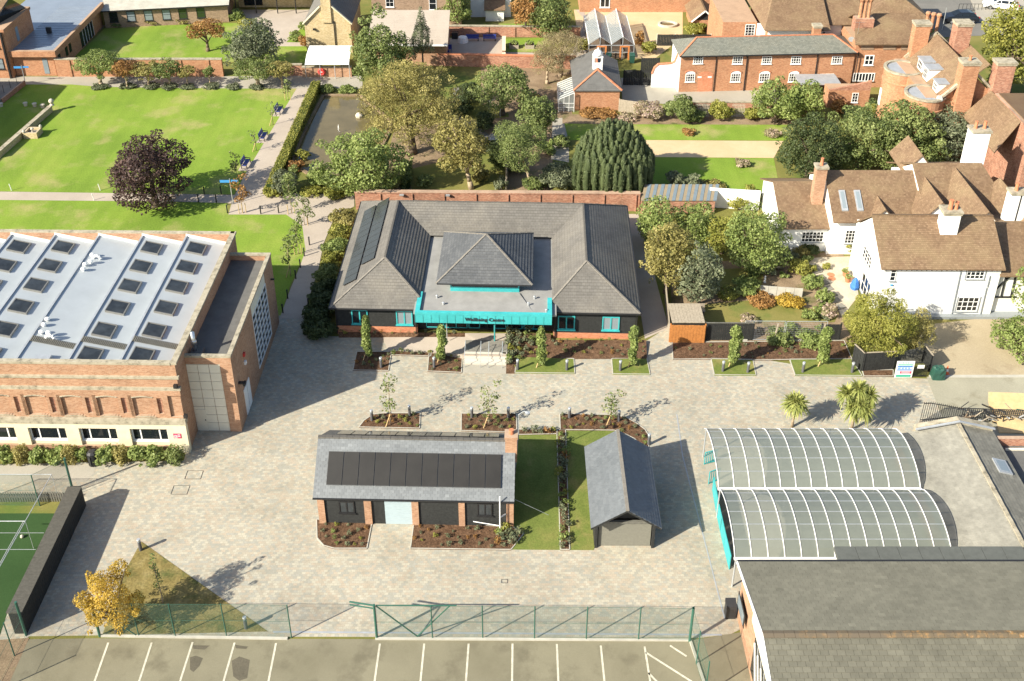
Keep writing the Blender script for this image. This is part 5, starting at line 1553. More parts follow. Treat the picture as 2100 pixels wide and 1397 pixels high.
p, q = fr.face(*zfp(182, 800)), fr.face(*zfp(320, 1000))
m = MB(); tbox(m, T, p[0], q[0], 0, p[1] - .3, -.02, .03); bd = m.build('blocked_doorway', 'brick_plinth', ch)
m = MB(); xm, rr_ = (p[0] + q[0]) / 2, (q[0] - p[0]) / 2
m.extr([T(xm + rr_ * math.cos(math.pi * i / 8), p[1] - .3 + .4 * math.sin(math.pi * i / 8), 0) for i in range(9)], (0, -.03, 0)); m.build('arch_head', 'brick_plinth', bd)
for (a, b_) in (((165, 842), (207, 858)), ((277, 841), (318, 856))):
    p, q = fr.face(*zfp(*a)), fr.face(*zfp(*b_))
    m = MB(); tbox(m, T, p[0], q[0], q[1], p[1], 0, .04); m.build('name_plate', 'white_paint', ch)
for x in (375, 715, 1490, 1935):
    p = fr.face(*zfp(x, 600)); m = MB(); m.tube((p[0], -.08, 0), (p[0], -.08, 4.65), .07 if x in (715, 1490) else .05); m.build('downpipe', 'black_metal', ch)
# white shaped screen wall at its left end
sw = thing('shaped_white_wall', 'white rendered garden wall with curved top and brick coping beside the coach house', 'wall', fr.w(-3.0, 1.5))
pr_ = [(0, 0), (0, 1.7), (.25, 2.5), (.7, 2.95), (2.2, 3.05), (2.6, 3.3), (2.95, 4.4), (2.95, 0)]
m = MB(); m.extr([(x, 0, z_) for x, z_ in pr_], (0, .25, 0)); m.build('wall', 'white_render', sw)
m = MB()
for i in range(1, 6): m.bar((pr_[i][0], .12, pr_[i][1] + .04), (pr_[i + 1][0], .12, pr_[i + 1][1] + .04), .36, .12)
m.build('coping', 'brick_plinth', sw)
q = fr.w(-.09, 0)
cw = bx('white_end_wall', 'white_render', ch, -.08, -.002, 0, 4.6, 0, 4.6)
# ------------------------------------------------------------------ stable with cupola
st_ = thing('cupola_stable', 'small brick outbuilding with dark hipped roof and white cupola', 'building', (7.4, 107.8, 0))
wbox(st_, 'wall', 'brick_orange', 7.45, 12.5, 107.9, 116.2, 0, 2.6)
A_, B_ = (10.1, 110.4, 4.0), (10.3, 116.3, 4.0)
wroof(st_, [(7.25, 107.7, 2.6), (12.75, 107.7, 2.6), A_], 'felt_dark', .3, .01)
wroof(st_, [(7.25, 116.3, 2.6), (7.25, 107.7, 2.6), A_, B_], 'felt_dark', .3, .01)
wroof(st_, [(12.75, 107.7, 2.6), (12.95, 116.3, 2.6), B_, A_], 'felt_dark', .3, .01)
for (p, q) in (((7.25, 107.7, 2.6), A_), ((12.75, 107.7, 2.6), A_), (A_, B_)): ridge(st_, rel(st_, p), rel(st_, q), 'terracotta', .22, .1)
m = MB(); o = st_.location
cx_, cy_ = 10.15 - o.x, 111.3 - o.y
m.box(cx_ - .55, cx_ + .55, cy_ - .5, cy_ + .5, 3.5, 4.25)
for (a, b_) in ((-1, -1), (1, -1), (1, 1), (-1, 1)): m.box(cx_ + a * .48 - .07, cx_ + a * .48 + .07, cy_ + b_ * .42 - .07, cy_ + b_ * .42 + .07, 4.25, 5.25)
m.box(cx_ - .58, cx_ + .58, cy_ - .52, cy_ + .52, 5.25, 5.4)
cu = m.build('cupola', 'white_paint', st_)
m = MB(); m.lathe([(.56, 0), (.54, .25), (.44, .5), (.24, .68), (.06, .76), (.03, 1.0)], 12, o=(cx_, cy_, 5.4)); m.build('dome', 'white_paint', cu, smooth=True)
# lean-to glasshouse on its left
lg = thing('lean_to_glasshouse', 'white-framed lean-to glasshouse against the cupola outbuilding', 'greenhouse', (5.5, 107.5, 0))
for k in range(9):
    y = 107.5 + .55 * k
    m = MB(); m.bar(rel(lg, (5.6, y, 1.6)), rel(lg, (7.35, y, 2.4)), .05, .05); m.bar(rel(lg, (5.6, y, 0)), rel(lg, (5.6, y, 1.6)), .05, .05); m.build('glazing_bar', 'white_paint', lg)
    if k < 8:
        m = MB(); m.face([rel(lg, p) for p in ((5.6, y + .03, 1.6), (7.35, y + .03, 2.4), (7.35, y + .52, 2.4), (5.6, y + .52, 1.6))]); m.build('pane', 'greenhouse_glass', lg)
        m = MB(); m.face([rel(lg, p) for p in ((5.6, y + .03, .1), (5.6, y + .03, 1.58), (5.6, y + .52, 1.58), (5.6, y + .52, .1))]); m.build('pane', 'greenhouse_glass', lg)
for k in range(4):
    x = 5.6 + .58 * k
    m = MB(); m.bar(rel(lg, (x, 107.48, 0)), rel(lg, (x, 107.48, 1.6 + .457 * (x - 5.6))), .05, .05); m.build('glazing_bar', 'white_paint', lg)
    if k < 3:
        m = MB(); m.face([rel(lg, p) for p in ((x + .03, 107.49, .1), (x + .55, 107.49, .1), (x + .55, 107.49, 1.6 + .457 * (x - 5.1)), (x + .03, 107.49, 1.6 + .457 * (x - 5.6)))]); m.build('pane', 'greenhouse_glass', lg)
for z_ in (.6, 1.1): 
    m = MB(); m.bar(rel(lg, (5.6, 107.48, z_)), rel(lg, (7.35, 107.48, z_)), .04, .04); m.build('glazing_bar', 'white_paint', lg)
# twin-span greenhouse
gh = thing('twin_span_greenhouse', 'twin-span glass greenhouse with orange door frames behind the cupola outbuilding', 'greenhouse', (9.9, 122.6, 0))
gx = [10.0, 11.4, 12.85, 14.25, 15.7]; gz = [2.1, 3.1, 2.1, 3.1, 2.1]
Y0_, Y1_ = 122.6, 132.6
wbox(gh, 'bench', 'bark_trunk', 10.2, 12.4, 123.0, 132.0, 0, .7); wbox(gh, 'bench', 'bark_trunk', 13.1, 15.5, 123.0, 132.0, 0, .7)
for k in range(4):
    for j in range(18):
        y = Y0_ + (Y1_ - Y0_) * j / 18
        m = MB(); m.face([rel(gh, p) for p in ((gx[k], y + .03, gz[k]), (gx[k + 1], y + .03, gz[k + 1]), (gx[k + 1], y + .53, gz[k + 1]), (gx[k], y + .53, gz[k]))][::(1 if gz[k] < gz[k + 1] else 1)])
        m.build('pane', 'greenhouse_glass', gh)
        m = MB(); m.bar(rel(gh, (gx[k], y, gz[k] + .015)), rel(gh, (gx[k + 1], y, gz[k + 1] + .015)), .045, .05); m.build('glazing_bar', 'galv', gh)
for k in range(5):
    m = MB(); m.bar(rel(gh, (gx[k], Y0_ - .05, gz[k])), rel(gh, (gx[k], Y1_, gz[k])), .09, .09); m.build('ridge_bar', 'white_paint', gh)
    for y in (Y0_, Y1_):
        m = MB(); m.bar(rel(gh, (gx[k], y, 0)), rel(gh, (gx[k], y, gz[k])), .08, .08); m.build('post', 'galv', gh)
m = MB(); m.bar(rel(gh, (10, Y0_, 1.95)), rel(gh, (15.7, Y0_, 1.95)), .08, .08); m.build('front_rail', 'galv', gh)
m = MB(); m.bar(rel(gh, (10, Y0_, 1.0)), rel(gh, (15.7, Y0_, 1.0)), .06, .06); m.build('front_rail', 'galv', gh)
for x in (11.0, 13.9):
    for dx in (0, 1.05):
        wbox(gh, 'door_post', 'orange_frame', x + dx, x + dx + .2, Y0_ - .1, Y0_ - .045, 0, 1.9)
    wbox(gh, 'door_head', 'orange_frame', x + .21, x + 1.04, Y0_ - .1, Y0_ - .05, 1.72, 1.92)
for (x, lb_) in ((12.15, 'green wheeled bin between the greenhouse doors'), (15.1, 'green wheeled bin at the right corner of the greenhouse')):
    b_ = thing('wheeled_bin', lb_, 'bin', (x + .3, 121.6, 0), 0, 'green bins in front of the greenhouse')
    m = MB(); m.hexa([(-.26, -.3, .05), (.26, -.3, .05), (.26, .3, .05), (-.26, .3, .05)], [(-.34, -.38, 1.1), (.34, -.38, 1.1), (.34, .38, 1.1), (-.34, .38, 1.1)]); m.build('body', 'bin_green', b_)
    m = MB(); m.hexa([(-.36, -.42, 1.1), (.36, -.42, 1.1), (.36, .42, 1.1), (-.36, .42, 1.1)], [(-.32, -.36, 1.2), (.32, -.36, 1.2), (.32, .36, 1.26), (-.32, .36, 1.26)]); m.build('lid', 'bin_green', b_)
    for s_ in (-1, 1):
        m = MB(); m.tube((s_ * .3, .3, .12), (s_ * .36, .3, .12), .12, n=10); m.build('wheel', 'tyre', b_)
# ------------------------------------------------------------------ houses along the street, upper right
h2 = thing('hipped_tile_house', 'clay tiled hipped house with white window band behind the coach house', 'house', (31, 118, 0))
wbox(h2, 'wall', 'brick_orange', 31.2, 38.0, 118.6, 128, 0, 5.8)
wroof(h2, [(30.7, 117.8, 5.9), (38.6, 117.8, 5.9), (38.6, 124.6, 9.4), (33.2, 124.6, 9.4)])
wroof(h2, [(30.7, 130, 5.9), (30.7, 117.8, 5.9), (33.2, 124.6, 9.4)])
T = T_wall((0, .6), (1, 0))
for k in range(7): window(h2, T, .8 + .95 * k, 1.6 + .95 * k, 4.3, 5.4, nx=2, nz=2, frame='white_paint', fw=.08)
wbox(h2, 'white_band', 'white_render', 31.3, 37.9, 118.5, 118.6, 3.9, 5.75)
chimney(h2, 36.2, 37.1, 116.6, 117.4, 0, 6.9, 'brick_orange', 0)
wbox(h2, 'left_wing', 'brick_orange', 26.4, 30.6, 121.5, 131, 0, 5.5)
T = T_wall((-1.6 - 1.6, 3.5), (1, 0))
window(h2, T, 1.4, 2.6, 3.7, 5.2, nx=3, nz=4, frame='white_paint')
wbox(h2, 'white_pier', 'white_render', 30.61, 31.19, 119.4, 121.4, 0, 5.4)
h3 = thing('white_gabled_house', 'clay tiled house with white walls and small lean-to between taller roofs', 'house', (38.6, 119, 0))
wbox(h3, 'wall', 'white_render', 38.3, 43.0, 120.2, 128, 0, 6.0)
wroof(h3, [(38.0, 119.4, 6.0), (43.2, 119.4, 6.0), (43.2, 125.8, 9.6), (38.0, 125.8, 9.6)])
wbox(h3, 'brick_front', 'brick_orange', 38.4, 41.5, 119.7, 120.19, 0, 4.3)
wroof(h3, [(41.0, 119.6, 4.6), (41.0, 117.2, 4.6), (42.3, 117.2, 6.4), (42.3, 119.6, 6.4)])
T = T_wall((0, .7), (1, 0))
window(h3, T, 1.0, 2.6, 3.2, 4.0, nx=4, nz=2, frame='white_paint')
m = MB(); m.lathe([(.02, 0), (.33, .1), (.36, .12)], 14); ds = m.build('satellite_dish', 'galv', h3, loc=rel(h3, (40.6, 115.8, 5.6))); ds.rotation_euler = (R(100), 0, R(-30))
m = MB(); m.tube(rel(h3, (41.0, 115.2, 4.8)), rel(h3, (41.0, 115.2, 8.0)), .025); m.bar(rel(h3, (40.5, 115.2, 7.9)), rel(h3, (41.6, 115.2, 7.9)), .03, .03); m.build('aerial', 'steel', h3)
h4 = thing('brick_tile_house', 'red brick house with broad clay roof between coach house and tower house', 'house', (40.6, 113.6, 0))
wbox(h4, 'wall', 'brick_orange', 40.7, 46.9, 114.2, 121, 0, 5.7)
wroof(h4, [(40.4, 113.7, 5.75), (48.0, 113.7, 5.75), (48.6, 118.2, 7.0 + .9), (41.3, 118.2, 7.9)])
wroof(h4, [(48.6, 122, 5.75), (41.3, 122, 5.75), (41.3, 118.2, 7.9), (48.6, 118.2, 7.9)])
T = T_wall((0, .6), (1, 0))
window(h4, T, 1.35, 2.45, 2.9, 4.2, nx=2, nz=2, frame='white_paint', fw=.12, bar=.09)
window(h4, T, .3, 2.9, .8, 1.9, nx=7, nz=1, frame='white_paint', fw=.1, bar=.1, sillmat='black_metal')
for x in (41.3, 43.9, 46.0): wbox(h4, 'eave_panel', 'brick_brown', x, x + 1.5, 114.12, 114.199, 4.9, 5.5)
for (k, x) in enumerate((41.0, 41.5, 42.0)):
    m = MB(); o = h4.location; m.lathe([(.24, 0), (.2, .3), (.2, 1.9), (.3, 2.1), (.36, 2.25), (.3, 2.4)], 8, o=(x + .4 - o.x, 116.6 - o.y, 8.0)); m.build('chimney_shaft', 'brick_orange', h4)
wbox(h4, 'chimney_base', 'brick_old', 40.8, 43.0, 116.0, 117.2, 6.5, 8.0)
h5 = thing('rear_street_house', 'clay roofed street house with clustered chimney shafts behind the red brick house', 'house', (44, 121, 0))
wbox(h5, 'wall', 'brick_orange', 44.5, 51, 121.5, 128, 0, 6)
gable_roof(h5, 43.0, 52.0, 120.6, 128.5, 5.9, 9.0, 'y', hip=(2.0, 0))
wbox(h5, 'street_block', 'brick_orange', 46.5, 50.0, 128.6, 134, 0, 8.4)
# tower house with round bays
th = thing('round_bay_house', 'tall orange brick house with two round bays, dormers and massive chimneys', 'house', (41, 97, 0))
ZE = 7.0
wbox(th, 'wall', 'brick_orange', 42.4, 49.5, 96.6, 106.6, 0, 7.0)
for (cx_, cy_) in ((42.6, 104.0), (42.7, 97.6)):
    cx2, cy2 = cx_ - 41, cy_ - 97
    m = MB(); m.lathe([(2.0, 0), (2.0, 5.6), (2.08, 5.65), (2.08, 5.8), (2.0, 5.85), (2.0, 6.9)], 28, o=(cx2, cy2, 0)); by_ = m.build('round_bay', 'brick_orange', th, smooth=False)
    m = MB(); m.lathe([(1.75, 6.905), (2.1, 6.905), (2.1, 7.1), (1.75, 7.1), (1.75, 6.93)], 28, o=(cx2, cy2, 0), caps=False); m.build('coping', 'coping', by_)
    m = MB(); m.lathe([(1.74, 6.6), (1.74, 6.96)], 28, o=(cx2, cy2, 0)); m.build('lead_roof', 'lead', by_)
    T = T_wall((cx2 - 1.98, cy2 + .2), (.35, -1))
    m = MB(); tbox(m, T, .0, .95, 2.6, 4.6, -.1, .12); m.build('window', 'white_paint', by_)
xe_, xr_, z_r = 43.7, 46.6, 9.9
ya_, yb_ = 96.3, 106.8
wroof(th, [(xe_, yb_, ZE), (xe_, ya_, ZE), (xr_, ya_, z_r), (xr_, yb_, z_r)])
wroof(th, [(49.8, ya_, ZE), (49.8, yb_, ZE), (xr_, yb_, z_r), (xr_, ya_, z_r)])
gable_end(th, 'y', 96.5, 43.2, 49.6, 6.9, 9.8, 'brick_orange'); gable_end(th, 'y', 106.6, 43.2, 49.6, 6.9, 9.8, 'brick_orange')
for y in (96.2, 106.75):
    for (a, b_) in (((xe_ - .1, ZE + .05), (xr_, z_r + .15)), ((49.9, ZE + .05), (xr_, z_r + .15))):
        m = MB(); m.bar(rel(th, (a[0], y, a[1])), rel(th, (b_[0], y, b_[1])), .35, .22); m.build('verge_coping', 'coping', th)
wroof(th, [(47.5, 108.5, 7.4), (47.5, 99.5, 7.4), (49.6, 99.5, 9.4), (49.6, 108.5, 9.4)]); wroof(th, [(51.8, 99.5, 7.4), (51.8, 108.5, 7.4), (49.6, 108.5, 9.4), (49.6, 99.5, 9.4)])
def dormer(x, y, w_, h_, d_):
    z0_ = ZE + (x - xe_) * (z_r - ZE) / (xr_ - xe_)
    wbox(th, 'dormer', 'white_paint', x, x + d_, y - w_ / 2, y + w_ / 2, z0_, z0_ + h_)
    wbox(th, 'dormer_roof', 'lead', x - .12, x + d_ + .1, y - w_ / 2 - .12, y + w_ / 2 + .12, z0_ + h_ + .001, z0_ + h_ + .1)
    T = T_wall((x - 41 - .001, y + w_ / 2 - 97), (0, -1))
    window(th, T, .1, w_ - .1, z0_ + .15, z0_ + h_ - .1, nx=3, nz=2, frame='white_paint', fw=.06, sill=False)
dormer(43.9, 103.0, 1.5, 1.2, 1.4); dormer(43.75, 100.9, 1.3, 1.4, 1.6); dormer(43.75, 98.0, 1.2, 1.05, 1.3)
chimney(th, 44.0, 45.6, 106.2, 107.3, 5, 11.2, 'brick_orange', 0); chimney(th, 47.8, 49.4, 104.6, 106.0, 6, 11.8, 'brick_old', 0)
chimney(th, 45.1, 46.7, 95.6, 96.9, 4, 11.2, 'brick_orange', 1); chimney(th, 48.5, 50.3, 95.6, 96.8, 5, 11.2, 'brick_old', 0)
for k in range(3):
    m = MB(); m.lathe([(.22, 0), (.18, .3), (.18, 1.8), (.3, 2.1), (.22, 2.3)], 8, o=(46.3 + .5 * k - 41, 109.2 - 97 - .3 * k, 9.2)); m.build('chimney_shaft', 'brick_orange', th)
m = MB(); m.lathe([(.02, 0), (.33, .1), (.36, .12)], 14); ds = m.build('satellite_dish', 'galv', th, loc=rel(th, (43.6, 96.0, 7.2))); ds.rotation_euler = (R(95), 0, R(-50))
sx = thing('brick_gable_range', 'tall brown brick range with shaped pediment and small sash window at right edge', 'house', (48, 86, 0))
wbox(sx, 'wall', 'brick_old', 48.3, 56, 86, 94.6, 0, 8.4)
wbox(sx, 'roof', 'tile_clay', 48.6, 56, 86.4, 94.4, 8.401, 8.5)
wbox(sx, 'pilaster', 'brick_old', 48.0, 48.75, 85.6, 86.0, 0, 9.6); wbox(sx, 'pilaster_cap', 'coping', 47.9, 48.85, 85.5, 86.1, 9.6, 9.8)
T = T_wall((0, 0), (1, 0))
window(sx, T, 1.3, 2.1, 5.6, 7.3, nx=2, nz=3, frame='white_paint', fw=.09)
m = MB()
for i in range(8):
    t0, t1 = math.pi * i / 8, math.pi * (i + 1) / 8
    m.bar((1.7 + .75 * math.cos(t0), -.1, 7.7 + .75 * math.sin(t0)), (1.7 + .75 * math.cos(t1), -.1, 7.7 + .75 * math.sin(t1)), .3, .18, up=(0, 1, 0))
m.build('pediment', 'coping', sx)
m = MB(); m.bar((.3, -.1, 3.9), (8, -.1, 3.9), .12, .1); m.build('string_course', 'coping', sx)
m = MB(); m.tube((2.8, -.1, 0), (3.4, -.1, 7.0), .07); m.build('downpipe', 'black_metal', sx)
m = MB(); m.lathe([(.9, 0), (.9, 1.2), (1.0, 1.25), (.5, 1.5)], 8, o=(2.6, -.3, 1.6)); ow = m.build('oriel_window', 'white_paint', sx)
for k in range(3):
    t_ = math.pi * (1.2 + .3 * k); m = MB(); m.box(-.22, .22, -.03, .03, .2, 1.05); p_ = m.build('pane', 'glass', ow, loc=(2.6 + .86 * math.cos(t_), -.3 + .86 * math.sin(t_), 1.6)); p_.rotation_euler = (0, 0, t_ + math.pi / 2)
wroof(sx, [(46.0, 95.5, 5.5), (46.0, 87.5, 5.5), (48.3, 88.5, 8.3), (48.3, 95.5, 8.3)])
dw = thing('garden_outbuilding', 'low red brick outbuilding with white window beside the round bays', 'building', (36.5, 109.5, 0))
wbox(dw, 'wall', 'brick_orange', 36.5, 41.2, 108.6, 110.5, 0, 2.2)
m = MB(); m.extr([rel(dw, p) for p in ((36.5, 108.6, 2.2), (41.2, 108.6, 2.2), (41.2, 108.6, 3.4), (39.5, 108.6, 2.9))], (0, .3, 0)); m.build('sloping_wall', 'brick_old', dw)
T = T_wall((0, -.9), (1, 0)); window(dw, T, 2.7, 3.4, .7, 1.9, nx=2, nz=3, frame='white_paint')
wbox(dw, 'lead_roof', 'lead', 33.6, 38.4, 110.51, 113.3, 2.0, 2.15)
# the block beyond the left edge of the view; its shadow lies over the left of the lawn
lbk = thing('school_block', 'brick block beyond the left edge that shades the left of the lawn', 'building', (-69, 97, 0))
wbox(lbk, 'wall', 'brick_orange', -76, -63.2, 84, 108.2, 0, 7.4)
gable_roof(lbk, -76.4, -62.8, 83.6, 108.6, 7.4, 9.0, 'y')
T = T_wall((-63.2 + 69, 84 - 97), (0, 1))
for k in range(6): window(lbk, T, 1.5 + 3.8 * k, 3.3 + 3.8 * k, 1.0, 2.6, frame='white_paint'); window(lbk, T, 1.5 + 3.8 * k, 3.3 + 3.8 * k, 4.4, 6.0, frame='white_paint')
# ------------------------------------------------------------------ foliage
def leafmat(name, lo, hi, mid=None, trans=.4):
    m = bpy.data.materials.new(name); m.use_nodes = True
    M[name] = m
    nt = m.node_tree
    for n_ in list(nt.nodes): nt.nodes.remove(n_)
    out = nt.nodes.new('ShaderNodeOutputMaterial')
    at = nt.nodes.new('ShaderNodeAttribute'); at.attribute_name = 'col'
    rp = nt.nodes.new('ShaderNodeValToRGB')
    e = rp.color_ramp.elements
    e[0].color = (*lo, 1); e[1].color = (*hi, 1)
    if mid:
        x = e.new(.5); x.color = (*mid, 1)
    nt.links.new(at.outputs['Fac'], rp.inputs['Fac'])
    df = nt.nodes.new('ShaderNodeBsdfPrincipled'); df.inputs['Roughness'].default_value = .55; df.inputs['Specular IOR Level'].default_value = .3
    tr = nt.nodes.new('ShaderNodeBsdfTranslucent')
    mx = nt.nodes.new('ShaderNodeMixShader'); mx.inputs[0].default_value = trans
    nt.links.new(rp.outputs[0], df.inputs['Base Color']); nt.links.new(rp.outputs[0], tr.inputs['Color'])
    nt.links.new(df.outputs[0], mx.inputs[1]); nt.links.new(tr.outputs[0], mx.inputs[2])
    nt.links.new(mx.outputs[0], out.inputs['Surface'])
leafmat('leaf_green', (0.06, 0.09, 0.028), (0.36, 0.4, 0.15), (0.19, 0.235, 0.072))
leafmat('leaf_bright', (0.085, 0.12, 0.035), (0.42, 0.47, 0.17), (0.245, 0.305, 0.085))
leafmat('leaf_lime', (0.13, 0.15, 0.025), (0.48, 0.45, 0.12), (0.29, 0.29, 0.06))
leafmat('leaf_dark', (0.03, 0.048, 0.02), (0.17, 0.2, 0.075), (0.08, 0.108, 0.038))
leafmat('leaf_yew', (0.045, 0.065, 0.028), (0.27, 0.31, 0.14), (0.135, 0.17, 0.07))
leafmat('leaf_olive', (0.12, 0.11, 0.034), (0.52, 0.45, 0.17), (0.315, 0.28, 0.09))
leafmat('leaf_grey', (0.07, 0.085, 0.05), (0.34, 0.36, 0.22), (0.18, 0.205, 0.115))
leafmat('leaf_copper', (0.025, 0.014, 0.014), (0.2, 0.125, 0.105), (0.09, 0.056, 0.05))
leafmat('leaf_gold', (0.24, 0.17, 0.025), (0.72, 0.5, 0.1), (0.49, 0.34, 0.055))
leafmat('leaf_rust', (0.148, 0.07, 0.027), (0.623, 0.364, 0.133), (0.356, 0.196, 0.066))
leafmat('leaf_pale', (0.212, 0.17, 0.081), (0.509, 0.42, 0.247), (0.35, 0.29, 0.152))
leafmat('leaf_palm', (0.13, 0.165, 0.04), (0.52, 0.52, 0.18), (0.31, 0.345, 0.1))
leafmat('leaf_flower', (0.148, 0.168, 0.053), (0.8, 0.588, 0.559), (0.371, 0.308, 0.186))

def leaf_mesh(name, blobs, n, size, mat, seed, aspect=.7, out=.55, inner=.12, droop=0.0, upright=0.0, contrast=.22, clip_z=None):
    """n leaf-sized faces spread over a crown made of ellipsoid clumps (centre, radii)"""
    rs = np.random.RandomState(seed)
    B = np.array(blobs, dtype=float)
    w_ = (B[:, 3] * B[:, 4] + B[:, 3] * B[:, 5] + B[:, 4] * B[:, 5])
    idx = rs.choice(len(B), int(n * 1.6), p=w_ / w_.sum())
    d = rs.normal(size=(len(idx), 3)); d /= np.linalg.norm(d, axis=1)[:, None]
    d[:, 2] += .12; d /= np.linalg.norm(d, axis=1)[:, None]
    rad = 1.0 - .34 * rs.rand(len(idx)) ** 1.6 + .10 * rs.rand(len(idx)) ** 3
    deep = rs.rand(len(idx)) < inner
    rad[deep] *= rs.uniform(.4, .9, deep.sum())
    P = B[idx, :3] + d * B[idx, 3:6] * rad[:, None]
    # drop faces buried deep inside other clumps
    keep = np.ones(len(P), bool)
    for b_ in B:
        q = (P - b_[:3]) / b_[3:6]
        keep &= ~((np.einsum('ij,ij->i', q, q) < .42) & (rs.rand(len(P)) > .12))
    if clip_z is not None: keep &= P[:, 2] > clip_z
    P = P[keep][:n]; d = d[keep][:n]; idx = idx[keep][:n]
    k = len(P)
    nr = d * out + rs.normal(size=(k, 3)) * (1 - out) * .9
    nr[:, 2] += .18
    nr /= np.linalg.norm(nr, axis=1)[:, None]
    a = np.cross(nr, rs.normal(size=(k, 3)))
    if upright: a = a * (1 - upright) + np.array([0, 0, 1.]) * upright + d * .25 * upright
    if droop: a = a * (1 - droop) + np.array([0, 0, -1.]) * droop
    a -= nr * np.einsum('ij,ij->i', a, nr)[:, None]
    a /= np.linalg.norm(a, axis=1)[:, None] + 1e-9
    b_ = np.cross(nr, a)
    s = size * rs.uniform(.6, 1.35, k)
    a = a * (s * .5)[:, None]; b_ = b_ * (s * .5 * aspect)[:, None]
    V = np.stack([P - a - b_ * .35, P - a * .1 - b_, P + a, P + b_ - a * .1], 1).reshape(-1, 3)
    tone = rs.uniform(-1, 1, len(B))
    c = .5 + contrast * tone[idx] + rs.normal(size=k) * .16
    c = np.clip(c, .02, .98)
    me = bpy.data.meshes.new(name)
    me.vertices.add(4 * k); me.vertices.foreach_set('co', V.astype(np.float32).ravel())
    me.loops.add(4 * k); me.loops.foreach_set('vertex_index', np.arange(4 * k, dtype=np.int32))
    me.polygons.add(k); me.polygons.foreach_set('loop_start', np.arange(0, 4 * k, 4, dtype=np.int32)); me.polygons.foreach_set('loop_total', np.full(k, 4, dtype=np.int32))
    me.materials.append(M[mat])
    at = me.color_attributes.new('col', 'FLOAT_COLOR', 'POINT')
    cc = np.repeat(c, 4)
    at.data.foreach_set('color', np.stack([cc, cc, cc, np.ones_like(cc)], 1).astype(np.float32).ravel())
    me.update()
    return me

def crown_blobs(rx, ry, rz, cz, seed, n=26, sub=.36, shape='round', gaps=.0):
    """uneven crown: a core, big boughs and small outlying sprays"""
    rs = np.random.RandomState(seed)
    out = [(0, 0, cz, rx * .55, ry * .55, rz * .58)]
    for i in range(n * 2):
        small = i >= n
        d = rs.normal(size=3); d /= np.linalg.norm(d)
        if d[2] < -.75: d[2] *= -.3
        f = rs.uniform(.45, .78) if not small else rs.uniform(.74, .97)
        s_ = sub * (rs.uniform(.75, 1.2) if not small else rs.uniform(.28, .6))
        x, y, z = d * f
        if shape == 'cone':
            k = max(.12, .5 - z * .55); x *= k * 1.3; y *= k * 1.3; s_ *= .6 + k * .5
        out.append((rx * x, ry * y, cz + rz * z, rx * s_, ry * s_, rz * s_ * rs.uniform(.6, .95)))
    return out

def trunk_mesh(h, r, limbs, mat, lean=(0, 0), seed=1, zc=None):
    rs = random.Random(seed)
    m = MB()
    p = Vector((0, 0, -.05)); n_ = 5
    pts = []
    for i in range(n_ + 1):
        t_ = i / n_
        pts.append(Vector((lean[0] * t_ + rs.uniform(-.06, .06) * h * .15 * (i > 0), lean[1] * t_ + rs.uniform(-.06, .06) * h * .15 * (i > 0), h * t_ - .05)))
    for i in range(n_): m.tube(pts[i], pts[i + 1], r * (1.25 - .85 * i / n_) * (1.25 if i == 0 else 1), r * (1.25 - .85 * (i + 1) / n_), n=8)
    for q in limbs:
        a = pts[rs.choice((2, 3, 4))]
        q = Vector(q)
        mid = a.lerp(q, .5) + Vector((0, 0, .08 * h))
        m.tube(a, mid, r * .5, r * .32, n=6); m.tube(mid, q, r * .32, r * .12, n=6)
    return m.mesh('trunk', mat, smooth=True)

def tree(name, label, px, py, pxw, pytop, pybot, mat, seed, cat='tree', size=.28, n=None, bark='bark_trunk', shape='round', group=None, sub=.36, clumps=26, aspect=.7, droop=0., upright=0., inner=.12, lean=0., depth=1.0, out=.55, dens=1.0, contrast=.22, trunk_r=None, off=0.0, skirt=False):
    """tree whose foot is at picture point (px, py); crown pxw pixels wide between rows pytop and pybot"""
    a = g(px, py)
    top = hgt(px, py, pytop)
    bot = max(.1, hgt(px, py, pybot))
    u = (g(px + 50, py)[0] - a[0]) / 50
    rx = pxw * u / 2 * (1 - .5 * (top + bot) / 2 / CAM_H)
    # crown rows measure height plus depth: the far and near rims show too
    rz = max(.25, (top - bot) / 2 * (.93 if pxw * u > 3 else 1))
    cz = (top + bot) / 2
    if skirt:
        bot = .05; cz = top * .47; rz = top * .5
    rx *= 1.1
    size *= .78
    ry = rx * depth
    t = thing(name, label, cat, (a[0], a[1], 0), 0, group)
    bl = crown_blobs(rx, ry, rz, cz, seed, clumps, sub, shape)
    bl = [(b_[0] + off, *b_[1:]) for b_ in bl]
    area = 4 * math.pi * ((rx * ry) ** 1.6 / 3 + 2 * (rx * rz) ** 1.6 / 3) ** (1 / 1.6)
    nn = n or int(min(26000, max(250, dens * area * 2.2 / (size * size * aspect))))
    link('crown', leaf_mesh('crown', bl, nn, size, mat, seed, aspect, out, inner, droop, upright, contrast, .03), t)
    rs = random.Random(seed)
    lim = [bl[i][:3] for i in rs.sample(range(1, len(bl)), min(7, len(bl) - 1))]
    link('trunk', trunk_mesh(max(.3, cz), trunk_r or max(.035, min(.4, rx * .075)), lim, bark, (off + lean, 0), seed), t)
    return t

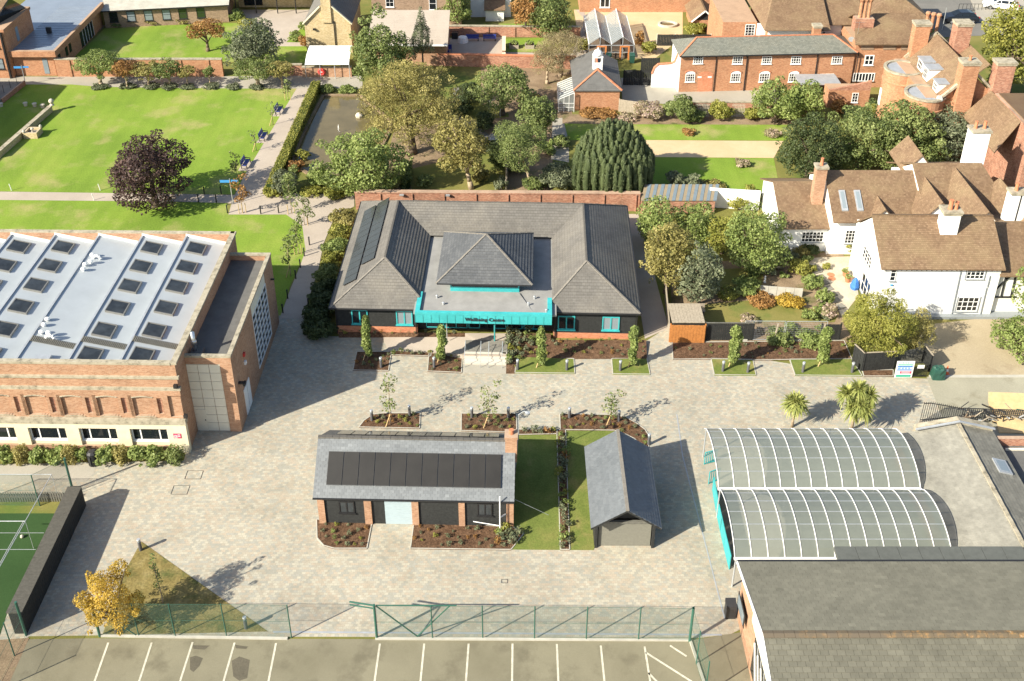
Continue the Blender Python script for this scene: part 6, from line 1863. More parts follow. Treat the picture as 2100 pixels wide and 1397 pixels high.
_shrubs = {}
def shrub(name, label, px, py, w_px, h_m, mat, seed, size=.2, group=None, cat='shrub', flat=False, depth=1.0, clumps=14, dens=1.0, aspect=.7, boxy=False, world=None, rad=None, upright=0.0):
    a = world or g(px, py)
    u = (g(px + 50, py)[0] - g(px, py)[0]) / 50 if px is not None else 1
    rx = rad or w_px * u / 2
    t = thing(name, label, cat, (a[0], a[1], a[2] if world else 0), random.Random(seed).uniform(0, 6), group)
    key = (mat, seed % 3, round(rx / h_m, 1), boxy, size, upright)
    bl = crown_blobs(rx, rx * depth, h_m / 2, h_m * .5, seed, clumps, .42)
    if boxy:
        bl = [(i * rx * .33, j * rx * .33, h_m * k_, rx * .46, rx * .46, h_m * .30) for i in (-1.6, 0, 1.6) for j in (-1.6, 0, 1.6) for k_ in (.3, .72)]
    area = 2 * math.pi * rx * (rx + h_m)
    nn = int(max(120, min(5000, dens * area * 2.4 / (size * size * aspect))))
    link('foliage', leaf_mesh('foliage', bl, nn, size, mat, seed, aspect, .6, .15, 0, upright, .2, .01), t)
    m = MB()
    for i in range(4): m.tube((0, 0, 0), (rx * .4 * math.cos(i * 1.6 + seed), rx * .4 * math.sin(i * 1.6 + seed), h_m * .6), .025, .012, n=5)
    m.build('stem', 'bark_trunk', t)
    return t

# ---- the large trees
tree('copper_beech', 'round purple-leaved tree on the lawn above the sports hall', 320, 422, 172, 276, 405, 'leaf_copper', 11, size=.30, clumps=40, sub=.30, skirt=True)
tree('magnolia_tree', 'broad glossy light-green tree overhanging the near end of the pond', 745, 398, 185, 263, 392, 'leaf_bright', 12, size=.36, clumps=38, sub=.30, depth=.8, contrast=.15, skirt=True)
tree('yew_tree', 'huge olive-yellow evergreen beside the pond, biggest tree in the gardens', 845, 314, 205, 112, 306, 'leaf_olive', 13, size=.30, clumps=60, sub=.26, aspect=.4, contrast=.3, out=.4)
tree('broadleaf_tree', 'tall mid-green tree between the buff gable and the brown-roofed hall', 785, 185, 118, 8, 150, 'leaf_green', 14, size=.36, clumps=36, sub=.30, skirt=True)
tree('pale_conifer', 'pale feathery conifer in front of the brown-roofed hall', 868, 165, 58, 12, 135, 'leaf_grey', 15, size=.26, clumps=30, sub=.34, shape='cone', aspect=.35, dens=.7)
tree('false_acacia', 'light green tree with bare leaning trunk on the dry garden lawn', 967, 387, 112, 236, 366, 'leaf_olive', 16, size=.28, clumps=34, sub=.30, bark='bark_pale', off=-.9, contrast=.2)
tree('garden_tree', 'bushy green tree below the middle brick garden wall', 1030, 236, 118, 130, 234, 'leaf_green', 17, size=.30, clumps=30)
tree('holly_tree', 'dense dome-shaped dark green tree left of the lean-to glasshouse', 1100, 292, 84, 187, 285, 'leaf_green', 18, size=.26, clumps=34, sub=.3, contrast=.18, skirt=True)
tree('pine_tree', 'leaning pine with bare pinkish trunk behind the long brick wall', 1092, 385, 112, 240, 352, 'leaf_green', 19, size=.26, clumps=26, aspect=.35, bark='bark_pale', off=-1.4, dens=.8, trunk_r=.16)
tree('autumn_tree', 'orange-tinged tree beside the white cottage', 1078, 72, 62, -15, 58, 'leaf_rust', 20, size=.32, clumps=24)
tree('laurel_tree', 'dark green round tree right of the orange-tinged tree', 1130, 76, 88, -18, 62, 'leaf_green', 21, size=.32, clumps=26, skirt=True)
tree('back_garden_tree', 'fresh green tree left of the white cottage', 930, 56, 74, -20, 48, 'leaf_bright', 22, size=.32, clumps=24, skirt=True)
tree('smoke_bush', 'pale feathery half-bare tree left of the greenhouse', 1150, 158, 92, 52, 140, 'leaf_pale', 23, size=.22, clumps=26, aspect=.25, dens=.5, bark='bark_pale')
tree('straw_shrub_tree', 'straw-coloured bushy tree in front of the pink garden wall', 1122, 172, 70, 92, 160, 'leaf_pale', 24, size=.22, clumps=22, aspect=.3, dens=.6, bark='bark_pale')
tree('coach_house_magnolia', 'spreading green tree covering the lower windows of the coach house', 1590, 250, 105, 160, 236, 'leaf_bright', 25, size=.34, clumps=28, skirt=True)
tree('coach_house_bush', 'green rounded tree at the coach house\'s right downpipe', 1645, 250, 80, 158, 240, 'leaf_bright', 26, size=.34, clumps=24, skirt=True)
tree('holm_oak', 'very dense dark green dome-shaped tree behind the white house', 1652, 378, 140, 232, 368, 'leaf_dark', 27, size=.24, clumps=44, sub=.26, contrast=.12, skirt=True)
for i, (x, y, w_, t_, b_, mt, lb_) in enumerate(((1765, 345, 165, 208, 335, 'leaf_green', 'loose dark green tree right of the dense dome-shaped tree'), (1850, 345, 155, 205, 335, 'leaf_green', 'loose tree below the two round brick bays'),
                                               (1935, 335, 145, 212, 330, 'leaf_grey', 'grey-green tree left of the tall white chimney'), (2005, 300, 70, 215, 290, 'leaf_rust', 'brownish thin tree against the tall brown brick range'))):
    tree('hedgerow_tree', lb_, x, y, w_, t_, b_, mt, 30 + i, size=.28, clumps=32, sub=.3, contrast=.3, group='trees between the white house and the round bays', skirt=True)
tree('street_tree', 'large yellow-green tree beside the street at the top right corner', 2065, 190, 150, -20, 145, 'leaf_lime', 36, size=.38, clumps=40, sub=.28, skirt=True)
tree('apricot_tree', 'small round tree with orange-tinged leaves on the back lawn', 427, 105, 75, 40, 82, 'leaf_rust', 37, size=.26, clumps=18, dens=.8)
tree('whitebeam', 'large grey-green tree beyond the brick wall right of the orange-tinged tree', 522, 145, 122, 38, 135, 'leaf_grey', 38, size=.32, clumps=36, sub=.3, skirt=True)
row = [(208, 176, 88, 104, 162, 'leaf_bright', 'widest apple tree, at the left end of the row by the wall'), (262, 182, 42, 122, 160, 'leaf_rust', 'brownish upright tree second in the row by the wall'),
       (306, 178, 62, 125, 160, 'leaf_olive', 'olive-green fruit tree third in the row by the wall'), (350, 178, 62, 120, 160, 'leaf_green', 'dark green fruit tree fourth in the row by the wall'),
       (386, 178, 38, 135, 160, 'leaf_olive', 'small staked tree fifth in the row by the wall'), (432, 177, 26, 137, 158, 'leaf_green', 'lollipop-shaped staked tree sixth in the row by the wall'),
       (530, 178, 98, 118, 160, 'leaf_green', 'broad fruit tree in front of the opening in the brick wall'), (580, 180, 56, 126, 158, 'leaf_olive', 'round fruit tree left of the red lifebuoy')]
for i, (x, y, w_, t_, b_, mt, lb_) in enumerate(row):
    tree('fruit_tree', lb_, x, y, w_, t_, b_, mt, 40 + i, size=.22, clumps=20, group='fruit trees along the path by the wall', dens=.9, bark='bark_pale')
# the gold maple and its neighbour
tree('golden_maple', 'small maple with golden autumn leaves by the chain-link fence', 242, 1297, 126, 1156, 1292, 'leaf_gold', 50, size=.13, clumps=20, sub=.24, dens=.55, contrast=.3, inner=.05, skirt=True)
# white house garden
for i, (x, y, w_, t_, b_, mt, lb_) in enumerate((
        (1350, 500, 88, 405, 490, 'leaf_bright', 'light green bush right of the grey roof\'s back corner'), (1425, 500, 78, 412, 490, 'leaf_bright', 'light green bush between two others below the striped roof'),
        (1545, 545, 138, 420, 535, 'leaf_bright', 'large light green bush beside the white house\'s low wing'), (1365, 600, 108, 455, 565, 'leaf_olive', 'olive-brown conifer beside the passage'),
        (1432, 625, 92, 490, 610, 'leaf_grey', 'grey-green bushy tree right of the olive-brown conifer'), (1480, 520, 70, 430, 505, 'leaf_lime', 'yellowish bush in the middle of the garden shrubbery'))):
    tree('garden_bush', lb_, x, y, w_, t_, b_, mt, 60 + i, cat='bush', size=.26, clumps=28, contrast=.2, group='bushes in the white house garden', skirt=True)
tree('tamarisk', 'weeping yellow-green tree in front of the white house', 1795, 726, 135, 598, 722, 'leaf_lime', 70, size=.28, clumps=34, aspect=.3, droop=.5, contrast=.25, sub=.3, skirt=True)
tree('tamarisk', 'smaller sparse yellow-green tree right of the weeping one', 1875, 724, 66, 630, 715, 'leaf_olive', 71, size=.24, clumps=18, aspect=.3, droop=.4, dens=.55, skirt=True)
tree('driveway_bush', 'bright green bush on the driveway at the right edge', 2085, 724, 100, 655, 722, 'leaf_bright', 72, cat='bush', size=.24, clumps=24, skirt=True)
tree('house_side_tree', 'green tree in front of the timber-framed wing at the right edge', 2118, 680, 110, 520, 668, 'leaf_bright', 73, size=.28, clumps=26, skirt=True)
# Irish yew: a dome of upright plumes
t = wthing('irish_yew', 'broad dark yew of upright plumes on the garden lawn', 'tree', 1255, 388)
a = g(1255, 388); u = (g(1305, 388)[0] - a[0]) / 50
rx, top = 160 * u / 2 * .95, hgt(1255, 388, 248)
rs = np.random.RandomState(5)
bl = []
for i in range(150):
    r_ = rx * math.sqrt((i + .5) / 150); th_ = i * 2.39996
    x, y = r_ * math.cos(th_), r_ * math.sin(th_)
    zt = top * (1 - .38 * (r_ / rx) ** 2.2) * rs.uniform(.88, 1.02)
    hh = rs.uniform(.7, 1.3)
    bl.append((x, y, zt - hh, .38, .38, hh))
    if r_ > rx * .55: bl.append((x * 1.06, y * 1.06, zt - hh * 2.2, .36, .36, 1.1)); bl.append((x * 1.06, y * 1.06, max(.8, zt - hh * 3.4), .36, .36, 1.0))
m = MB()
for (x, y, z_, r1, r2, h1) in bl:
    cr = random.Random(int(x * 977 + y * 331))
    v_ = cr.uniform(.15, .5)
    pr_ = [(.05, -h1), (.8, -h1 * .6), (1.0, -h1 * .1), (.86, h1 * .4), (.5, h1 * .8), (.04, h1)]
    m.lathe([(r1 * .74 * a_ * cr.uniform(.88, 1.12), b_) for a_, b_ in pr_], 9, 0, (v_,) * 3, (x, y, max(z_, h1 + .05)))
m.build('plumes', 'leaf_yew', t, smooth=True)
link('crown', leaf_mesh('crown', bl, 36000, .16, 'leaf_yew', 5, .45, .6, .0, 0, .5, .24, .05), t)
link('trunk', trunk_mesh(2.0, .3, [b_[:3] for b_ in bl[:40:6]], 'bark_trunk', (0, 0), 3), t)

# ---- saplings and staked trees
def sapling(name, label, px, py, pytop, mat, seed, crown=.35, size=.16, n=260, stakes=1, group=None, rxm=None, lean=0.0, cat='tree', bark='bark_pale', start=.4):
    a = g(px, py); h = hgt(px, py, pytop)
    t = thing(name, label, cat, (a[0], a[1], 0), 0, group)
    rx = rxm or crown
    rs = np.random.RandomState(seed)
    bl = []
    for k in range(9):
        z_ = h * (start + (1 - start) * (k + .5) / 9)
        wob = .12 if n > 1500 else .4
        bl.append((rs.normal() * rx * wob + lean * z_, rs.normal() * rx * wob, z_ - .1, rx * rs.uniform(.45, .7), rx * rs.uniform(.45, .7), h * (1 - start) / 9 * 1.1))
    link('crown', leaf_mesh('crown', bl, n, size, mat, seed, .65, .4, .3, 0, 0, .2), t)
    link('trunk', trunk_mesh(h * .9, .03, [b_[:3] for b_ in bl[2:7]], bark, (lean * h, 0), seed), t)
    for k in range(stakes):
        m = MB()
        if stakes == 1: m.tube((-.35, -.25, 0), (.0, .02, 1.0), .035)
        else:
            x = -.3 + .6 * k / (stakes - 1); m.tube((x, -.15 + .1 * k, 0), (x, -.15 + .1 * k, 1.1), .035)
        m.build('stake', 'stake_wood', t)
    return t
for i, (p, tp, lb_) in enumerate(((z5((392, 905)), 690, 'narrow leafy tree in the shaded bed left of the entrance path'), (z5((778, 915)), 730, 'narrow leafy tree in the bed left of the entrance steps'),
                                (z5((1292, 942)), 745, 'narrow leafy tree on the longer turf patch right of the steps'), (z5((1768, 942)), 740, 'narrow leafy tree on the small turf patch before the centre\'s right wing'))):
    sapling('column_tree', lb_, p[0][0], p[0][1], 380 + tp * .3937, 'leaf_bright', 80 + i, size=.17, n=2600, crown=.52, start=.16, group='narrow trees in front of the centre')
for i, (p, tp, lb_) in enumerate(((z6((530, 915)), 712, 'leafy staked tree on the turf patch below the black fence'), (z6((1010, 915)), 722, 'leafy staked tree on the turf patch left of the angled fence'))):
    sapling('column_tree', lb_, p[0][0], p[0][1], 400 + tp * .381, 'leaf_bright', 86 + i, size=.18, n=2600, crown=.7, start=.18, group='narrow trees in front of the centre')
for i, (p, tp, lb_) in enumerate(((z5((512, 1250)), 1005, 'thin young tree in the left bed behind the barn'), (z5((1020, 1255)), 1045, 'thin young tree in the middle bed behind the barn'), (z5((1655, 1250)), 1080, 'thin young tree in the curved bed behind the shed'))):
    sapling('young_tree', lb_, p[0][0], p[0][1], 380 + tp * .3937, 'leaf_green', 90 + i, size=.17, n=300, crown=.65, start=.38, group='thin young trees in the island beds')
sapling('young_tree', 'thin young tree on the dry grass triangle behind the fence', 334, 1237, 1138, 'leaf_green', 95, size=.14, n=160, crown=.3, stakes=0)
for i, (x, y, tp, n_, st_n, mt, lb_) in enumerate(((591, 205, 163, 260, 2, 'leaf_green', 'staked sapling at the far end of the lawn path'), (560, 256, 210, 70, 1, 'leaf_grey', 'nearly bare sapling between the farthest and middle blue benches'),
        (526, 309, 266, 70, 1, 'leaf_grey', 'nearly bare sapling between the middle and nearest blue benches'), (488, 372, 311, 220, 0, 'leaf_green', 'green sapling beside the nearest blue bench'),
        (498, 437, 363, 420, 3, 'leaf_rust', 'yellowing staked sapling at the path corner by the signpost'), (598, 438, 345, 700, 2, 'leaf_green', 'bushy staked tree at the pink path junction'),
        (625, 462, 398, 420, 2, 'leaf_green', 'second staked tree along the pink path'), (612, 521, 446, 420, 2, 'leaf_green', 'third staked tree along the pink path'), (596, 566, 486, 380, 1, 'leaf_green', 'nearest staked tree along the pink path'))):
    sapling('staked_tree', lb_, x, y, tp, mt, 100 + i, size=.2, n=n_, crown=.75 if n_ > 300 else .55, start=.4, stakes=st_n, group='saplings along the garden paths')

# ---- cabbage palms
def palm(label, px, py, pytop, heads, seed):
    a = g(px, py); h = hgt(px, py, pytop)
    t = thing('cabbage_palm', label, 'palm', (a[0], a[1], 0), 0, 'cabbage palms in the court')
    rs = random.Random(seed)
    m = MB(); tr = MB()
    tr.tube((0, 0, 0), (0, 0, h * .55), .11, .08)
    for (hx, hy, hz) in heads:
        c = Vector((hx, hy, h * hz))
        tr.tube((0, 0, h * .5), c, .08, .06)
        for k in range(170):
            az = rs.uniform(0, 2 * math.pi); el = rs.uniform(-.9, 1.35)
            d = Vector((math.cos(az) * math.cos(el), math.sin(az) * math.cos(el), math.sin(el)))
            L_ = rs.uniform(.6, 1.05); wv = d.cross(Vector((0, 0, 1)))
            if wv.length < .01: wv = Vector((1, 0, 0))
            wv.normalize(); wv *= .06
            mid = c + d * L_ * .55 + Vector((0, 0, .02)); tip = c + d * L_ + Vector((0, 0, -.22 * L_ * (1.2 - math.sin(el))))
            v_ = min(1, max(0, .5 + .3 * math.sin(el) + rs.uniform(-.25, .25)))
            if el < -.5: v_ = rs.uniform(.5, .95)
            m.face([c - wv * .6, c + wv * .6, mid + wv, mid - wv], 0, (v_,) * 3); m.face([mid - wv, mid + wv, tip], 0, (v_,) * 3)
    m.build('crown', 'leaf_palm', t); tr.build('trunk', 'bark_pale', t, smooth=True)
palm('cabbage palm with a single shock of leaves behind the canopy', 1624, 876, 820, [(0, 0, .92), (-.25, .1, .86), (.25, 0, .86)], 3)
palm('branching cabbage palm with several leaf heads behind the canopy', 1746, 882, 800, [(-.85, 0, .9), (0, .1, 1.0), (.75, 0, .86), (.1, -.3, .72), (-.3, -.3, .62), (.45, -.4, .6), (.2, .4, .84)], 4)

# ---- shrubs
_s = [1000]
def S(label, px, py, w_, h_, mat, size=.2, group=None, name='shrub', **kw):
    _s[0] += 1
    return shrub(name, label, px, py, w_, h_, mat, _s[0], size, group, **kw)
G_ = 'shrubs along the hall front'
for i, (x, w_, mt, bxy) in enumerate(((12, 44, 'leaf_bright', 0), (48, 30, 'leaf_olive', 1), (82, 40, 'leaf_bright', 0), (118, 42, 'leaf_bright', 0), (147, 30, 'leaf_olive', 1), (170, 30, 'leaf_bright', 0), (222, 46, 'leaf_bright', 0), (251, 30, 'leaf_olive', 1), (288, 48, 'leaf_bright', 0), (322, 44, 'leaf_bright', 0), (361, 32, 'leaf_green', 1))):
    od = ('leftmost', 'second', 'third', 'fourth', 'fifth', 'sixth', 'seventh', 'eighth', 'ninth', 'tenth', 'rightmost')[i]
    lb_ = 'clipped box bush in front of the hall, ' + od + ' of the shrub row' if bxy else 'leafy light green shrub before the hall windows, ' + od + ' of the row'
    shrub('box_bush' if bxy else 'leafy_shrub', lb_, x, 948, w_, 1.3 if bxy else 1.35, mt, 1100 + i, .12 if bxy else .2, G_, boxy=bool(bxy))
for i, (x, y, w_, h_, mt) in enumerate(((706, 462, 62, 1.6, 'leaf_olive'), (700, 492, 58, 1.5, 'leaf_lime'), (690, 520, 60, 1.6, 'leaf_bright'), (682, 548, 56, 1.5, 'leaf_lime'), (672, 578, 58, 1.6, 'leaf_green'), (664, 606, 58, 1.7, 'leaf_dark'), (656, 634, 60, 1.7, 'leaf_dark'), (648, 662, 62, 1.6, 'leaf_dark'), (660, 688, 66, 1.5, 'leaf_dark'), (640, 684, 44, 1.2, 'leaf_dark'), (688, 640, 36, 1.5, 'leaf_green'), (700, 590, 36, 1.5, 'leaf_green'))):  # darker leaves towards the front carry the shade in their colour
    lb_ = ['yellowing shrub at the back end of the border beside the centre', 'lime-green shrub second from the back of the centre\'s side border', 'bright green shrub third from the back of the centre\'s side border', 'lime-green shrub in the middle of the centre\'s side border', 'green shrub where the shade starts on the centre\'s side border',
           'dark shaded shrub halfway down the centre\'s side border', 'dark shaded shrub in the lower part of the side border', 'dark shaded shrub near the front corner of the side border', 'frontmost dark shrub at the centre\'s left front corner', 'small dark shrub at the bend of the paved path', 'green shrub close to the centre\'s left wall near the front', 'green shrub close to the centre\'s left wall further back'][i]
    S(lb_, x, y, w_, h_, mt, .18, 'shrubs in the border beside the centre')
# pond edge, gardens, beds
for (x, y, w_, h_, mt, lb_) in ((590, 395, 60, 2.6, 'leaf_grey', 'grey-green shrub at the near corner of the pond hedge'), (606, 350, 36, 1.2, 'leaf_rust', 'rust-coloured shrub at the pond edge'), (655, 378, 50, 1.6, 'leaf_bright', 'green shrub between the pond and the broad glossy tree'), (620, 325, 34, .9, 'leaf_lime', 'water plants at the pond margin'),
        (640, 398, 50, .8, 'leaf_lime', 'low yellow-green hedge plants before the pond'), (690, 398, 60, .8, 'leaf_lime', 'low yellow-green planting left of the long brick wall'), (560, 398, 50, .9, 'leaf_lime', 'low yellow-green planting at the hedge end'), (670, 188, 40, .8, 'leaf_green', 'low green plants at the far left pond edge'), (712, 190, 40, .8, 'leaf_bright', 'low bright plants at the far right pond edge'),
        (805, 392, 44, 1.6, 'leaf_olive', 'brownish shrub just behind the long wall\'s left part'), (830, 385, 36, 1.5, 'leaf_green', 'green shrub at the edge of the dry garden lawn'), (1020, 350, 34, 2.2, 'leaf_green', 'climber on the dividing garden fence'), (1028, 390, 30, 1.6, 'leaf_grey', 'grey shrub at the foot of the dividing fence'), (1010, 315, 36, 1.6, 'leaf_dark', 'dark shrub beside the grey garden bench'), (992, 270, 46, 2.2, 'leaf_dark', 'dark shrub left of the arched gate'),
        (1120, 318, 40, 1.8, 'leaf_bright', 'round bright bush left of the broad yew'), (1145, 385, 80, 2.6, 'leaf_grey', 'greyish thicket behind the long wall, left of the yew'), (1100, 388, 50, 1.4, 'leaf_green', 'low green plants at the foot of the pine'), (1195, 388, 50, 1.8, 'leaf_grey', 'grey-green shrub at the yew\'s left foot'), (1385, 388, 46, 2.0, 'leaf_grey', 'pale shrub behind the striped roof'), (1420, 390, 44, 1.8, 'leaf_grey', 'small pale shrub near the white garden wall'),
        (1398, 245, 76, 2.8, 'leaf_green', 'large green shrub left of the coach house trees'), (1330, 243, 64, 2.0, 'leaf_flower', 'pinkish flowering shrub below the yard'), (1476, 245, 50, 2.3, 'leaf_lime', 'yellow-green shrub below the coach house'), (1430, 248, 40, 1.2, 'leaf_green', 'small green shrub between the border shrubs'), (1545, 246, 40, 1.4, 'leaf_lime', 'yellow-green shrub at the foot of the spreading tree'), (1240, 238, 50, .8, 'leaf_rust', 'reddish low shrub before the cupola outbuilding'), (1210, 238, 46, .9, 'leaf_rust', 'reddish low shrub at the outbuilding\'s left corner'), (1285, 245, 40, .7, 'leaf_flower', 'pale flowering plant in the lawn border'), (1412, 275, 28, .6, 'leaf_rust', 'small round shrub left on the upper garden lawn'),
        (1583, 278, 36, .6, 'leaf_flower', 'pale flowering round shrub on the upper garden lawn'), (1523, 340, 34, .8, 'leaf_flower', 'pinkish flowering round shrub on the lower garden lawn'), (1455, 388, 60, .8, 'leaf_olive', 'low dry border plant behind the white garden wall'), (1745, 240, 50, 1.5, 'leaf_dark', 'dark shrub below the lead roof'), (1720, 232, 36, 1.6, 'leaf_rust', 'reddish climber beside the garden outbuilding'), (1800, 235, 40, 1.2, 'leaf_lime', 'yellowish shrub right of the garden outbuilding'),
        (238, 52, 40, .7, 'leaf_green', 'low plants under the brown range\'s first window'), (310, 48, 40, 1.0, 'leaf_olive', 'low plants under the brown range\'s middle windows'), (370, 45, 40, .9, 'leaf_olive', 'low plants under the brown range\'s last windows'), (485, 42, 34, 1.6, 'leaf_bright', 'grassy clump at the terrace corner'), (506, 55, 36, 1.2, 'leaf_lime', 'yellow-green mound on the terrace edge'), (608, 84, 32, 1.4, 'leaf_bright', 'clipped round bush left of the buff house'), (622, 60, 22, 1.0, 'leaf_bright', 'small bush against the buff house'), (625, 96, 24, 1.6, 'leaf_rust', 'red-leaved shrub at the corner of the white lean-to'),
        (1425, 68, 50, 1.4, 'leaf_lime', 'yellowish bush in front of the brick porch'), (1330, 110, 30, 1.8, 'leaf_lime', 'lime shrub beside the black fence corner'), (1310, 95, 20, 2.2, 'leaf_rust', 'tall reddish plants right of the greenhouse'), (1195, 110, 24, 2.2, 'leaf_lime', 'yellowish plants along the greenhouse\'s left side')):
    S(lb_, x, y, w_, h_, mt, .2)
for (x, y, w_, h_, mt, lb_) in ((940, 235, 60, 2.4, 'leaf_dark', 'dark shrub under the middle brick wall'), (965, 210, 50, 2.6, 'leaf_dark', 'dark reddish-black shrub beside the shaded path'), (1060, 300, 44, 1.8, 'leaf_dark', 'dark shrub at the foot of the dome-shaped tree'), (1150, 300, 40, 1.2, 'leaf_green', 'low green shrub beside the grey garden path'), (1085, 215, 50, 1.4, 'leaf_olive', 'olive shrub on the bare soil below the pink wall'), (870, 380, 40, 1.0, 'leaf_green', 'low shrub on the dry garden lawn edge'), (900, 240, 40, 2.0, 'leaf_dark', 'dark shrub at the huge evergreen\'s right side'), (985, 372, 36, 1.6, 'leaf_olive', 'olive shrub beside the bare leaning trunk'), (1165, 182, 46, 1.6, 'leaf_pale', 'straw-coloured shrub left of the lean-to glasshouse'), (1060, 355, 36, 1.4, 'leaf_green', 'green shrub between the fence and the pine')):
    S(lb_, x, y, w_, h_, mt, .2)
for i, (x, y, w_, h_, mt, lb_) in enumerate(((1570, 560, 44, 1.0, 'leaf_grey', 'silver-grey bush beside the patio'), (1640, 560, 50, 1.2, 'leaf_lime', 'leafy clump left of the stepping slabs'), (1665, 590, 46, 1.2, 'leaf_bright', 'bright leafy clump halfway down the slab path'), (1690, 620, 40, 1.3, 'leaf_bright', 'tall flowering clump at the lower slab path'),
        (1700, 650, 36, 1.2, 'leaf_flower', 'pink-flowered clump at the end of the slab path'), (1530, 600, 60, 1.5, 'leaf_bright', 'green shrub left of the concrete panel wall'), (1490, 610, 44, .9, 'leaf_lime', 'low grassy clump in the lower garden'), (1560, 622, 60, .7, 'leaf_rust', 'brown withered clump before the concrete wall'), (1620, 625, 56, .8, 'leaf_gold', 'yellowing clump before the concrete wall'), (1600, 700, 60, .9, 'leaf_green', 'vegetable plants behind the mesh panels, left'),
        (1660, 702, 60, .9, 'leaf_bright', 'vegetable plants behind the mesh panels, right'), (1610, 530, 40, .9, 'leaf_grey', 'greyish herb clump above the concrete wall'), (1645, 522, 36, .8, 'leaf_olive', 'olive herb clump near the garden patio'), (1735, 515, 34, 1.3, 'leaf_lime', 'yellow-green bush beside the white house wall'), (1660, 520, 40, 1.0, 'leaf_dark', 'dark potted plants below the low wing window'), (1630, 505, 30, 1.4, 'leaf_dark', 'dark shrub at the low wing\'s left window'),
        (1510, 425, 50, 1.5, 'leaf_lime', 'yellow-green shrub before the white garden wall'), (1540, 418, 44, 2.2, 'leaf_lime', 'large-leaved banana plant before the white garden wall'))):
    S(lb_, x, y, w_, h_, mt, .18, 'plants in the white house garden')
rs = random.Random(77)
for i in range(26):
    x, y = rs.uniform(1500, 1700), rs.uniform(535, 690)
    if (x < 1600 and 610 < y < 680 and i % 3) or x > 1690 - (690 - y) * .25 + 60: continue
    mt = rs.choice(('leaf_bright', 'leaf_lime', 'leaf_grey', 'leaf_bright', 'leaf_flower'))
    S({'leaf_bright': 'low bright green border plant in the white house garden', 'leaf_lime': 'low yellow-green border plant in the white house garden', 'leaf_grey': 'low silvery border plant in the white house garden', 'leaf_flower': 'low pale-flowered border plant in the white house garden'}[mt], x, y, rs.uniform(14, 34), rs.uniform(.4, .9), mt, .15, 'border plants in the white house garden: ' + mt[5:], name='border_plant', clumps=8)
# little collars of plants at the fruit trees
for i, x in enumerate((205, 262, 310, 348, 386, 433, 480, 527)):
    S('low grey-green plants in the fruit tree row, ' + ('leftmost', 'second', 'third', 'fourth', 'fifth', 'sixth', 'seventh', 'rightmost')[i] + ' clump by the path', x, 180, 34, .45, 'leaf_grey', .16, 'plant collars in the fruit tree row', name='low_planting')
# bed plants: small tufts dotted over the mulch
rs = random.Random(21)
tuft = []
for k in range(6):
    bl = crown_blobs(.19, .19, .16, .15, 300 + k, 8, .5)
    tuft.append(leaf_mesh('foliage', bl, 70, .11, ('leaf_grey', 'leaf_green', 'leaf_bright', 'leaf_grey', 'leaf_rust', 'leaf_lime')[k], 300 + k, .5, .5, .2, 0, .4))
def inside(p, poly):
    c = False
    for i in range(len(poly)):
        a, b_ = poly[i], poly[(i + 1) % len(poly)]
        if (a[1] > p[1]) != (b_[1] > p[1]) and p[0] < (b_[0] - a[0]) * (p[1] - a[1]) / (b_[1] - a[1]) + a[0]: c = not c
    return c
def plant_bed(poly, n, label, zf=lambda x, y: .05, smin=.5, smax=1.05):
    q = [g(*p)[:2] for p in poly]
    x0, x1 = min(p[0] for p in q), max(p[0] for p in q); y0, y1 = min(p[1] for p in q), max(p[1] for p in q)
    k = 0; tries = 0; got = []
    while k < n and tries < 4000:
        tries += 1
        p = (rs.uniform(x0, x1), rs.uniform(y0, y1))
        if not inside(p, q) or any((p[0] - a[0]) ** 2 + (p[1] - a[1]) ** 2 < .2 for a in got): continue
        got.append(p)
        ti = rs.choice((0, 0, 1, 2, 3, 3, 4, 5))
        o = link('bed_plant', tuft[ti], None, (p[0], p[1], zf(*p)), rs.uniform(0, 6), rs.uniform(smin, smax))
        lb2 = ('silvery ', 'green ', 'bright green ', 'grey-green ', 'reddish ', 'yellow-green ')[ti] + label
        tag(o, lb2, 'plant', lb2 + ' group')
        k += 1
plant_bed(z5((345, 880), (505, 880), (495, 955), (330, 950)), 12, 'small plant in the shaded square bed left of the path')
plant_bed(z5((515, 866), (722, 872), (720, 888), (515, 882)), 16, 'small plant of the low hedge strip along the path', smin=.9, smax=1.3)
plant_bed(z5((715, 880), (870, 885), (870, 970), (710, 965)), 12, 'small plant in the bed just left of the steps')
plant_bed(z5((1120, 800), (1340, 810), (1840, 820), (1840, 895), (1180, 888), (1160, 970), (1120, 970)), 46, 'small plant in the large bed right of the steps', lambda x, y: .1 + max(0, (y - g(900, 735)[1]) * .09))
plant_bed(z5((1120, 780), (1250, 780), (1250, 860), (1120, 960)), 22, 'leafy plant clustered beside the entrance steps', lambda x, y: .15 + max(0, (y - g(900, 735)[1]) * .09), 1.2, 2.0)
plant_bed(z5((380, 1235), (430, 1200), (655, 1195), (655, 1262)), 16, 'small plant in the left island bed behind the barn')
plant_bed(z5((890, 1200), (1155, 1200), (1155, 1280), (890, 1275)), 18, 'small plant in the middle island bed behind the barn')
plant_bed(z8((1290, 122), (1545, 126), (1640, 160), (1700, 220), (1705, 268), (1640, 230), (1545, 188), (1290, 185)), 30, 'small plant in the curved bed behind the shed')
plant_bed(z8((1274, 210), (1306, 210), (1326, 760), (1290, 760)), 34, 'plant of the narrow hedge strip between the turf patches', smin=1.1, smax=1.9)
plant_bed(z8((1090, 195), (1262, 195), (1262, 210), (1090, 212)), 16, 'plant of the low hedge at the turf\'s far end', smin=1.2, smax=1.8)
plant_bed(z8((130, 640), (370, 645), (350, 755), (180, 750), (128, 705)), 16, 'small plant in the rounded bed before the barn window')
plant_bed(z8((590, 655), (1040, 670), (1030, 758), (580, 752)), 24, 'small plant in the long bed before the barn')
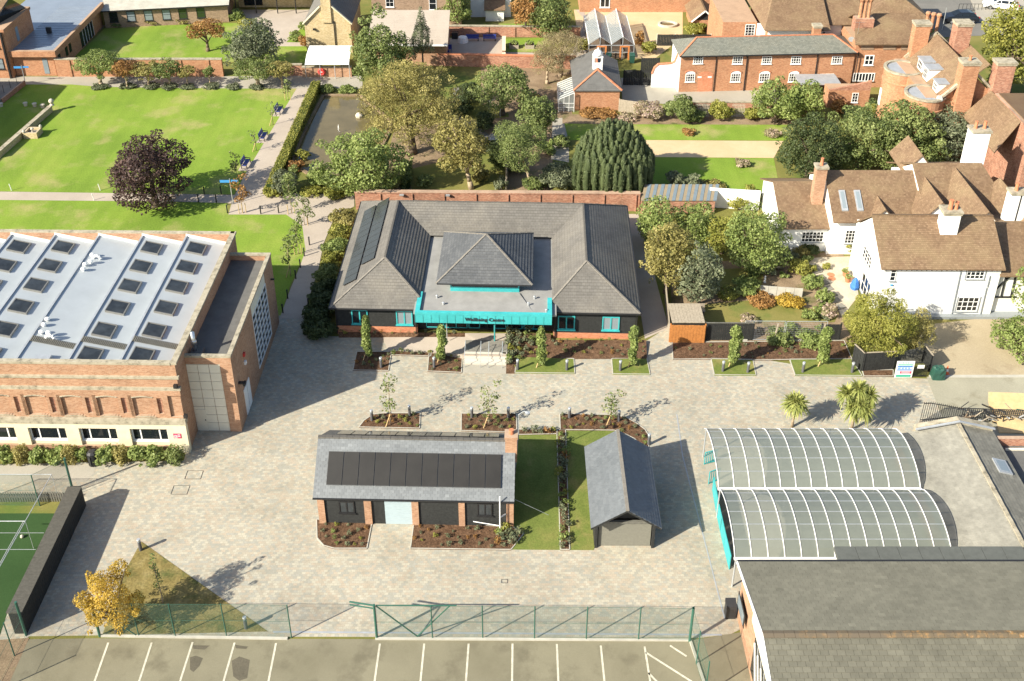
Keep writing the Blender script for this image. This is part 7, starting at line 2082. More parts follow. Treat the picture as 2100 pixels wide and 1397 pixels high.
plant_bed(z8((980, 665), (1100, 690), (1060, 735), (980, 740)), 12, 'leafy plant clustered at the barn\'s right corner', smin=1.3, smax=2.0)
plant_bed(z6((215, 805), (1120, 798), (1150, 870), (640, 880), (220, 878)), 34, 'small plant in the long bed below the garden fence')
plant_bed(z5((250, 770), (890, 774), (890, 786), (260, 788)), 16, 'small plant along the centre\'s left front wall', lambda x, y: .25)

# ---- clipped hedge along the pond
def hedge(name, label, a, b_, w_, h_, mat, seed, size=.14):
    A, B = Vector(g(*a)), Vector(g(*b_))
    L_ = (B - A).length
    t = thing(name, label, 'hedge', A, math.atan2(B.y - A.y, B.x - A.x))
    rs = np.random.RandomState(seed)
    n = int(L_ * (w_ + 2 * h_) * 2.2 / (size * size * .6))
    bl = []
    # leaves over the top and two sides of a box
    m = MB(); m.box(0, L_, -w_ / 2 + .06, w_ / 2 - .06, 0, h_ - .06); m.build('core', 'hedge_core', t)
    P = np.zeros((n, 3)); N = np.zeros((n, 3))
    f = rs.rand(n) * (w_ + 2 * h_)
    P[:, 0] = rs.rand(n) * L_
    tp = f < w_; l_ = (f >= w_) & (f < w_ + h_); r_ = f >= w_ + h_
    P[tp, 1] = f[tp] - w_ / 2; P[tp, 2] = h_; N[tp, 2] = 1
    P[l_, 1] = -w_ / 2; P[l_, 2] = f[l_] - w_; N[l_, 1] = -1
    P[r_, 1] = w_ / 2; P[r_, 2] = f[r_] - w_ - h_; N[r_, 1] = 1
    P += rs.normal(size=(n, 3)) * .035
    N = N * .8 + rs.normal(size=(n, 3)) * .4; N /= np.linalg.norm(N, axis=1)[:, None]
    a_ = np.cross(N, rs.normal(size=(n, 3))); a_ /= np.linalg.norm(a_, axis=1)[:, None]; c_ = np.cross(N, a_)
    s = size * rs.uniform(.6, 1.3, n)
    a_ *= (s / 2)[:, None]; c_ *= (s * .35)[:, None]
    V = np.stack([P - a_, P - c_, P + a_, P + c_], 1).reshape(-1, 3)
    me = bpy.data.meshes.new('foliage'); me.from_pydata(V.tolist(), [], np.arange(4 * n).reshape(-1, 4).tolist())
    me.materials.append(M[mat])
    at = me.color_attributes.new('col', 'FLOAT_COLOR', 'POINT'); cc = np.repeat(np.clip(.5 + rs.normal(size=n) * .18 + .15 * np.sin(P[:, 0] * 1.3), 0, 1), 4)
    at.data.foreach_set('color', np.stack([cc, cc, cc, np.ones_like(cc)], 1).astype(np.float32).ravel())
    link('foliage', me, t)
    return t
plain('hedge_core', (.03, .05, .015), .9, .1, var=.2)
hedge('pond_hedge', 'clipped hedge running along the lawn path beside the pond', (558, 398), (650, 184), 1.0, 1.15, 'leaf_lime', 3)
hedge('garden_hedge', 'low clipped dark hedge beside the dry garden lawn', (832, 388), (836, 352), .9, 1.1, 'leaf_green', 4)
# ------------------------------------------------------------------ garden walls
def wall(name, label, a, b_, h, th, mat='brick_old', cap='coping', z=0.0, piers=0, cat='wall', world=False):
    A, B = (Vector(a), Vector(b_)) if world else (Vector(g(*a)), Vector(g(*b_)))
    L_ = (B - A).length
    t = thing(name, label, cat, (A.x, A.y, 0), math.atan2(B.y - A.y, B.x - A.x))
    bx('wall', mat, t, 0, L_, 0, th, 0, h - .1)
    if cap: bx('coping', cap, t, -.03, L_ + .03, -.05, th + .05, h - .1, h)
    for k in range(piers):
        x = L_ * (k + .5) / piers
        bx('pier', mat, t, x - .17, x + .17, -.1, -.001, 0, h - .15)
    return t
hw = hgt(730, 430, 394)
wy = g(730, 430)[1]
wx0, wx1 = g(730, 430)[0], g(1310, 430)[0]
t = wall('garden_wall', 'long old red brick wall running behind the grey-roofed centre', (wx0, wy, 0), (wx1, wy - .3, 0), hw, .45, 'brick_old', 'brick_old', piers=0, world=True)
for k in range(9):
    x = 2.4 + 3.05 * k
    bx('buttress', 'brick_old', t, x, x + .09, -.1, -.001, 0, hw - .15)
for k in (2, 4):
    bx('wall_lamp', 'galv', t, 4.0 + 4.4 * (k / 2 - 1) + .3, 4.4 + 4.4 * (k / 2 - 1) + .3, -.3, -.101, hw - .25, hw - .12)
wall('garden_wall', 'white rendered garden wall left of the white house', g(1453, 425), (23.9, g(1453, 425)[1] - .6, 0), 2.0, .3, 'white_render', 'white_render', world=True)
# corrugated striped lean-to roof beside that wall
lt = wthing('striped_lean_to', 'lean-to roof with blue-grey and tan corrugated stripes behind the bushes', 'shed', 1312, 440)
A, B = g(1312, 428), g(1465, 428)
zz0 = 1.5
plain('stripe_blue', (.15, .19, .22), .6, .3, var=.1)
plain('stripe_tan', (.25, .20, .13), .7, .3, var=.1)
for k in range(22):
    x0_ = (B[0] - A[0]) * k / 22
    m = MB(); w_ = (B[0] - A[0]) / 22
    m.hexa([(x0_, 0, zz0), (x0_ + w_, 0, zz0), (x0_ + w_ + .6, 2.2, zz0 + .5), (x0_ + .6, 2.2, zz0 + .5)], [(x0_, 0, zz0 + .04 + .03 * (k % 2)), (x0_ + w_, 0, zz0 + .04 + .03 * (k % 2)), (x0_ + w_ + .6, 2.2, zz0 + .54 + .03 * (k % 2)), (x0_ + .6, 2.2, zz0 + .54 + .03 * (k % 2))])
    m.build('roof_sheet', 'stripe_blue' if k % 2 else 'stripe_tan', lt)
bx('wall', 'brick_old', lt, .1, B[0] - A[0] - .1, .1, 2.4, 0, 1.45)
wall('garden_wall', 'tall orange brick wall between the path and the back lawn', (-55.3, 117.3, 0), (-35.0, 117.3, 0), 2.35, .4, 'brick_orange', 'coping', world=True, piers=6)
wall('garden_wall', 'brick wall section behind the round fruit tree', (-29.5, 117.6, 0), (-25.4, 117.6, 0), 1.5, .35, 'brick_old', 'coping', world=True)
lw = wall('garden_wall', 'low red brick wall carrying the lifebuoy below the white lean-to', (-25.3, 117.2, 0), (-19.3, 117.2, 0), 1.35, .35, 'brick_hall', 'coping', world=True)
lbo = thing('lifebuoy', 'round red lifebuoy housing on the low brick wall', 'lifebuoy', (-22.9, 117.05, .75))
m = MB()
for i in range(20):
    t0, t1 = 2 * math.pi * i / 20, 2 * math.pi * (i + 1) / 20
    m.tube((.38 * math.cos(t0), 0, .38 * math.sin(t0)), (.38 * math.cos(t1), 0, .38 * math.sin(t1)), .11, n=8)
m.build('ring', 'red_paint', lbo, smooth=True)
m = MB(); m.tube((0, .05, 0), (0, -.06, 0), .3, n=18); m.build('cover', 'red_paint', lbo)
m = MB(); m.box(-.1, .1, -.085, -.062, -.03, .06); m.build('emblem', 'white_paint', lbo)
wall('garden_wall', 'middle brick garden wall below the pink terrace', (-9.0, 120.6, 0), (8.2, 119.6, 0), 1.65, .4, 'brick_old', 'terracotta', world=True)
wall('garden_wall', 'far brick wall above the pink terrace', (-8.2, 130.4, 0), (9.4, 130.0, 0), 1.55, .35, 'brick_old', 'coping', world=True, piers=5)
wall('garden_wall', 'short pale-topped wall at the terrace edge', (-.9, 127.6, 0), (-.9, 122.9, 0), 1.2, .35, 'brick_old', 'cream_stone', world=True)
wall('garden_wall', 'short pale-topped pier below the terrace opening', (-.9, 121.9, 0), (-.9, 120.7, 0), 1.3, .35, 'brick_old', 'cream_stone', world=True)
# low wall with finials on the big lawn
zl_ = Z(0, 140, .1288)
A, B = g(*zl_((845, 690))[0]), g(*zl_((0, 1440))[0])
sw_ = wall('lawn_wall', 'low diagonal brick wall with stone coping at the left of the lawn', B, A, .75, .4, 'brick_buff', 'coping', world=True)
fn = thing('ball_finial', 'pale stone ball finial on the end of the lawn wall', 'finial', (A[0], A[1] + .1, .75))
m = MB(); m.lathe([(.26, 0), (.26, .1), (.13, .16), (.16, .24), (.26, .38), (.3, .52), (.26, .68), (.1, .8), (.02, .82)], 18); m.build('ball', 'stone_white', fn, smooth=True)
bz_ = wthing('stone_fountain', 'square stone and brick basin against the lawn wall', 'basin', *zl_((535, 1075))[0])
for (x0_, x1_, y0_, y1_) in ((-.75, .75, -.75, -.55), (-.75, .75, .55, .75), (-.75, -.55, -.549, .549), (.55, .75, -.549, .549)): bx('rim', 'brick_buff', bz_, x0_, x1_, y0_, y1_, 0, .7)
bx('bowl', 'slab_dark', bz_, -.54, .54, -.54, .54, 0, .45)
m = MB(); m.lathe([(.12, .45), (.08, .7), (.2, .85), (.05, 1.0)], 12); m.build('spout', 'stone_white', bz_)
for (x, y) in ((-.65, -.65), (.65, .65)):
    m = MB(); m.lathe([(.14, .7), (.18, .85), (.1, 1.0), (.02, 1.05)], 10, o=(x, y, 0)); m.build('finial', 'stone_white', bz_)
for (x, y, lb_) in ((410, 590, 'left stone stub in the shade of the lawn wall'), (556, 600, 'middle stone stub in the shade of the lawn wall'), (685, 620, 'right stone stub beside the ball finial'), (20, 600, 'stone ball at the left edge of the shaded lawn')):
    f_ = wthing('stone_stub', lb_, 'stone', *zl_((x, y + 10))[0], group='stones on the shaded lawn')
    m = MB(); m.lathe([(.2, 0), (.2, .3), (.26, .32), (.26, .42), (.05, .5)], 10); m.build('block', 'stone_white', f_)
rp = thing('entrance_ramp', 'shaded grey ramp with dark side wall and railings at the left edge', 'ramp', g(*zl_((0, 540))[0]))
p0, p1, p2 = g(*zl_((40, 560))[0]), g(*zl_((400, 270))[0]), g(-40, 175)
m = MB(); m.extr([rel(rp, p) for p in (p0, p1, (p2[0], p2[1], 0), (p0[0] - 4, p0[1], 0))], (0, 0, .5)); m.build('ramp', 'slab_dark', rp)
m = MB(); m.bar(rel(rp, (p0[0], p0[1], .3)), rel(rp, (p1[0], p1[1], .3)), .2, .6); m.build('side_wall', 'brick_old', rp)
for k in range(4):
    q = Vector(p0).lerp(Vector(p1), k / 3.5); m = MB(); m.tube(rel(rp, (q.x - .6, q.y + .3, .5)), rel(rp, (q.x - .6, q.y + .3, 1.5)), .03); m.build('rail_post', 'black_metal', rp)
# sloping concrete panels and other small walls in the white house garden
cp_ = wthing('concrete_panel_wall', 'low wall of weathered concrete panels in the white house garden', 'wall', *z6((675, 535))[0])
A, B = g(*z6((675, 535))[0]), g(*z6((905, 552))[0])
n_ = 5
for k in range(n_):
    p, q = Vector(A).lerp(Vector(B), k / n_), Vector(A).lerp(Vector(B), (k + .96) / n_)
    m = MB(); m.bar(rel(cp_, (p.x, p.y, .45)), rel(cp_, (q.x, q.y, .45)), .08, .9); m.build('panel', 'concrete', cp_)
# stepping slabs
for k in range(8):
    p = Vector(g(*z6((960, 385))[0])).lerp(Vector(g(*z6((1105, 605))[0])), k / 7)
    s_ = thing('stepping_slab', ['top', 'second', 'third', 'fourth', 'fifth', 'sixth', 'seventh', 'lowest'][k] + ' dark slab of the garden step path', 'slab', (p.x, p.y, 0), .4, 'slabs of the garden step path')
    bx('slab', 'slab_dark', s_, -.5, .45, -.3, .3, 0, .10 + .02 * (k % 2))

# ------------------------------------------------------------------ fences
def board_fence(name, label, a, b_, h, mat, bw=.15, post=None, world=False, cap=None, group=None):
    A, B = (Vector(a), Vector(b_)) if world else (Vector(g(*a)), Vector(g(*b_)))
    L_ = (B - A).length
    t = thing(name, label, 'fence', (A.x, A.y, 0), math.atan2(B.y - A.y, B.x - A.x), group)
    n = max(2, int(L_ / bw)); w_ = L_ / n
    m = MB(); m.box(0, w_ - .012, 0, .025, .04, h); me = m.mesh('board', mat)
    for k in range(n): link('board', me, t, (w_ * k, .006 * (k % 2), random.uniform(-.015, .015)))
    for z_ in (.35, h - .3): bx('rail', mat, t, 0, L_, .035, .08, z_, z_ + .08)
    if cap: bx('cap_rail', cap, t, -.02, L_ + .02, -.03, .07, h + .016, h + .05)
    np_ = max(2, int(L_ / 2) + 1)
    for k in range(np_): bx('post', post or mat, t, L_ * k / (np_ - 1) - .05, L_ * k / (np_ - 1) + .05, .081, .18, 0, h + .05)
    return t
zr_ = Z(1340, 560, .2)
board_fence('timber_fence', 'bright orange-brown timber fence panel beside the passage', zr_((165, 717))[0], zr_((520, 722))[0], 1.75, 'orange_wood', .22)
board_fence('timber_fence', 'black boarded fence right of the orange panel', zr_((528, 692))[0], zr_((1015, 694))[0], 1.7, 'black_board', .16, cap='grey_board')
board_fence('timber_fence', 'short black fence length left of the weeping tree', zr_((1710, 694))[0], zr_((1905, 694))[0], 1.6, 'black_board', .16)
sd = wthing('garden_store', 'small store with grey boarded flat top behind the orange fence', 'shed', *zr_((185, 690))[0])
bx('wall', 'black_board', sd, .1, 2.5, .25, 2.4, 0, 1.6)
for k in range(10): bx('roof_board', 'grey_wood', sd, -.05 + .26 * k, -.05 + .26 * k + .25, .1, 2.6, 1.62, 1.68)
wall('passage_wall', 'grey timber edging along the sunlit side of the passage', zr_((165, 690))[0], zr_((125, 250))[0], 1.3, .08, 'grey_wood', None, cat='fence')
def mesh_panel(label, a, b_, h=1.9):
    A, B = Vector(g(*a)), Vector(g(*b_)); L_ = (B - A).length
    t = thing('mesh_panel', label, 'barrier', (A.x, A.y, 0), math.atan2(B.y - A.y, B.x - A.x), 'temporary mesh panels before the garden')
    f = MB()
    for (p, q) in (((0, 0, .1), (L_, 0, .1)), ((0, 0, h), (L_, 0, h)), ((0, 0, 0), (0, 0, h)), ((L_, 0, 0), (L_, 0, h))): f.tube(p, q, .025)
    f.build('frame', 'galv', t)
    m = MB()
    for k in range(1, int(L_ / .12)): m.bar((.12 * k, 0, .1), (.12 * k, 0, h), .006, .006)
    for k in range(1, 9): m.bar((0, 0, .1 + (h - .1) * k / 9), (L_, 0, .1 + (h - .1) * k / 9), .006, .006)
    m.build('mesh', 'galv', t)
    for x in (.1, L_ - .1): bx('foot', 'concrete', t, x - .2, x + .2, -.12, .12, .02, .14)
mesh_panel('steel mesh panel left of the leaning post', zr_((922, 690))[0], zr_((1325, 692))[0]); mesh_panel('steel mesh panel right of the leaning post', zr_((1340, 694))[0], zr_((1755, 694))[0])
for (x, y, lb_) in ((1230, 700, 'leaning fence post between the mesh panels'), (1708, 700, 'upright fence post at the right mesh panel')):
    t = wthing('fence_post', lb_, 'post', *zr_((x, y))[0]); m = MB(); m.bar((0, 0, 0), (.2, 0, 1.7), .1, .1); m.build('post', 'grey_wood', t)
zk = Z(1700, 640, .1905)
board_fence('timber_fence', 'angled black fence length beside the end turf patch', zk((240, 545))[0], zk((345, 642))[0], 1.75, 'black_board', .16, cap='grey_wood')
board_fence('timber_fence', 'black fence behind the small mulch patch left of the signboard', zk((348, 640))[0], zk((695, 622))[0], 1.75, 'black_board', .16, cap='grey_wood')
board_fence('timber_fence', 'black fence length behind the signboard', zk((700, 600))[0], zk((1010, 540))[0], 1.5, 'grey_board', .16)
board_fence('timber_fence', 'black fence return running back from the signboard corner', zk((1085, 640))[0], zk((1010, 540))[0], 1.5, 'black_board', .16, cap='grey_wood')
rg = wthing('sign_railing', 'black metal railing carrying the signboard', 'railing', *zk((695, 700))[0])
A, B = g(*zk((695, 700))[0]), g(*zk((1045, 712))[0]); L_ = B[0] - A[0]
for z_ in (.15, .8, 1.35): 
    m = MB(); m.bar((0, 0, z_), (L_, 0, z_), .05, .05); m.build('rail', 'black_metal', rg)
for k in range(24):
    m = MB(); m.bar((L_ * k / 23, 0, 0), (L_ * k / 23, 0, 1.4), .025, .025); m.build('bar', 'black_metal', rg)
sg = wthing('signboard', 'white signboard with green, blue and red bands on the black railing', 'sign', *zk((698, 706))[0])
m = MB(); m.box(0, 1.32, -.05, -.01, .05, 1.6); m.build('board', 'white_paint', sg)
for (z0_, z1_, mt, x0_, x1_) in ((1.22, 1.32, 'sign_green', .1, 1.22), (1.02, 1.17, 'sign_blue', .1, 1.22), (.72, .84, 'sign_blue', .1, 1.22), (.42, .66, 'sign_red', .35, 1.22), (.1, .32, 'sign_green', .1, 1.22), (.88, .98, 'sky_paint', .12, .34), (.88, .98, 'sky_paint', .42, .58), (.88, .98, 'sky_paint', .66, .82), (.88, .98, 'sky_paint', .9, 1.05)):
    bx('band', mt, sg, x0_, x1_, -.056, -.051, z0_, z1_)
for (a, b_) in ((.4, .5), (.54, .62), (.66, .76), (.8, .92)): bx('letter_block', 'sign_green', sg, a, b_, -.056, -.051, 1.4, 1.5)
for z_ in (.47, .54, .6): bx('text_line', 'white_paint', sg, .45, 1.1, -.06, -.057, z_, z_ + .02)
s2 = wthing('notice', 'small white notice on the black railing right of the signboard', 'sign', *zk((925, 708))[0]); bx('board', 'white_paint', s2, 0, .5, -.06, -.03, .95, 1.25)
gb = wthing('covered_bin', 'bin under a crumpled dark green sheet beside the traffic cone', 'bin', *zk((1165, 705))[0])
m = MB()
rs = random.Random(4)
NS = 16
def PT(j_, k_):
    r_ = random.Random(j_ * 100 + k_ % NS); t_ = 2 * math.pi * k_ / NS
    c_, s_ = math.cos(t_), math.sin(t_); q_ = 1 / max(abs(c_), abs(s_)) ** .8
    rad, z_ = ((.5, 0), (.48, .35), (.46, .7), (.44, .92), (.3, 1.0), (.1, .97))[j_]
    return (rad * q_ * c_ * (1 + r_.uniform(-.09, .09)), rad * q_ * s_ * .75 * (1 + r_.uniform(-.09, .09)), z_ + r_.uniform(-.06, .06) * (j_ > 0))
for j in range(5):
    for k in range(NS): m.face([PT(j, k), PT(j, k + 1), PT(j + 1, k + 1), PT(j + 1, k)])
m.face([PT(5, k) for k in range(NS)])
m.build('sheet', 'bin_green', gb)
cn_ = wthing('traffic_cone', 'orange and white traffic cone at the forecourt edge', 'cone', *zk((1262, 665))[0])
bx('base', 'cone_orange', cn_, -.2, .2, -.2, .2, 0, .05)
for (r0, z0_, r1, z1_, mt) in ((.15, .05, .11, .28, 'cone_orange'), (.11, .28, .07, .5, 'white_paint'), (.07, .5, .03, .75, 'cone_orange')):
    m = MB(); m.tube((0, 0, z0_), (0, 0, z1_), r0, r1, n=14); m.build('band', mt, cn_)
# iron railing and junk heap beyond the low tiled building
zj = Z(1780, 800, .272)
A, B = g(*zj((390, 245))[0]), g(*zj((700, 215))[0])
ir = thing('iron_railing', 'dark iron railing with sloping top behind the low tiled building', 'railing', A, math.atan2(B[1] - A[1], B[0] - A[0]))
L_ = math.hypot(B[0] - A[0], B[1] - A[1])
for k in range(20):
    x = L_ * k / 19; h_ = 1.9 - .9 * max(0, k - 3) / 16
    m = MB(); m.bar((x, 0, 0), (x, 0, h_), .03, .03); m.build('bar', 'dark_metal', ir)
m = MB(); m.bar((0, 0, .25), (L_, 0, .25), .04, .05); m.build('rail', 'dark_metal', ir)
m = MB(); m.bar((0, 0, 1.75), (L_ * .16, 0, 1.75), .04, .05); m.bar((L_ * .16, 0, 1.75), (L_, 0, .9), .04, .05); m.build('rail', 'dark_metal', ir)
A, B = g(*zj((700, 225))[0]), g(*zj((1180, 250))[0])
rail_panel('yard_railing', 'long low iron railing in front of the rubbish heap', A[0], A[1], B[0] + 1.5, B[1], 1.1, 42, 0, 'dark_metal')
jk = wthing('rubbish_heap', 'heap of dark scrap and branches by the iron railing', 'rubbish', *zj((860, 225))[0])
rs = random.Random(9)
for k in range(46):
    m = MB(); p = Vector((rs.uniform(-1.6, 2.6), rs.uniform(-.5, .7), rs.uniform(.05, .6))); q = p + Vector((rs.uniform(-.9, .9), rs.uniform(-.4, .4), rs.uniform(-.1, .5)))
    m.bar(p, q, rs.uniform(.03, .12), rs.uniform(.03, .08)); m.build('scrap', rs.choice(('grey_wood', 'dark_metal', 'bark_trunk', 'green_metal', 'galv')), jk)
for (a, b_, lb_, rot) in (((940, 180), (1180, 150), 'large flattened cardboard sheet on the forecourt', .15), ((1040, 260), (1180, 215), 'cardboard box side standing by the railing', .5)):
    cb = wthing('cardboard_sheet', lb_, 'cardboard', *zj(((a[0] + b_[0]) / 2, (a[1] + b_[1]) / 2 + 30))[0])
    m = MB(); m.hexa([(-1.5, -.8, .05), (1.6, -.9, .05), (1.7, .8, .3), (-1.2, .9, .5)], [(-1.5, -.8, .09), (1.6, -.9, .09), (1.7, .8, .36), (-1.2, .9, .56)]); m.build('sheet', 'cardboard', cb)
    m = MB(); m.hexa([(-1.2, .9, .5), (1.7, .8, .3), (1.9, 1.3, .9), (-1.1, 1.35, 1.0)], [(-1.2, .95, .52), (1.7, .85, .32), (1.9, 1.35, .92), (-1.1, 1.4, 1.02)]); m.build('flap', 'cardboard', cb)

# green chain-link fence along the car park
FH = hgt(887, 1308, 1241)
def link_fence(label, posts, h=FH, net='net_green', braces=(), name='chain_link_fence', r=.035, big=()):
    P = [Vector(g(*p)) for p in posts]
    t = thing(name, label, 'fence', (P[0].x, P[0].y, 0))
    for i, p in enumerate(P):
        q = p - P[0]; m = MB(); rr_ = .075 if i in big else r
        m.tube((q.x, q.y, 0), (q.x, q.y, h + (.05 if i in big else 0)), rr_, n=8); m.build('post', 'green_metal', t)
        if i < len(P) - 1:
            q2 = P[i + 1] - P[0]
            m = MB(); m.face([(q.x, q.y, .04), (q2.x, q2.y, .04), (q2.x, q2.y, h), (q.x, q.y, h)]); m.build('netting', net, t)
            for z_ in (.06, h / 2, h - .02):
                m = MB(); m.tube((q.x, q.y, z_), (q2.x, q2.y, z_), .008, n=4); m.build('wire', 'green_metal', t)
    for (i, j) in braces:
        a, b_ = P[i] - P[0], P[j] - P[0]
        e = a.lerp(b_, .95 if (b_ - a).length < 3.2 else .5); m = MB(); m.tube((a.x, a.y, h - .2), (e.x, e.y, .05), .03); m.build('brace', 'green_metal', t)
    return t
link_fence('green chain-link fence in front of the golden maple and dry grass', [(205, 1305), (285, 1305), (360, 1306), (465, 1306), (598, 1308)], braces=((0, 1),), big=(0,))
lf = link_fence('green chain-link fence with gate leaf along the car park', [(773, 1309), (887, 1310), (990, 1310), (1096, 1311), (1202, 1312), (1309, 1313), (1414, 1315)], big=(0, 6))
m = MB(); m.tube((.1, .05, FH - .1), (2.3, .05, .1), .04); m.tube((2.3, .05, .1), (4.2, .05, FH - .1), .04); m.tube((.1, .05, FH - .05), (4.6, .05, FH - .05), .035); m.build('gate_brace', 'green_metal', lf)
m = MB(); m.tube((0, 0, FH), (-1.4, .25, FH), .05); m.tube((0, 0, FH - .25), (-1.4, .25, FH - .25), .04); m.build('gate_arm', 'green_metal', lf)
link_fence('green netted fence running towards the viewer at the car park corner', [(1414, 1316), (1428, 1362), (1446, 1425)], big=(0,))
link_fence('green chain-link fence at the near corner of the sports pitch', [(54, 1303), (30, 1345), (-10, 1420)], big=(0,))
link_fence('green fence posts and netting at the far end of the sports pitch', [(-60, 1036), (82, 1038), (149, 1004)], big=(2,))
# yellow-ish barrier rail from the store to the fence
# long black timber store by the pitch
A, B = Vector(g(178, 1036)), Vector(g(56, 1301))
ts = thing('timber_store', 'long low black timber store with grey lid beside the sports pitch', 'store', (B.x, B.y, 0), math.atan2(A.y - B.y, A.x - B.x))
L_ = (A - B).length; hs = hgt(54, 1301, 1256)
bx('core', 'black_board', ts, .03, L_ - .03, .03, .72, 0, hs - .12)
n_ = int(L_ / .2)
m = MB(); m.box(0, .19, -.0, .028, .03, hs - .1); me = m.mesh('board', 'black_board')
for k in range(n_): link('board', me, ts, (.2 * k, 0, 0))
m = MB(); m.hexa([(0, -.06, hs - .1), (.19, -.06, hs - .1), (.19, .82, hs - .1), (0, .82, hs - .1)], [(0, -.06, hs - .05), (.19, -.06, hs - .05), (.19, .82, hs - .02), (0, .82, hs - .02)]); plain('lid_dark', (.085, .08, .066), .8, .3, var=.2, scale=5)
me = m.mesh('lid_board', 'lid_dark')
for k in range(n_): link('lid_board', me, ts, (.2 * k, 0, .004 * (k % 2)))
# picket fence
A, B = Vector(g(-60, 1031)), Vector(g(140, 1030))
pf = thing('picket_fence', 'grey picket fence at the far edge of the sports pitch', 'fence', (A.x, A.y, 0), math.atan2(B.y - A.y, B.x - A.x))
L_ = (B - A).length
m = MB(); m.extr([(0, 0, .05), (.09, 0, .05), (.09, 0, .8), (.045, 0, .9), (0, 0, .8)], (0, .02, 0)); me = m.mesh('pale', 'grey_board')
for k in range(int(L_ / .16)): link('pale', me, pf, (.16 * k, 0, 0))
for z_ in (.25, .65): bx('rail', 'grey_board', pf, 0, L_, .021, .06, z_, z_ + .07)
# goal frame
gf = wthing('goal_frame', 'white tubular goal frame with netting on the sports pitch', 'goal', 73, 1127)
Zg = 2.4
def gp(x, y, z_): return rel(gf, g(x, y, z_))
a, b_, c_ = gp(106, 973, Zg), gp(52, 1069, Zg), gp(-40, 1232, Zg)
m = MB(); m.tube(gp(-60, 973, Zg), a, .022); m.build('bar', 'galv', gf)
m = MB(); m.tube(a, c_, .026); m.build('bar', 'galv', gf)
m = MB(); m.tube(gp(-60, 1069, Zg), b_, .028); m.build('bar', 'galv', gf)
for p in (a, b_):
    m = MB(); m.tube(p, (p[0], p[1], 0), .015); m.build('upright', 'galv', gf)
for (p, q) in (((-10, 1093), (90, 1093)), ((0, 1127), (73, 1127)), ((48, 1069), (-20, 1190))):
    A, B = g(*p, .026), g(*q, .026); m = MB(); m.bar(A, B, .035, .004); tag(m.build('pitch_line', 'galv'), kind='structure')
bl_ = wthing('football', 'small pale ball on the sports pitch', 'ball', 46, 1103); m = MB(); m.lathe([(.02, 0), (.09, .03), (.12, .12), (.09, .2), (.02, .24)], 12); m.build('ball', 'stone_white', bl_, smooth=True)
# yard fences by the coach house
zdp = lambda x, y: (1130 + x * .2147, y * .2147)
board_fence('timber_fence', 'black yard fence between the cupola outbuilding and coach house', zdp(690, 815), zdp(1180, 822), 2.0, 'black_board', .2)
board_fence('timber_fence', 'black fence behind the white shaped wall', zdp(860, 690), zdp(1030, 690), 1.9, 'black_board', .2)
board_fence('timber_fence', 'black fence with pale posts beyond the coach house roof', zdp(1010, 440), zdp(1520, 440), 1.6, 'black_board', .2, post='cream_panel')
board_fence('timber_fence', 'pale weathered fence right of the cupola outbuilding', zdp(645, 1070), zdp(840, 1098), 1.6, 'grey_wood', .18)
board_fence('timber_fence', 'thin dividing fence between the two gardens', (1040, 392), (1041, 318), 1.5, 'grey_wood', .2)
wall('garden_wall', 'low brick retaining wall below the coach house terrace', (1400, 222), (1590, 222), .8, .3, 'brick_old', 'coping')
for i, (x0_, x1_) in enumerate(((1425, 1452), (1500, 1525))):
    A, B = g(x0_, 240), g(x1_, 240)
    tr_ = thing('trellis', ('left' if i == 0 else 'right') + ' white trellis panel in the border below the coach house', 'trellis', A, math.atan2(B[1] - A[1], B[0] - A[0]), 'trellis panels below the coach house')
    L_ = math.hypot(B[0] - A[0], B[1] - A[1])
    for k in range(9):
        m = MB(); m.bar((L_ * k / 8, 0, 0), (L_ * k / 8, 0, 1.6), .03, .03); m.build('bar', 'stone_white', tr_)
        m = MB(); m.bar((0, .02, .1 + 1.5 * k / 8), (L_, .02, .1 + 1.5 * k / 8), .03, .03); m.build('bar', 'stone_white', tr_)
# arched garden gate
ag = wthing('arched_gate', 'grey metal arched gate in the shaded garden', 'gate', 1003, 240)
A, B = g(1003, 240), g(1026, 243); L_ = B[0] - A[0]
for x in (0, L_): 
    m = MB(); m.tube((x, 0, 0), (x, 0, 1.9), .05); m.build('post', 'galv', ag)
m = MB(); pp = None
for i in range(9):
    t_ = math.pi * i / 8; q = (L_ / 2 - L_ / 2 * math.cos(t_), 0, 1.8 + .35 * math.sin(t_))
    if pp: m.tube(pp, q, .04)
    pp = q
m.build('arch', 'galv', ag)
for k in range(6):
    m = MB(); m.bar((L_ * (k + .5) / 6, 0, .1), (L_ * (k + .5) / 6, 0, 1.9), .03, .03); m.build('bar', 'galv', ag)

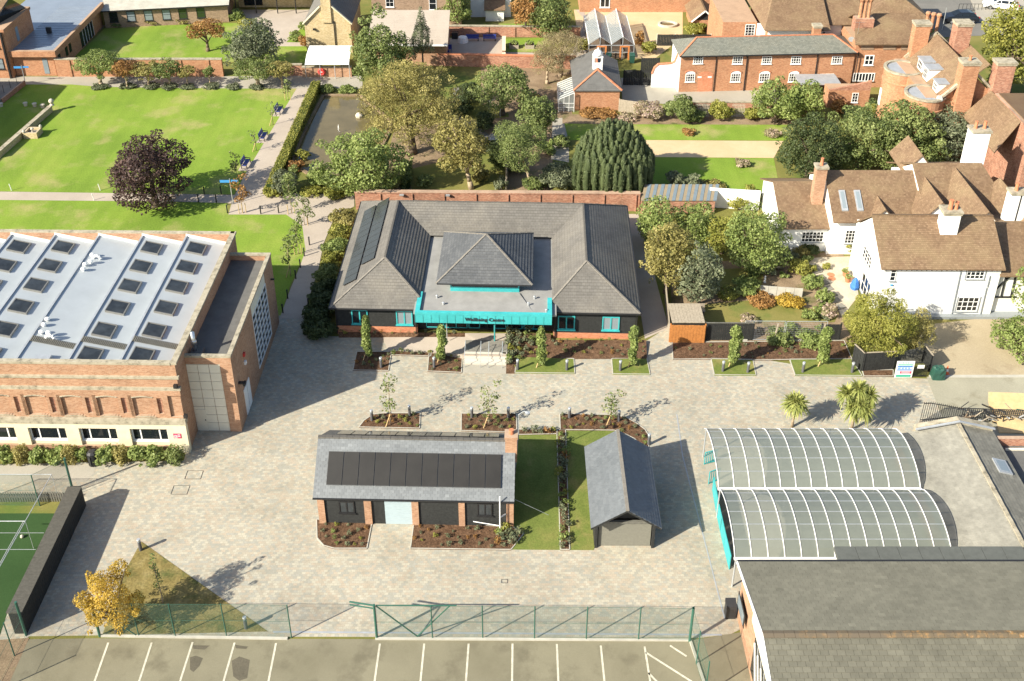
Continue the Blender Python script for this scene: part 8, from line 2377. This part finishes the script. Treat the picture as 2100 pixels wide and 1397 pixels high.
# ------------------------------------------------------------------ lighting bollards
plain('bollard_grey', (.10, .10, .105), .45, .5, var=.08)
def bollard_proto():
    t = thing('light_bollard', '-', 'bollard', (0, 0, 0), 0, 'lighting bollards')
    m = MB(); m.lathe([(.105, 0), (.105, .74)], 14); m.build('post', 'bollard_grey', t, smooth=False)
    m = MB(); m.lathe([(.09, .74), (.09, .84)], 14); m.build('lens', 'glass_pale', t)
    m = MB(); m.lathe([(.115, .84), (.115, .95), (.1, .97)], 14); m.build('cap', 'galv', t)
    return t
bp = bollard_proto()
bl = [(z5((462, 950))[0], 'lighting bollard in the shaded square bed left of the path'), (z5((738, 950))[0], 'lighting bollard in the bed just left of the steps'), (z5((1172, 962))[0], 'left lighting bollard on the longer turf patch before the centre'), (z5((1428, 964))[0], 'right lighting bollard on the longer turf patch before the centre'), (z5((1706, 967))[0], 'lighting bollard on the small turf patch before the centre'),
      (z6((478, 950))[0], 'left lighting bollard on the turf below the black fence'), (z6((612, 956))[0], 'right lighting bollard on the turf below the black fence'), (z6((908, 955))[0], 'left lighting bollard on the turf by the angled fence'), (z6((1173, 957))[0], 'right lighting bollard on the turf by the angled fence'),
      (z5((414, 1226))[0], 'lighting bollard at the left end of the left island bed'), (z5((610, 1202))[0], 'lighting bollard at the right of the left island bed'), (z5((934, 1211))[0], 'left lighting bollard of the middle island bed'), (z5((1124, 1212))[0], 'right lighting bollard of the middle island bed'), (z5((1442, 1213))[0], 'lighting bollard at the left end of the curved bed'), (z5((1698, 1230))[0], 'lighting bollard halfway round the curved bed'), (z5((1855, 1352))[0], 'lighting bollard at the shed\'s back corner'),
      ((289, 1129), 'lighting bollard at the tip of the dry grass triangle'), ((505, 1289), 'lighting bollard behind the chain-link fence on the dry grass')]
for i, (p, lb_) in enumerate(bl):
    o = bp if i == 0 else copy_tree(bp)
    a = g(*p); o.location = (a[0], a[1], .02); o['label'] = lb_
# black path bollards
m = MB(); m.lathe([(.06, 0), (.06, .75), (.075, .78), (.075, .86), (.03, .92)], 10); pm = m.mesh('post', 'black_metal')
pb = [z1(p)[0] for p in ((1258, 1197), (1362, 1197), (1222, 1245), (1332, 1247), (1400, 1312), (1605, 1317), (1715, 1312))] + [z4(p)[0] for p in ((1800, 55), (1810, 180), (1780, 245), (1757, 312), (1730, 377), (1683, 492), (1655, 577), (1858, 387), (1835, 462), (1805, 542))]
for i, p in enumerate(pb):
    a = g(*p)
    tag(link('path_bollard', pm, None, (a[0], a[1], .02)), ('first', 'second', 'third', 'fourth')[i] + ' slim black post beside the lawn path right of the purple tree' if i < 4 else ('slim black post at the lower edge of the path junction, ' + ('left', 'middle', 'right')[i - 4] + ' one' if i < 7 else ('slim black post on the lawn side of the pink path, ' + ('farthest', 'second', 'third', 'fourth', 'fifth', 'sixth', 'nearest')[i - 7] if i < 14 else 'slim black post on the shrub side of the pink path, ' + ('farthest', 'middle', 'nearest')[i - 14])), 'bollard', 'slim posts at the path crossing' if i < 4 else 'slim posts along the pink path')
# white cord posts on the lawn
for i, (x, y) in enumerate(((24, 391), (206, 391), (193, 411))):
    t = wthing('cord_post', ['white cord post at the lawn\'s left edge', 'white cord post left of the purple tree', 'white cord post on the lower side of the path'][i], 'post', x, y, 'white posts beside the lawn path'); m = MB(); m.tube((0, 0, 0), (-.1, 0, .75), .035); m.build('post', 'white_paint', t)

# ------------------------------------------------------------------ benches, signs, bins
def bench_proto():
    t = thing('garden_bench', '-', 'bench', (0, 0, 0), 0, 'blue benches along the lawn path')
    for k in range(4): bx('seat_slat', 'blue_paint', t, -.75, .75, -.22 + .12 * k, -.12 + .12 * k, .43, .46)
    for k in range(4):
        m = MB(); m.hexa([(-.75, .26 + .03 * k, .52 + .11 * k), (.75, .26 + .03 * k, .52 + .11 * k), (.75, .29 + .03 * k, .52 + .11 * k), (-.75, .29 + .03 * k, .52 + .11 * k)], [(-.75, .285 + .03 * k, .61 + .11 * k), (.75, .285 + .03 * k, .61 + .11 * k), (.75, .315 + .03 * k, .61 + .11 * k), (-.75, .315 + .03 * k, .61 + .11 * k)]); m.build('back_slat', 'blue_paint', t)
    for s_ in (-.68, .68):
        m = MB(); m.bar((s_, -.24, 0), (s_, -.2, .62), .06, .06); m.bar((s_, .3, 0), (s_, .4, 1.0), .06, .06); m.bar((s_, -.26, .62), (s_, .34, .66), .07, .05); m.bar((s_, -.22, .42), (s_, .3, .42), .05, .05); m.build('end_frame', 'black_metal', t)
    bx('pad', 'path_pink', t, -1.0, 1.0, -.55, .6, .012, .03)
    return t
bb = bench_proto()
A, B = Vector(g(608, 182)), Vector(g(484, 395))
ang = math.atan2(A.y - B.y, A.x - B.x)
for i, (x, y, lb_) in enumerate(((574, 231, 'blue bench on the lawn path farthest from the hall'), (542, 285, 'blue bench in the middle of the lawn path'), (506, 341, 'blue bench on the lawn path nearest the purple tree'))):
    o = bb if i == 0 else copy_tree(bb)
    a = g(x, y); o.location = (a[0], a[1], 0); o.rotation_euler = (0, 0, ang + .0); o['label'] = lb_
def signpost(label, px, py, pytop, s_=1):
    h = hgt(px, py, pytop); t = wthing('fingerpost', label, 'signpost', px, py)
    m = MB(); m.tube((0, 0, 0), (0, 0, h), .045); m.build('post', 'galv', t)
    bx('finger', 'sky_paint', t, -.95, -.05, -.03, .03, h - .4, h - .15); bx('finger', 'sky_paint', t, .05, .8, .02, .07, h - .36, h - .14)
signpost('blue finger signpost at the corner of the modern building', 53, 174, 134); signpost('blue finger signpost at the path corner right of the purple tree', 478, 419, 367)
lbn = wthing('litter_bin', 'dark slatted litter bin among the shrubs before the hall', 'bin', 194, 952)
m = MB(); m.lathe([(.3, 0), (.33, 1.0)], 8); m.build('body', 'bin_black', lbn); m = MB(); m.lathe([(.36, 1.0), (.36, 1.06), (.2, 1.16)], 8); m.build('lid', 'bin_black', lbn)
for k in range(8):
    t_ = 2 * math.pi * (k + .5) / 8; p_ = bx('slat', 'black_board', lbn, -.09, .09, -.02, .02, .08, .95); p_.location = (.335 * math.cos(t_), .335 * math.sin(t_), 0); p_.rotation_euler = (0, 0, t_ + math.pi / 2)
b2 = wthing('litter_bin', 'dark grey litter bin at the corner of the slate-roofed building', 'bin', 1496, 1262)
m = MB(); m.box(-.28, .28, -.26, .26, 0, .85); m.build('body', 'bin_black', b2); m = MB(); m.hexa([(-.3, -.28, .851), (.3, -.28, .851), (.3, .28, .851), (-.3, .28, .851)], [(-.3, -.24, 1.0), (.3, -.24, 1.0), (.3, .28, 1.15), (-.3, .28, 1.15)]); m.build('hood', 'bin_black', b2)
# terrace: blue benches, chairs, covered table, planters
for i, (x, y) in enumerate(((969, 84), (1004, 84))):
    t = wthing('terrace_bench', ['left', 'right'][i] + ' blue bench against the far terrace wall', 'bench', x, y, 'blue benches on the pink terrace')
    bx('seat', 'blue_paint', t, -.85, .85, -.2, .2, .4, .46); bx('back', 'blue_paint', t, -.85, .85, .2, .25, .5, .85)
    for s_ in (-.75, .75): bx('leg', 'black_metal', t, s_ - .05, s_ + .05, -.18, .18, 0, .4)
for i, (x, y) in enumerate(((923, 106), (918, 118), (927, 128))):
    t = wthing('terrace_chair', ['top', 'middle', 'lowest'][i] + ' of the small blue chairs in the terrace shade', 'chair', x, y, 'blue chairs on the pink terrace')
    bx('seat', 'blue_paint', t, -.22, .22, -.22, .22, .42, .46); bx('back', 'blue_paint', t, -.22, .22, .2, .24, .47, .9)
    for (a, b_) in ((-.2, -.2), (.2, -.2), (.2, .2), (-.2, .2)): bx('leg', 'blue_paint', t, a - .02, a + .02, b_ - .02, b_ + .02, 0, .42)
t = wthing('covered_table', 'white sheeted table on the pink terrace', 'table', 949, 86); m = MB(); m.lathe([(.75, 0), (.7, .3), (.6, .7), (.2, .78)], 9); m.build('cover', 'white_paint', t)
t = wthing('terrace_bin', 'black box against the far terrace wall', 'bin', 933, 79); bx('box', 'bin_black', t, -.4, .4, -.3, .3, 0, .9)
for i, (x, y) in enumerate(((1054, 98), (1086, 98))):
    t = wthing('raised_planter', ['left', 'right'][i] + ' wooden raised planter on the small lawn', 'planter', x, y, 'planters on the small lawn')
    for (x0_, x1_, y0_, y1_) in ((-.6, .6, -.5, -.42), (-.6, .6, .42, .5), (-.6, -.52, -.419, .419), (.52, .6, -.419, .419)): bx('side', 'grey_wood', t, x0_, x1_, y0_, y1_, 0, .5)
    bx('soil', 'mulch', t, -.51, .51, -.41, .41, 0, .42)
    link('plants', leaf_mesh('plants', crown_blobs(.5, .4, .4, .7, 500 + i, 10, .45), 300, .18, 'leaf_bright', 500 + i), t)
t = wthing('garden_bench', 'grey slatted bench in the shaded garden corner', 'bench', 1020, 292)
for k in range(4): bx('slat', 'galv', t, -.8, .8, -.25 + .14 * k, -.14 + .14 * k, .42, .45)
for k in range(3): bx('back_slat', 'galv', t, -.8, .8, .3, .33, .52 + .12 * k, .6 + .12 * k)
for s_ in (-.7, .7): bx('leg', 'galv', t, s_ - .04, s_ + .04, -.22, .28, 0, .42)
t = wthing('round_basin', 'pale oval stone basin on the gravel garden', 'basin', 1369, 52)
m = MB(); m.lathe([(1.0, 0), (1.35, 0), (1.35, .3), (1.05, .3), (1.0, .1)], 28); o = m.build('rim', 'stone_white', t); o.scale = (1, .8, 1)
m = MB(); m.lathe([(1.0, .02), (.99, .12)], 24); o = m.build('water', 'water', t); o.scale = (1, .8, 1)
# fountain jet
t = wthing('fountain_jet', 'small white fountain jet in the pond', 'fountain', 695, 272)
m = MB(); rs = random.Random(2)
for k in range(36):
    a = rs.uniform(0, 6.3); r_ = rs.uniform(.02, .1); z_ = rs.uniform(.05, .95); s_ = .02 + .02 * rs.random()
    m.lathe([(.005, 0), (s_, s_), (.005, 2 * s_)], 5, o=(r_ * (1.1 - z_) * math.cos(a), r_ * (1.1 - z_) * math.sin(a), z_))
m.build('spray', 'white_paint', t)
t = wthing('pond_stone', 'pale boulder at the right bank of the pond', 'stone', 737, 240); m = MB(); m.lathe([(.4, 0), (.45, .25), (.3, .45), (.05, .55)], 9); m.build('boulder', 'stone_white', t)
# potted things by the white house
for i, (x, y, mt, lb_) in enumerate(((1733, 566, 'terracotta', 'upper pot of plants beside the white house'), (1738, 578, 'terracotta', 'lower pot of plants beside the white house'))):
    t = wthing('plant_pot', lb_, 'pot', x, y); m = MB(); m.lathe([(.2, 0), (.28, .4), (.3, .42)], 12); m.build('pot', mt, t); link('plant', leaf_mesh('plant', crown_blobs(.32, .32, .25, .6, 520 + i, 8, .5), 120, .14, 'leaf_bright', 520 + i), t)
t = wthing('blue_sheet', 'crumpled blue sheet against the white house', 'sheet', 1752, 592); m = MB(); m.lathe([(.35, 0), (.4, .3), (.25, .8), (.08, 1.1)], 7); m.build('sheet', 'cloth_blue', t)
t = wthing('garden_statue', 'small white figure on the garden bed edge', 'statue', 1568, 580); m = MB(); m.lathe([(.12, 0), (.1, .15), (.06, .2), (.1, .4), (.05, .55), (.07, .65), (.02, .75)], 10); m.build('figure', 'white_paint', t, smooth=True)
t = wthing('garden_bench', 'weathered bench behind the small store', 'bench', 1425, 645)
bx('seat', 'grey_wood', t, -.8, .8, -.2, .25, .4, .45); bx('back', 'grey_wood', t, -.8, .8, .26, .3, .5, .9)
for s_ in (-.7, .7): bx('leg', 'grey_wood', t, s_ - .04, s_ + .04, -.18, .28, 0, .4)
for i, (x, y) in enumerate(((1704, 564), (1706, 572))):
    t = wthing('round_cover', ['upper', 'lower'][i] + ' round brown cover set in the patio', 'cover', x, y); m = MB(); m.lathe([(.33, 0), (.33, .04)], 16); m.build('disc', 'terracotta', t)
# ------------------------------------------------------------------ cars on the street
def car(label, px, py, rz, paint='car_paint'):
    t = wthing('parked_car', label, 'car', px, py); t.rotation_euler = (0, 0, rz)
    prof = [(-2.3, .35), (-2.35, .75), (-2.2, 1.02), (-1.95, 1.12), (-1.55, 1.5), (-.9, 1.62), (.3, 1.6), (1.0, 1.15), (2.0, 1.0), (2.3, .8), (2.32, .35)]
    m = MB()
    W2 = .92
    def hw_(z_): return W2 if z_ < 1.0 else W2 - (z_ - 1.0) * .38
    n = len(prof); i0 = len(m.v)
    for s_ in (-1, 1): m.v += [(x, s_ * hw_(z_), z_) for x, z_ in prof]
    m.f.append(tuple(i0 + k for k in range(n))); m.f.append(tuple(i0 + n + k for k in reversed(range(n)))); m.m += [0, 0]; m.c += [None, None]
    for k in range(n): m.f.append((i0 + k, i0 + n + k, i0 + n + (k + 1) % n, i0 + (k + 1) % n)); m.m.append(0); m.c.append(None)
    b_ = m.build('body', paint, t)
    mo = b_.modifiers.new('b', 'BEVEL'); mo.width = .06; mo.segments = 3
    for s_ in (-1, 1):
        for (x0_, x1_, x2, x3) in ((-1.75, -.95, -.95, -1.4), (-.85, .05, .05, -.85), (.15, .8, .32, .15)):
            m = MB(); y0_, y1_ = s_ * (hw_(1.12) + .012), s_ * (hw_(1.5) + .012)
            m.face([(x0_, y0_, 1.12), (x1_, y0_, 1.12), (x2, y1_, 1.48), (x3, y1_, 1.48)]); m.build('side_window', 'glass', t)
        for x in (-1.45, 1.4):
            m = MB(); m.tube((x, s_ * .74, .34), (x, s_ * .95, .34), .34, n=18); w_ = m.build('wheel', 'tyre', t)
            m = MB(); m.tube((x, s_ * .951, .34), (x, s_ * .965, .34), .21, n=12); m.build('rim', 'steel', w_)
        m = MB(); m.box(2.2, 2.335, s_ * .6 - .18, s_ * .6 + .18, .68, .82); m.build('headlight', 'glass_pale', t)
        m = MB(); m.box(-2.37, -2.2, s_ * .7 - .14, s_ * .7 + .14, .8, .98); m.build('tail_light', 'red_paint', t)
    m = MB(); m.face([(.35, -.6, 1.6), (.35, .6, 1.6), (1.02, .78, 1.19), (1.02, -.78, 1.19)]); m.build('windscreen', 'glass', t)
    m = MB(); m.face([(-1.58, .62, 1.52), (-1.58, -.62, 1.52), (-1.98, -.78, 1.15), (-1.98, .78, 1.15)]); m.build('rear_window', 'glass', t)
    return t
car('dark blue estate car parked on the street at the top right', 1967, 45, math.pi)
car('white car partly hidden behind the street tree', 2050, 18, math.pi - .3, 'white_paint')
t = wthing('street_lamp', 'slim grey lamp post on the pavement by the parked car', 'lamp post', 1932, 62); m = MB(); m.tube((0, 0, 0), (0, 0, 3.2), .05); m.build('post', 'galv', t)
rail_panel('guard_rail', 'black guard railing along the street pavement', *g(1965, 22)[:2], *g(2060, 22)[:2], 1.0, 12, 0, 'black_metal')
t = wthing('garden_pole', 'thin pale pole standing beside the holly tree path', 'pole', 1024, 305); m = MB(); m.tube((0, 0, 0), (-.1, 0, 2.6), .04); m.build('pole', 'galv', t)
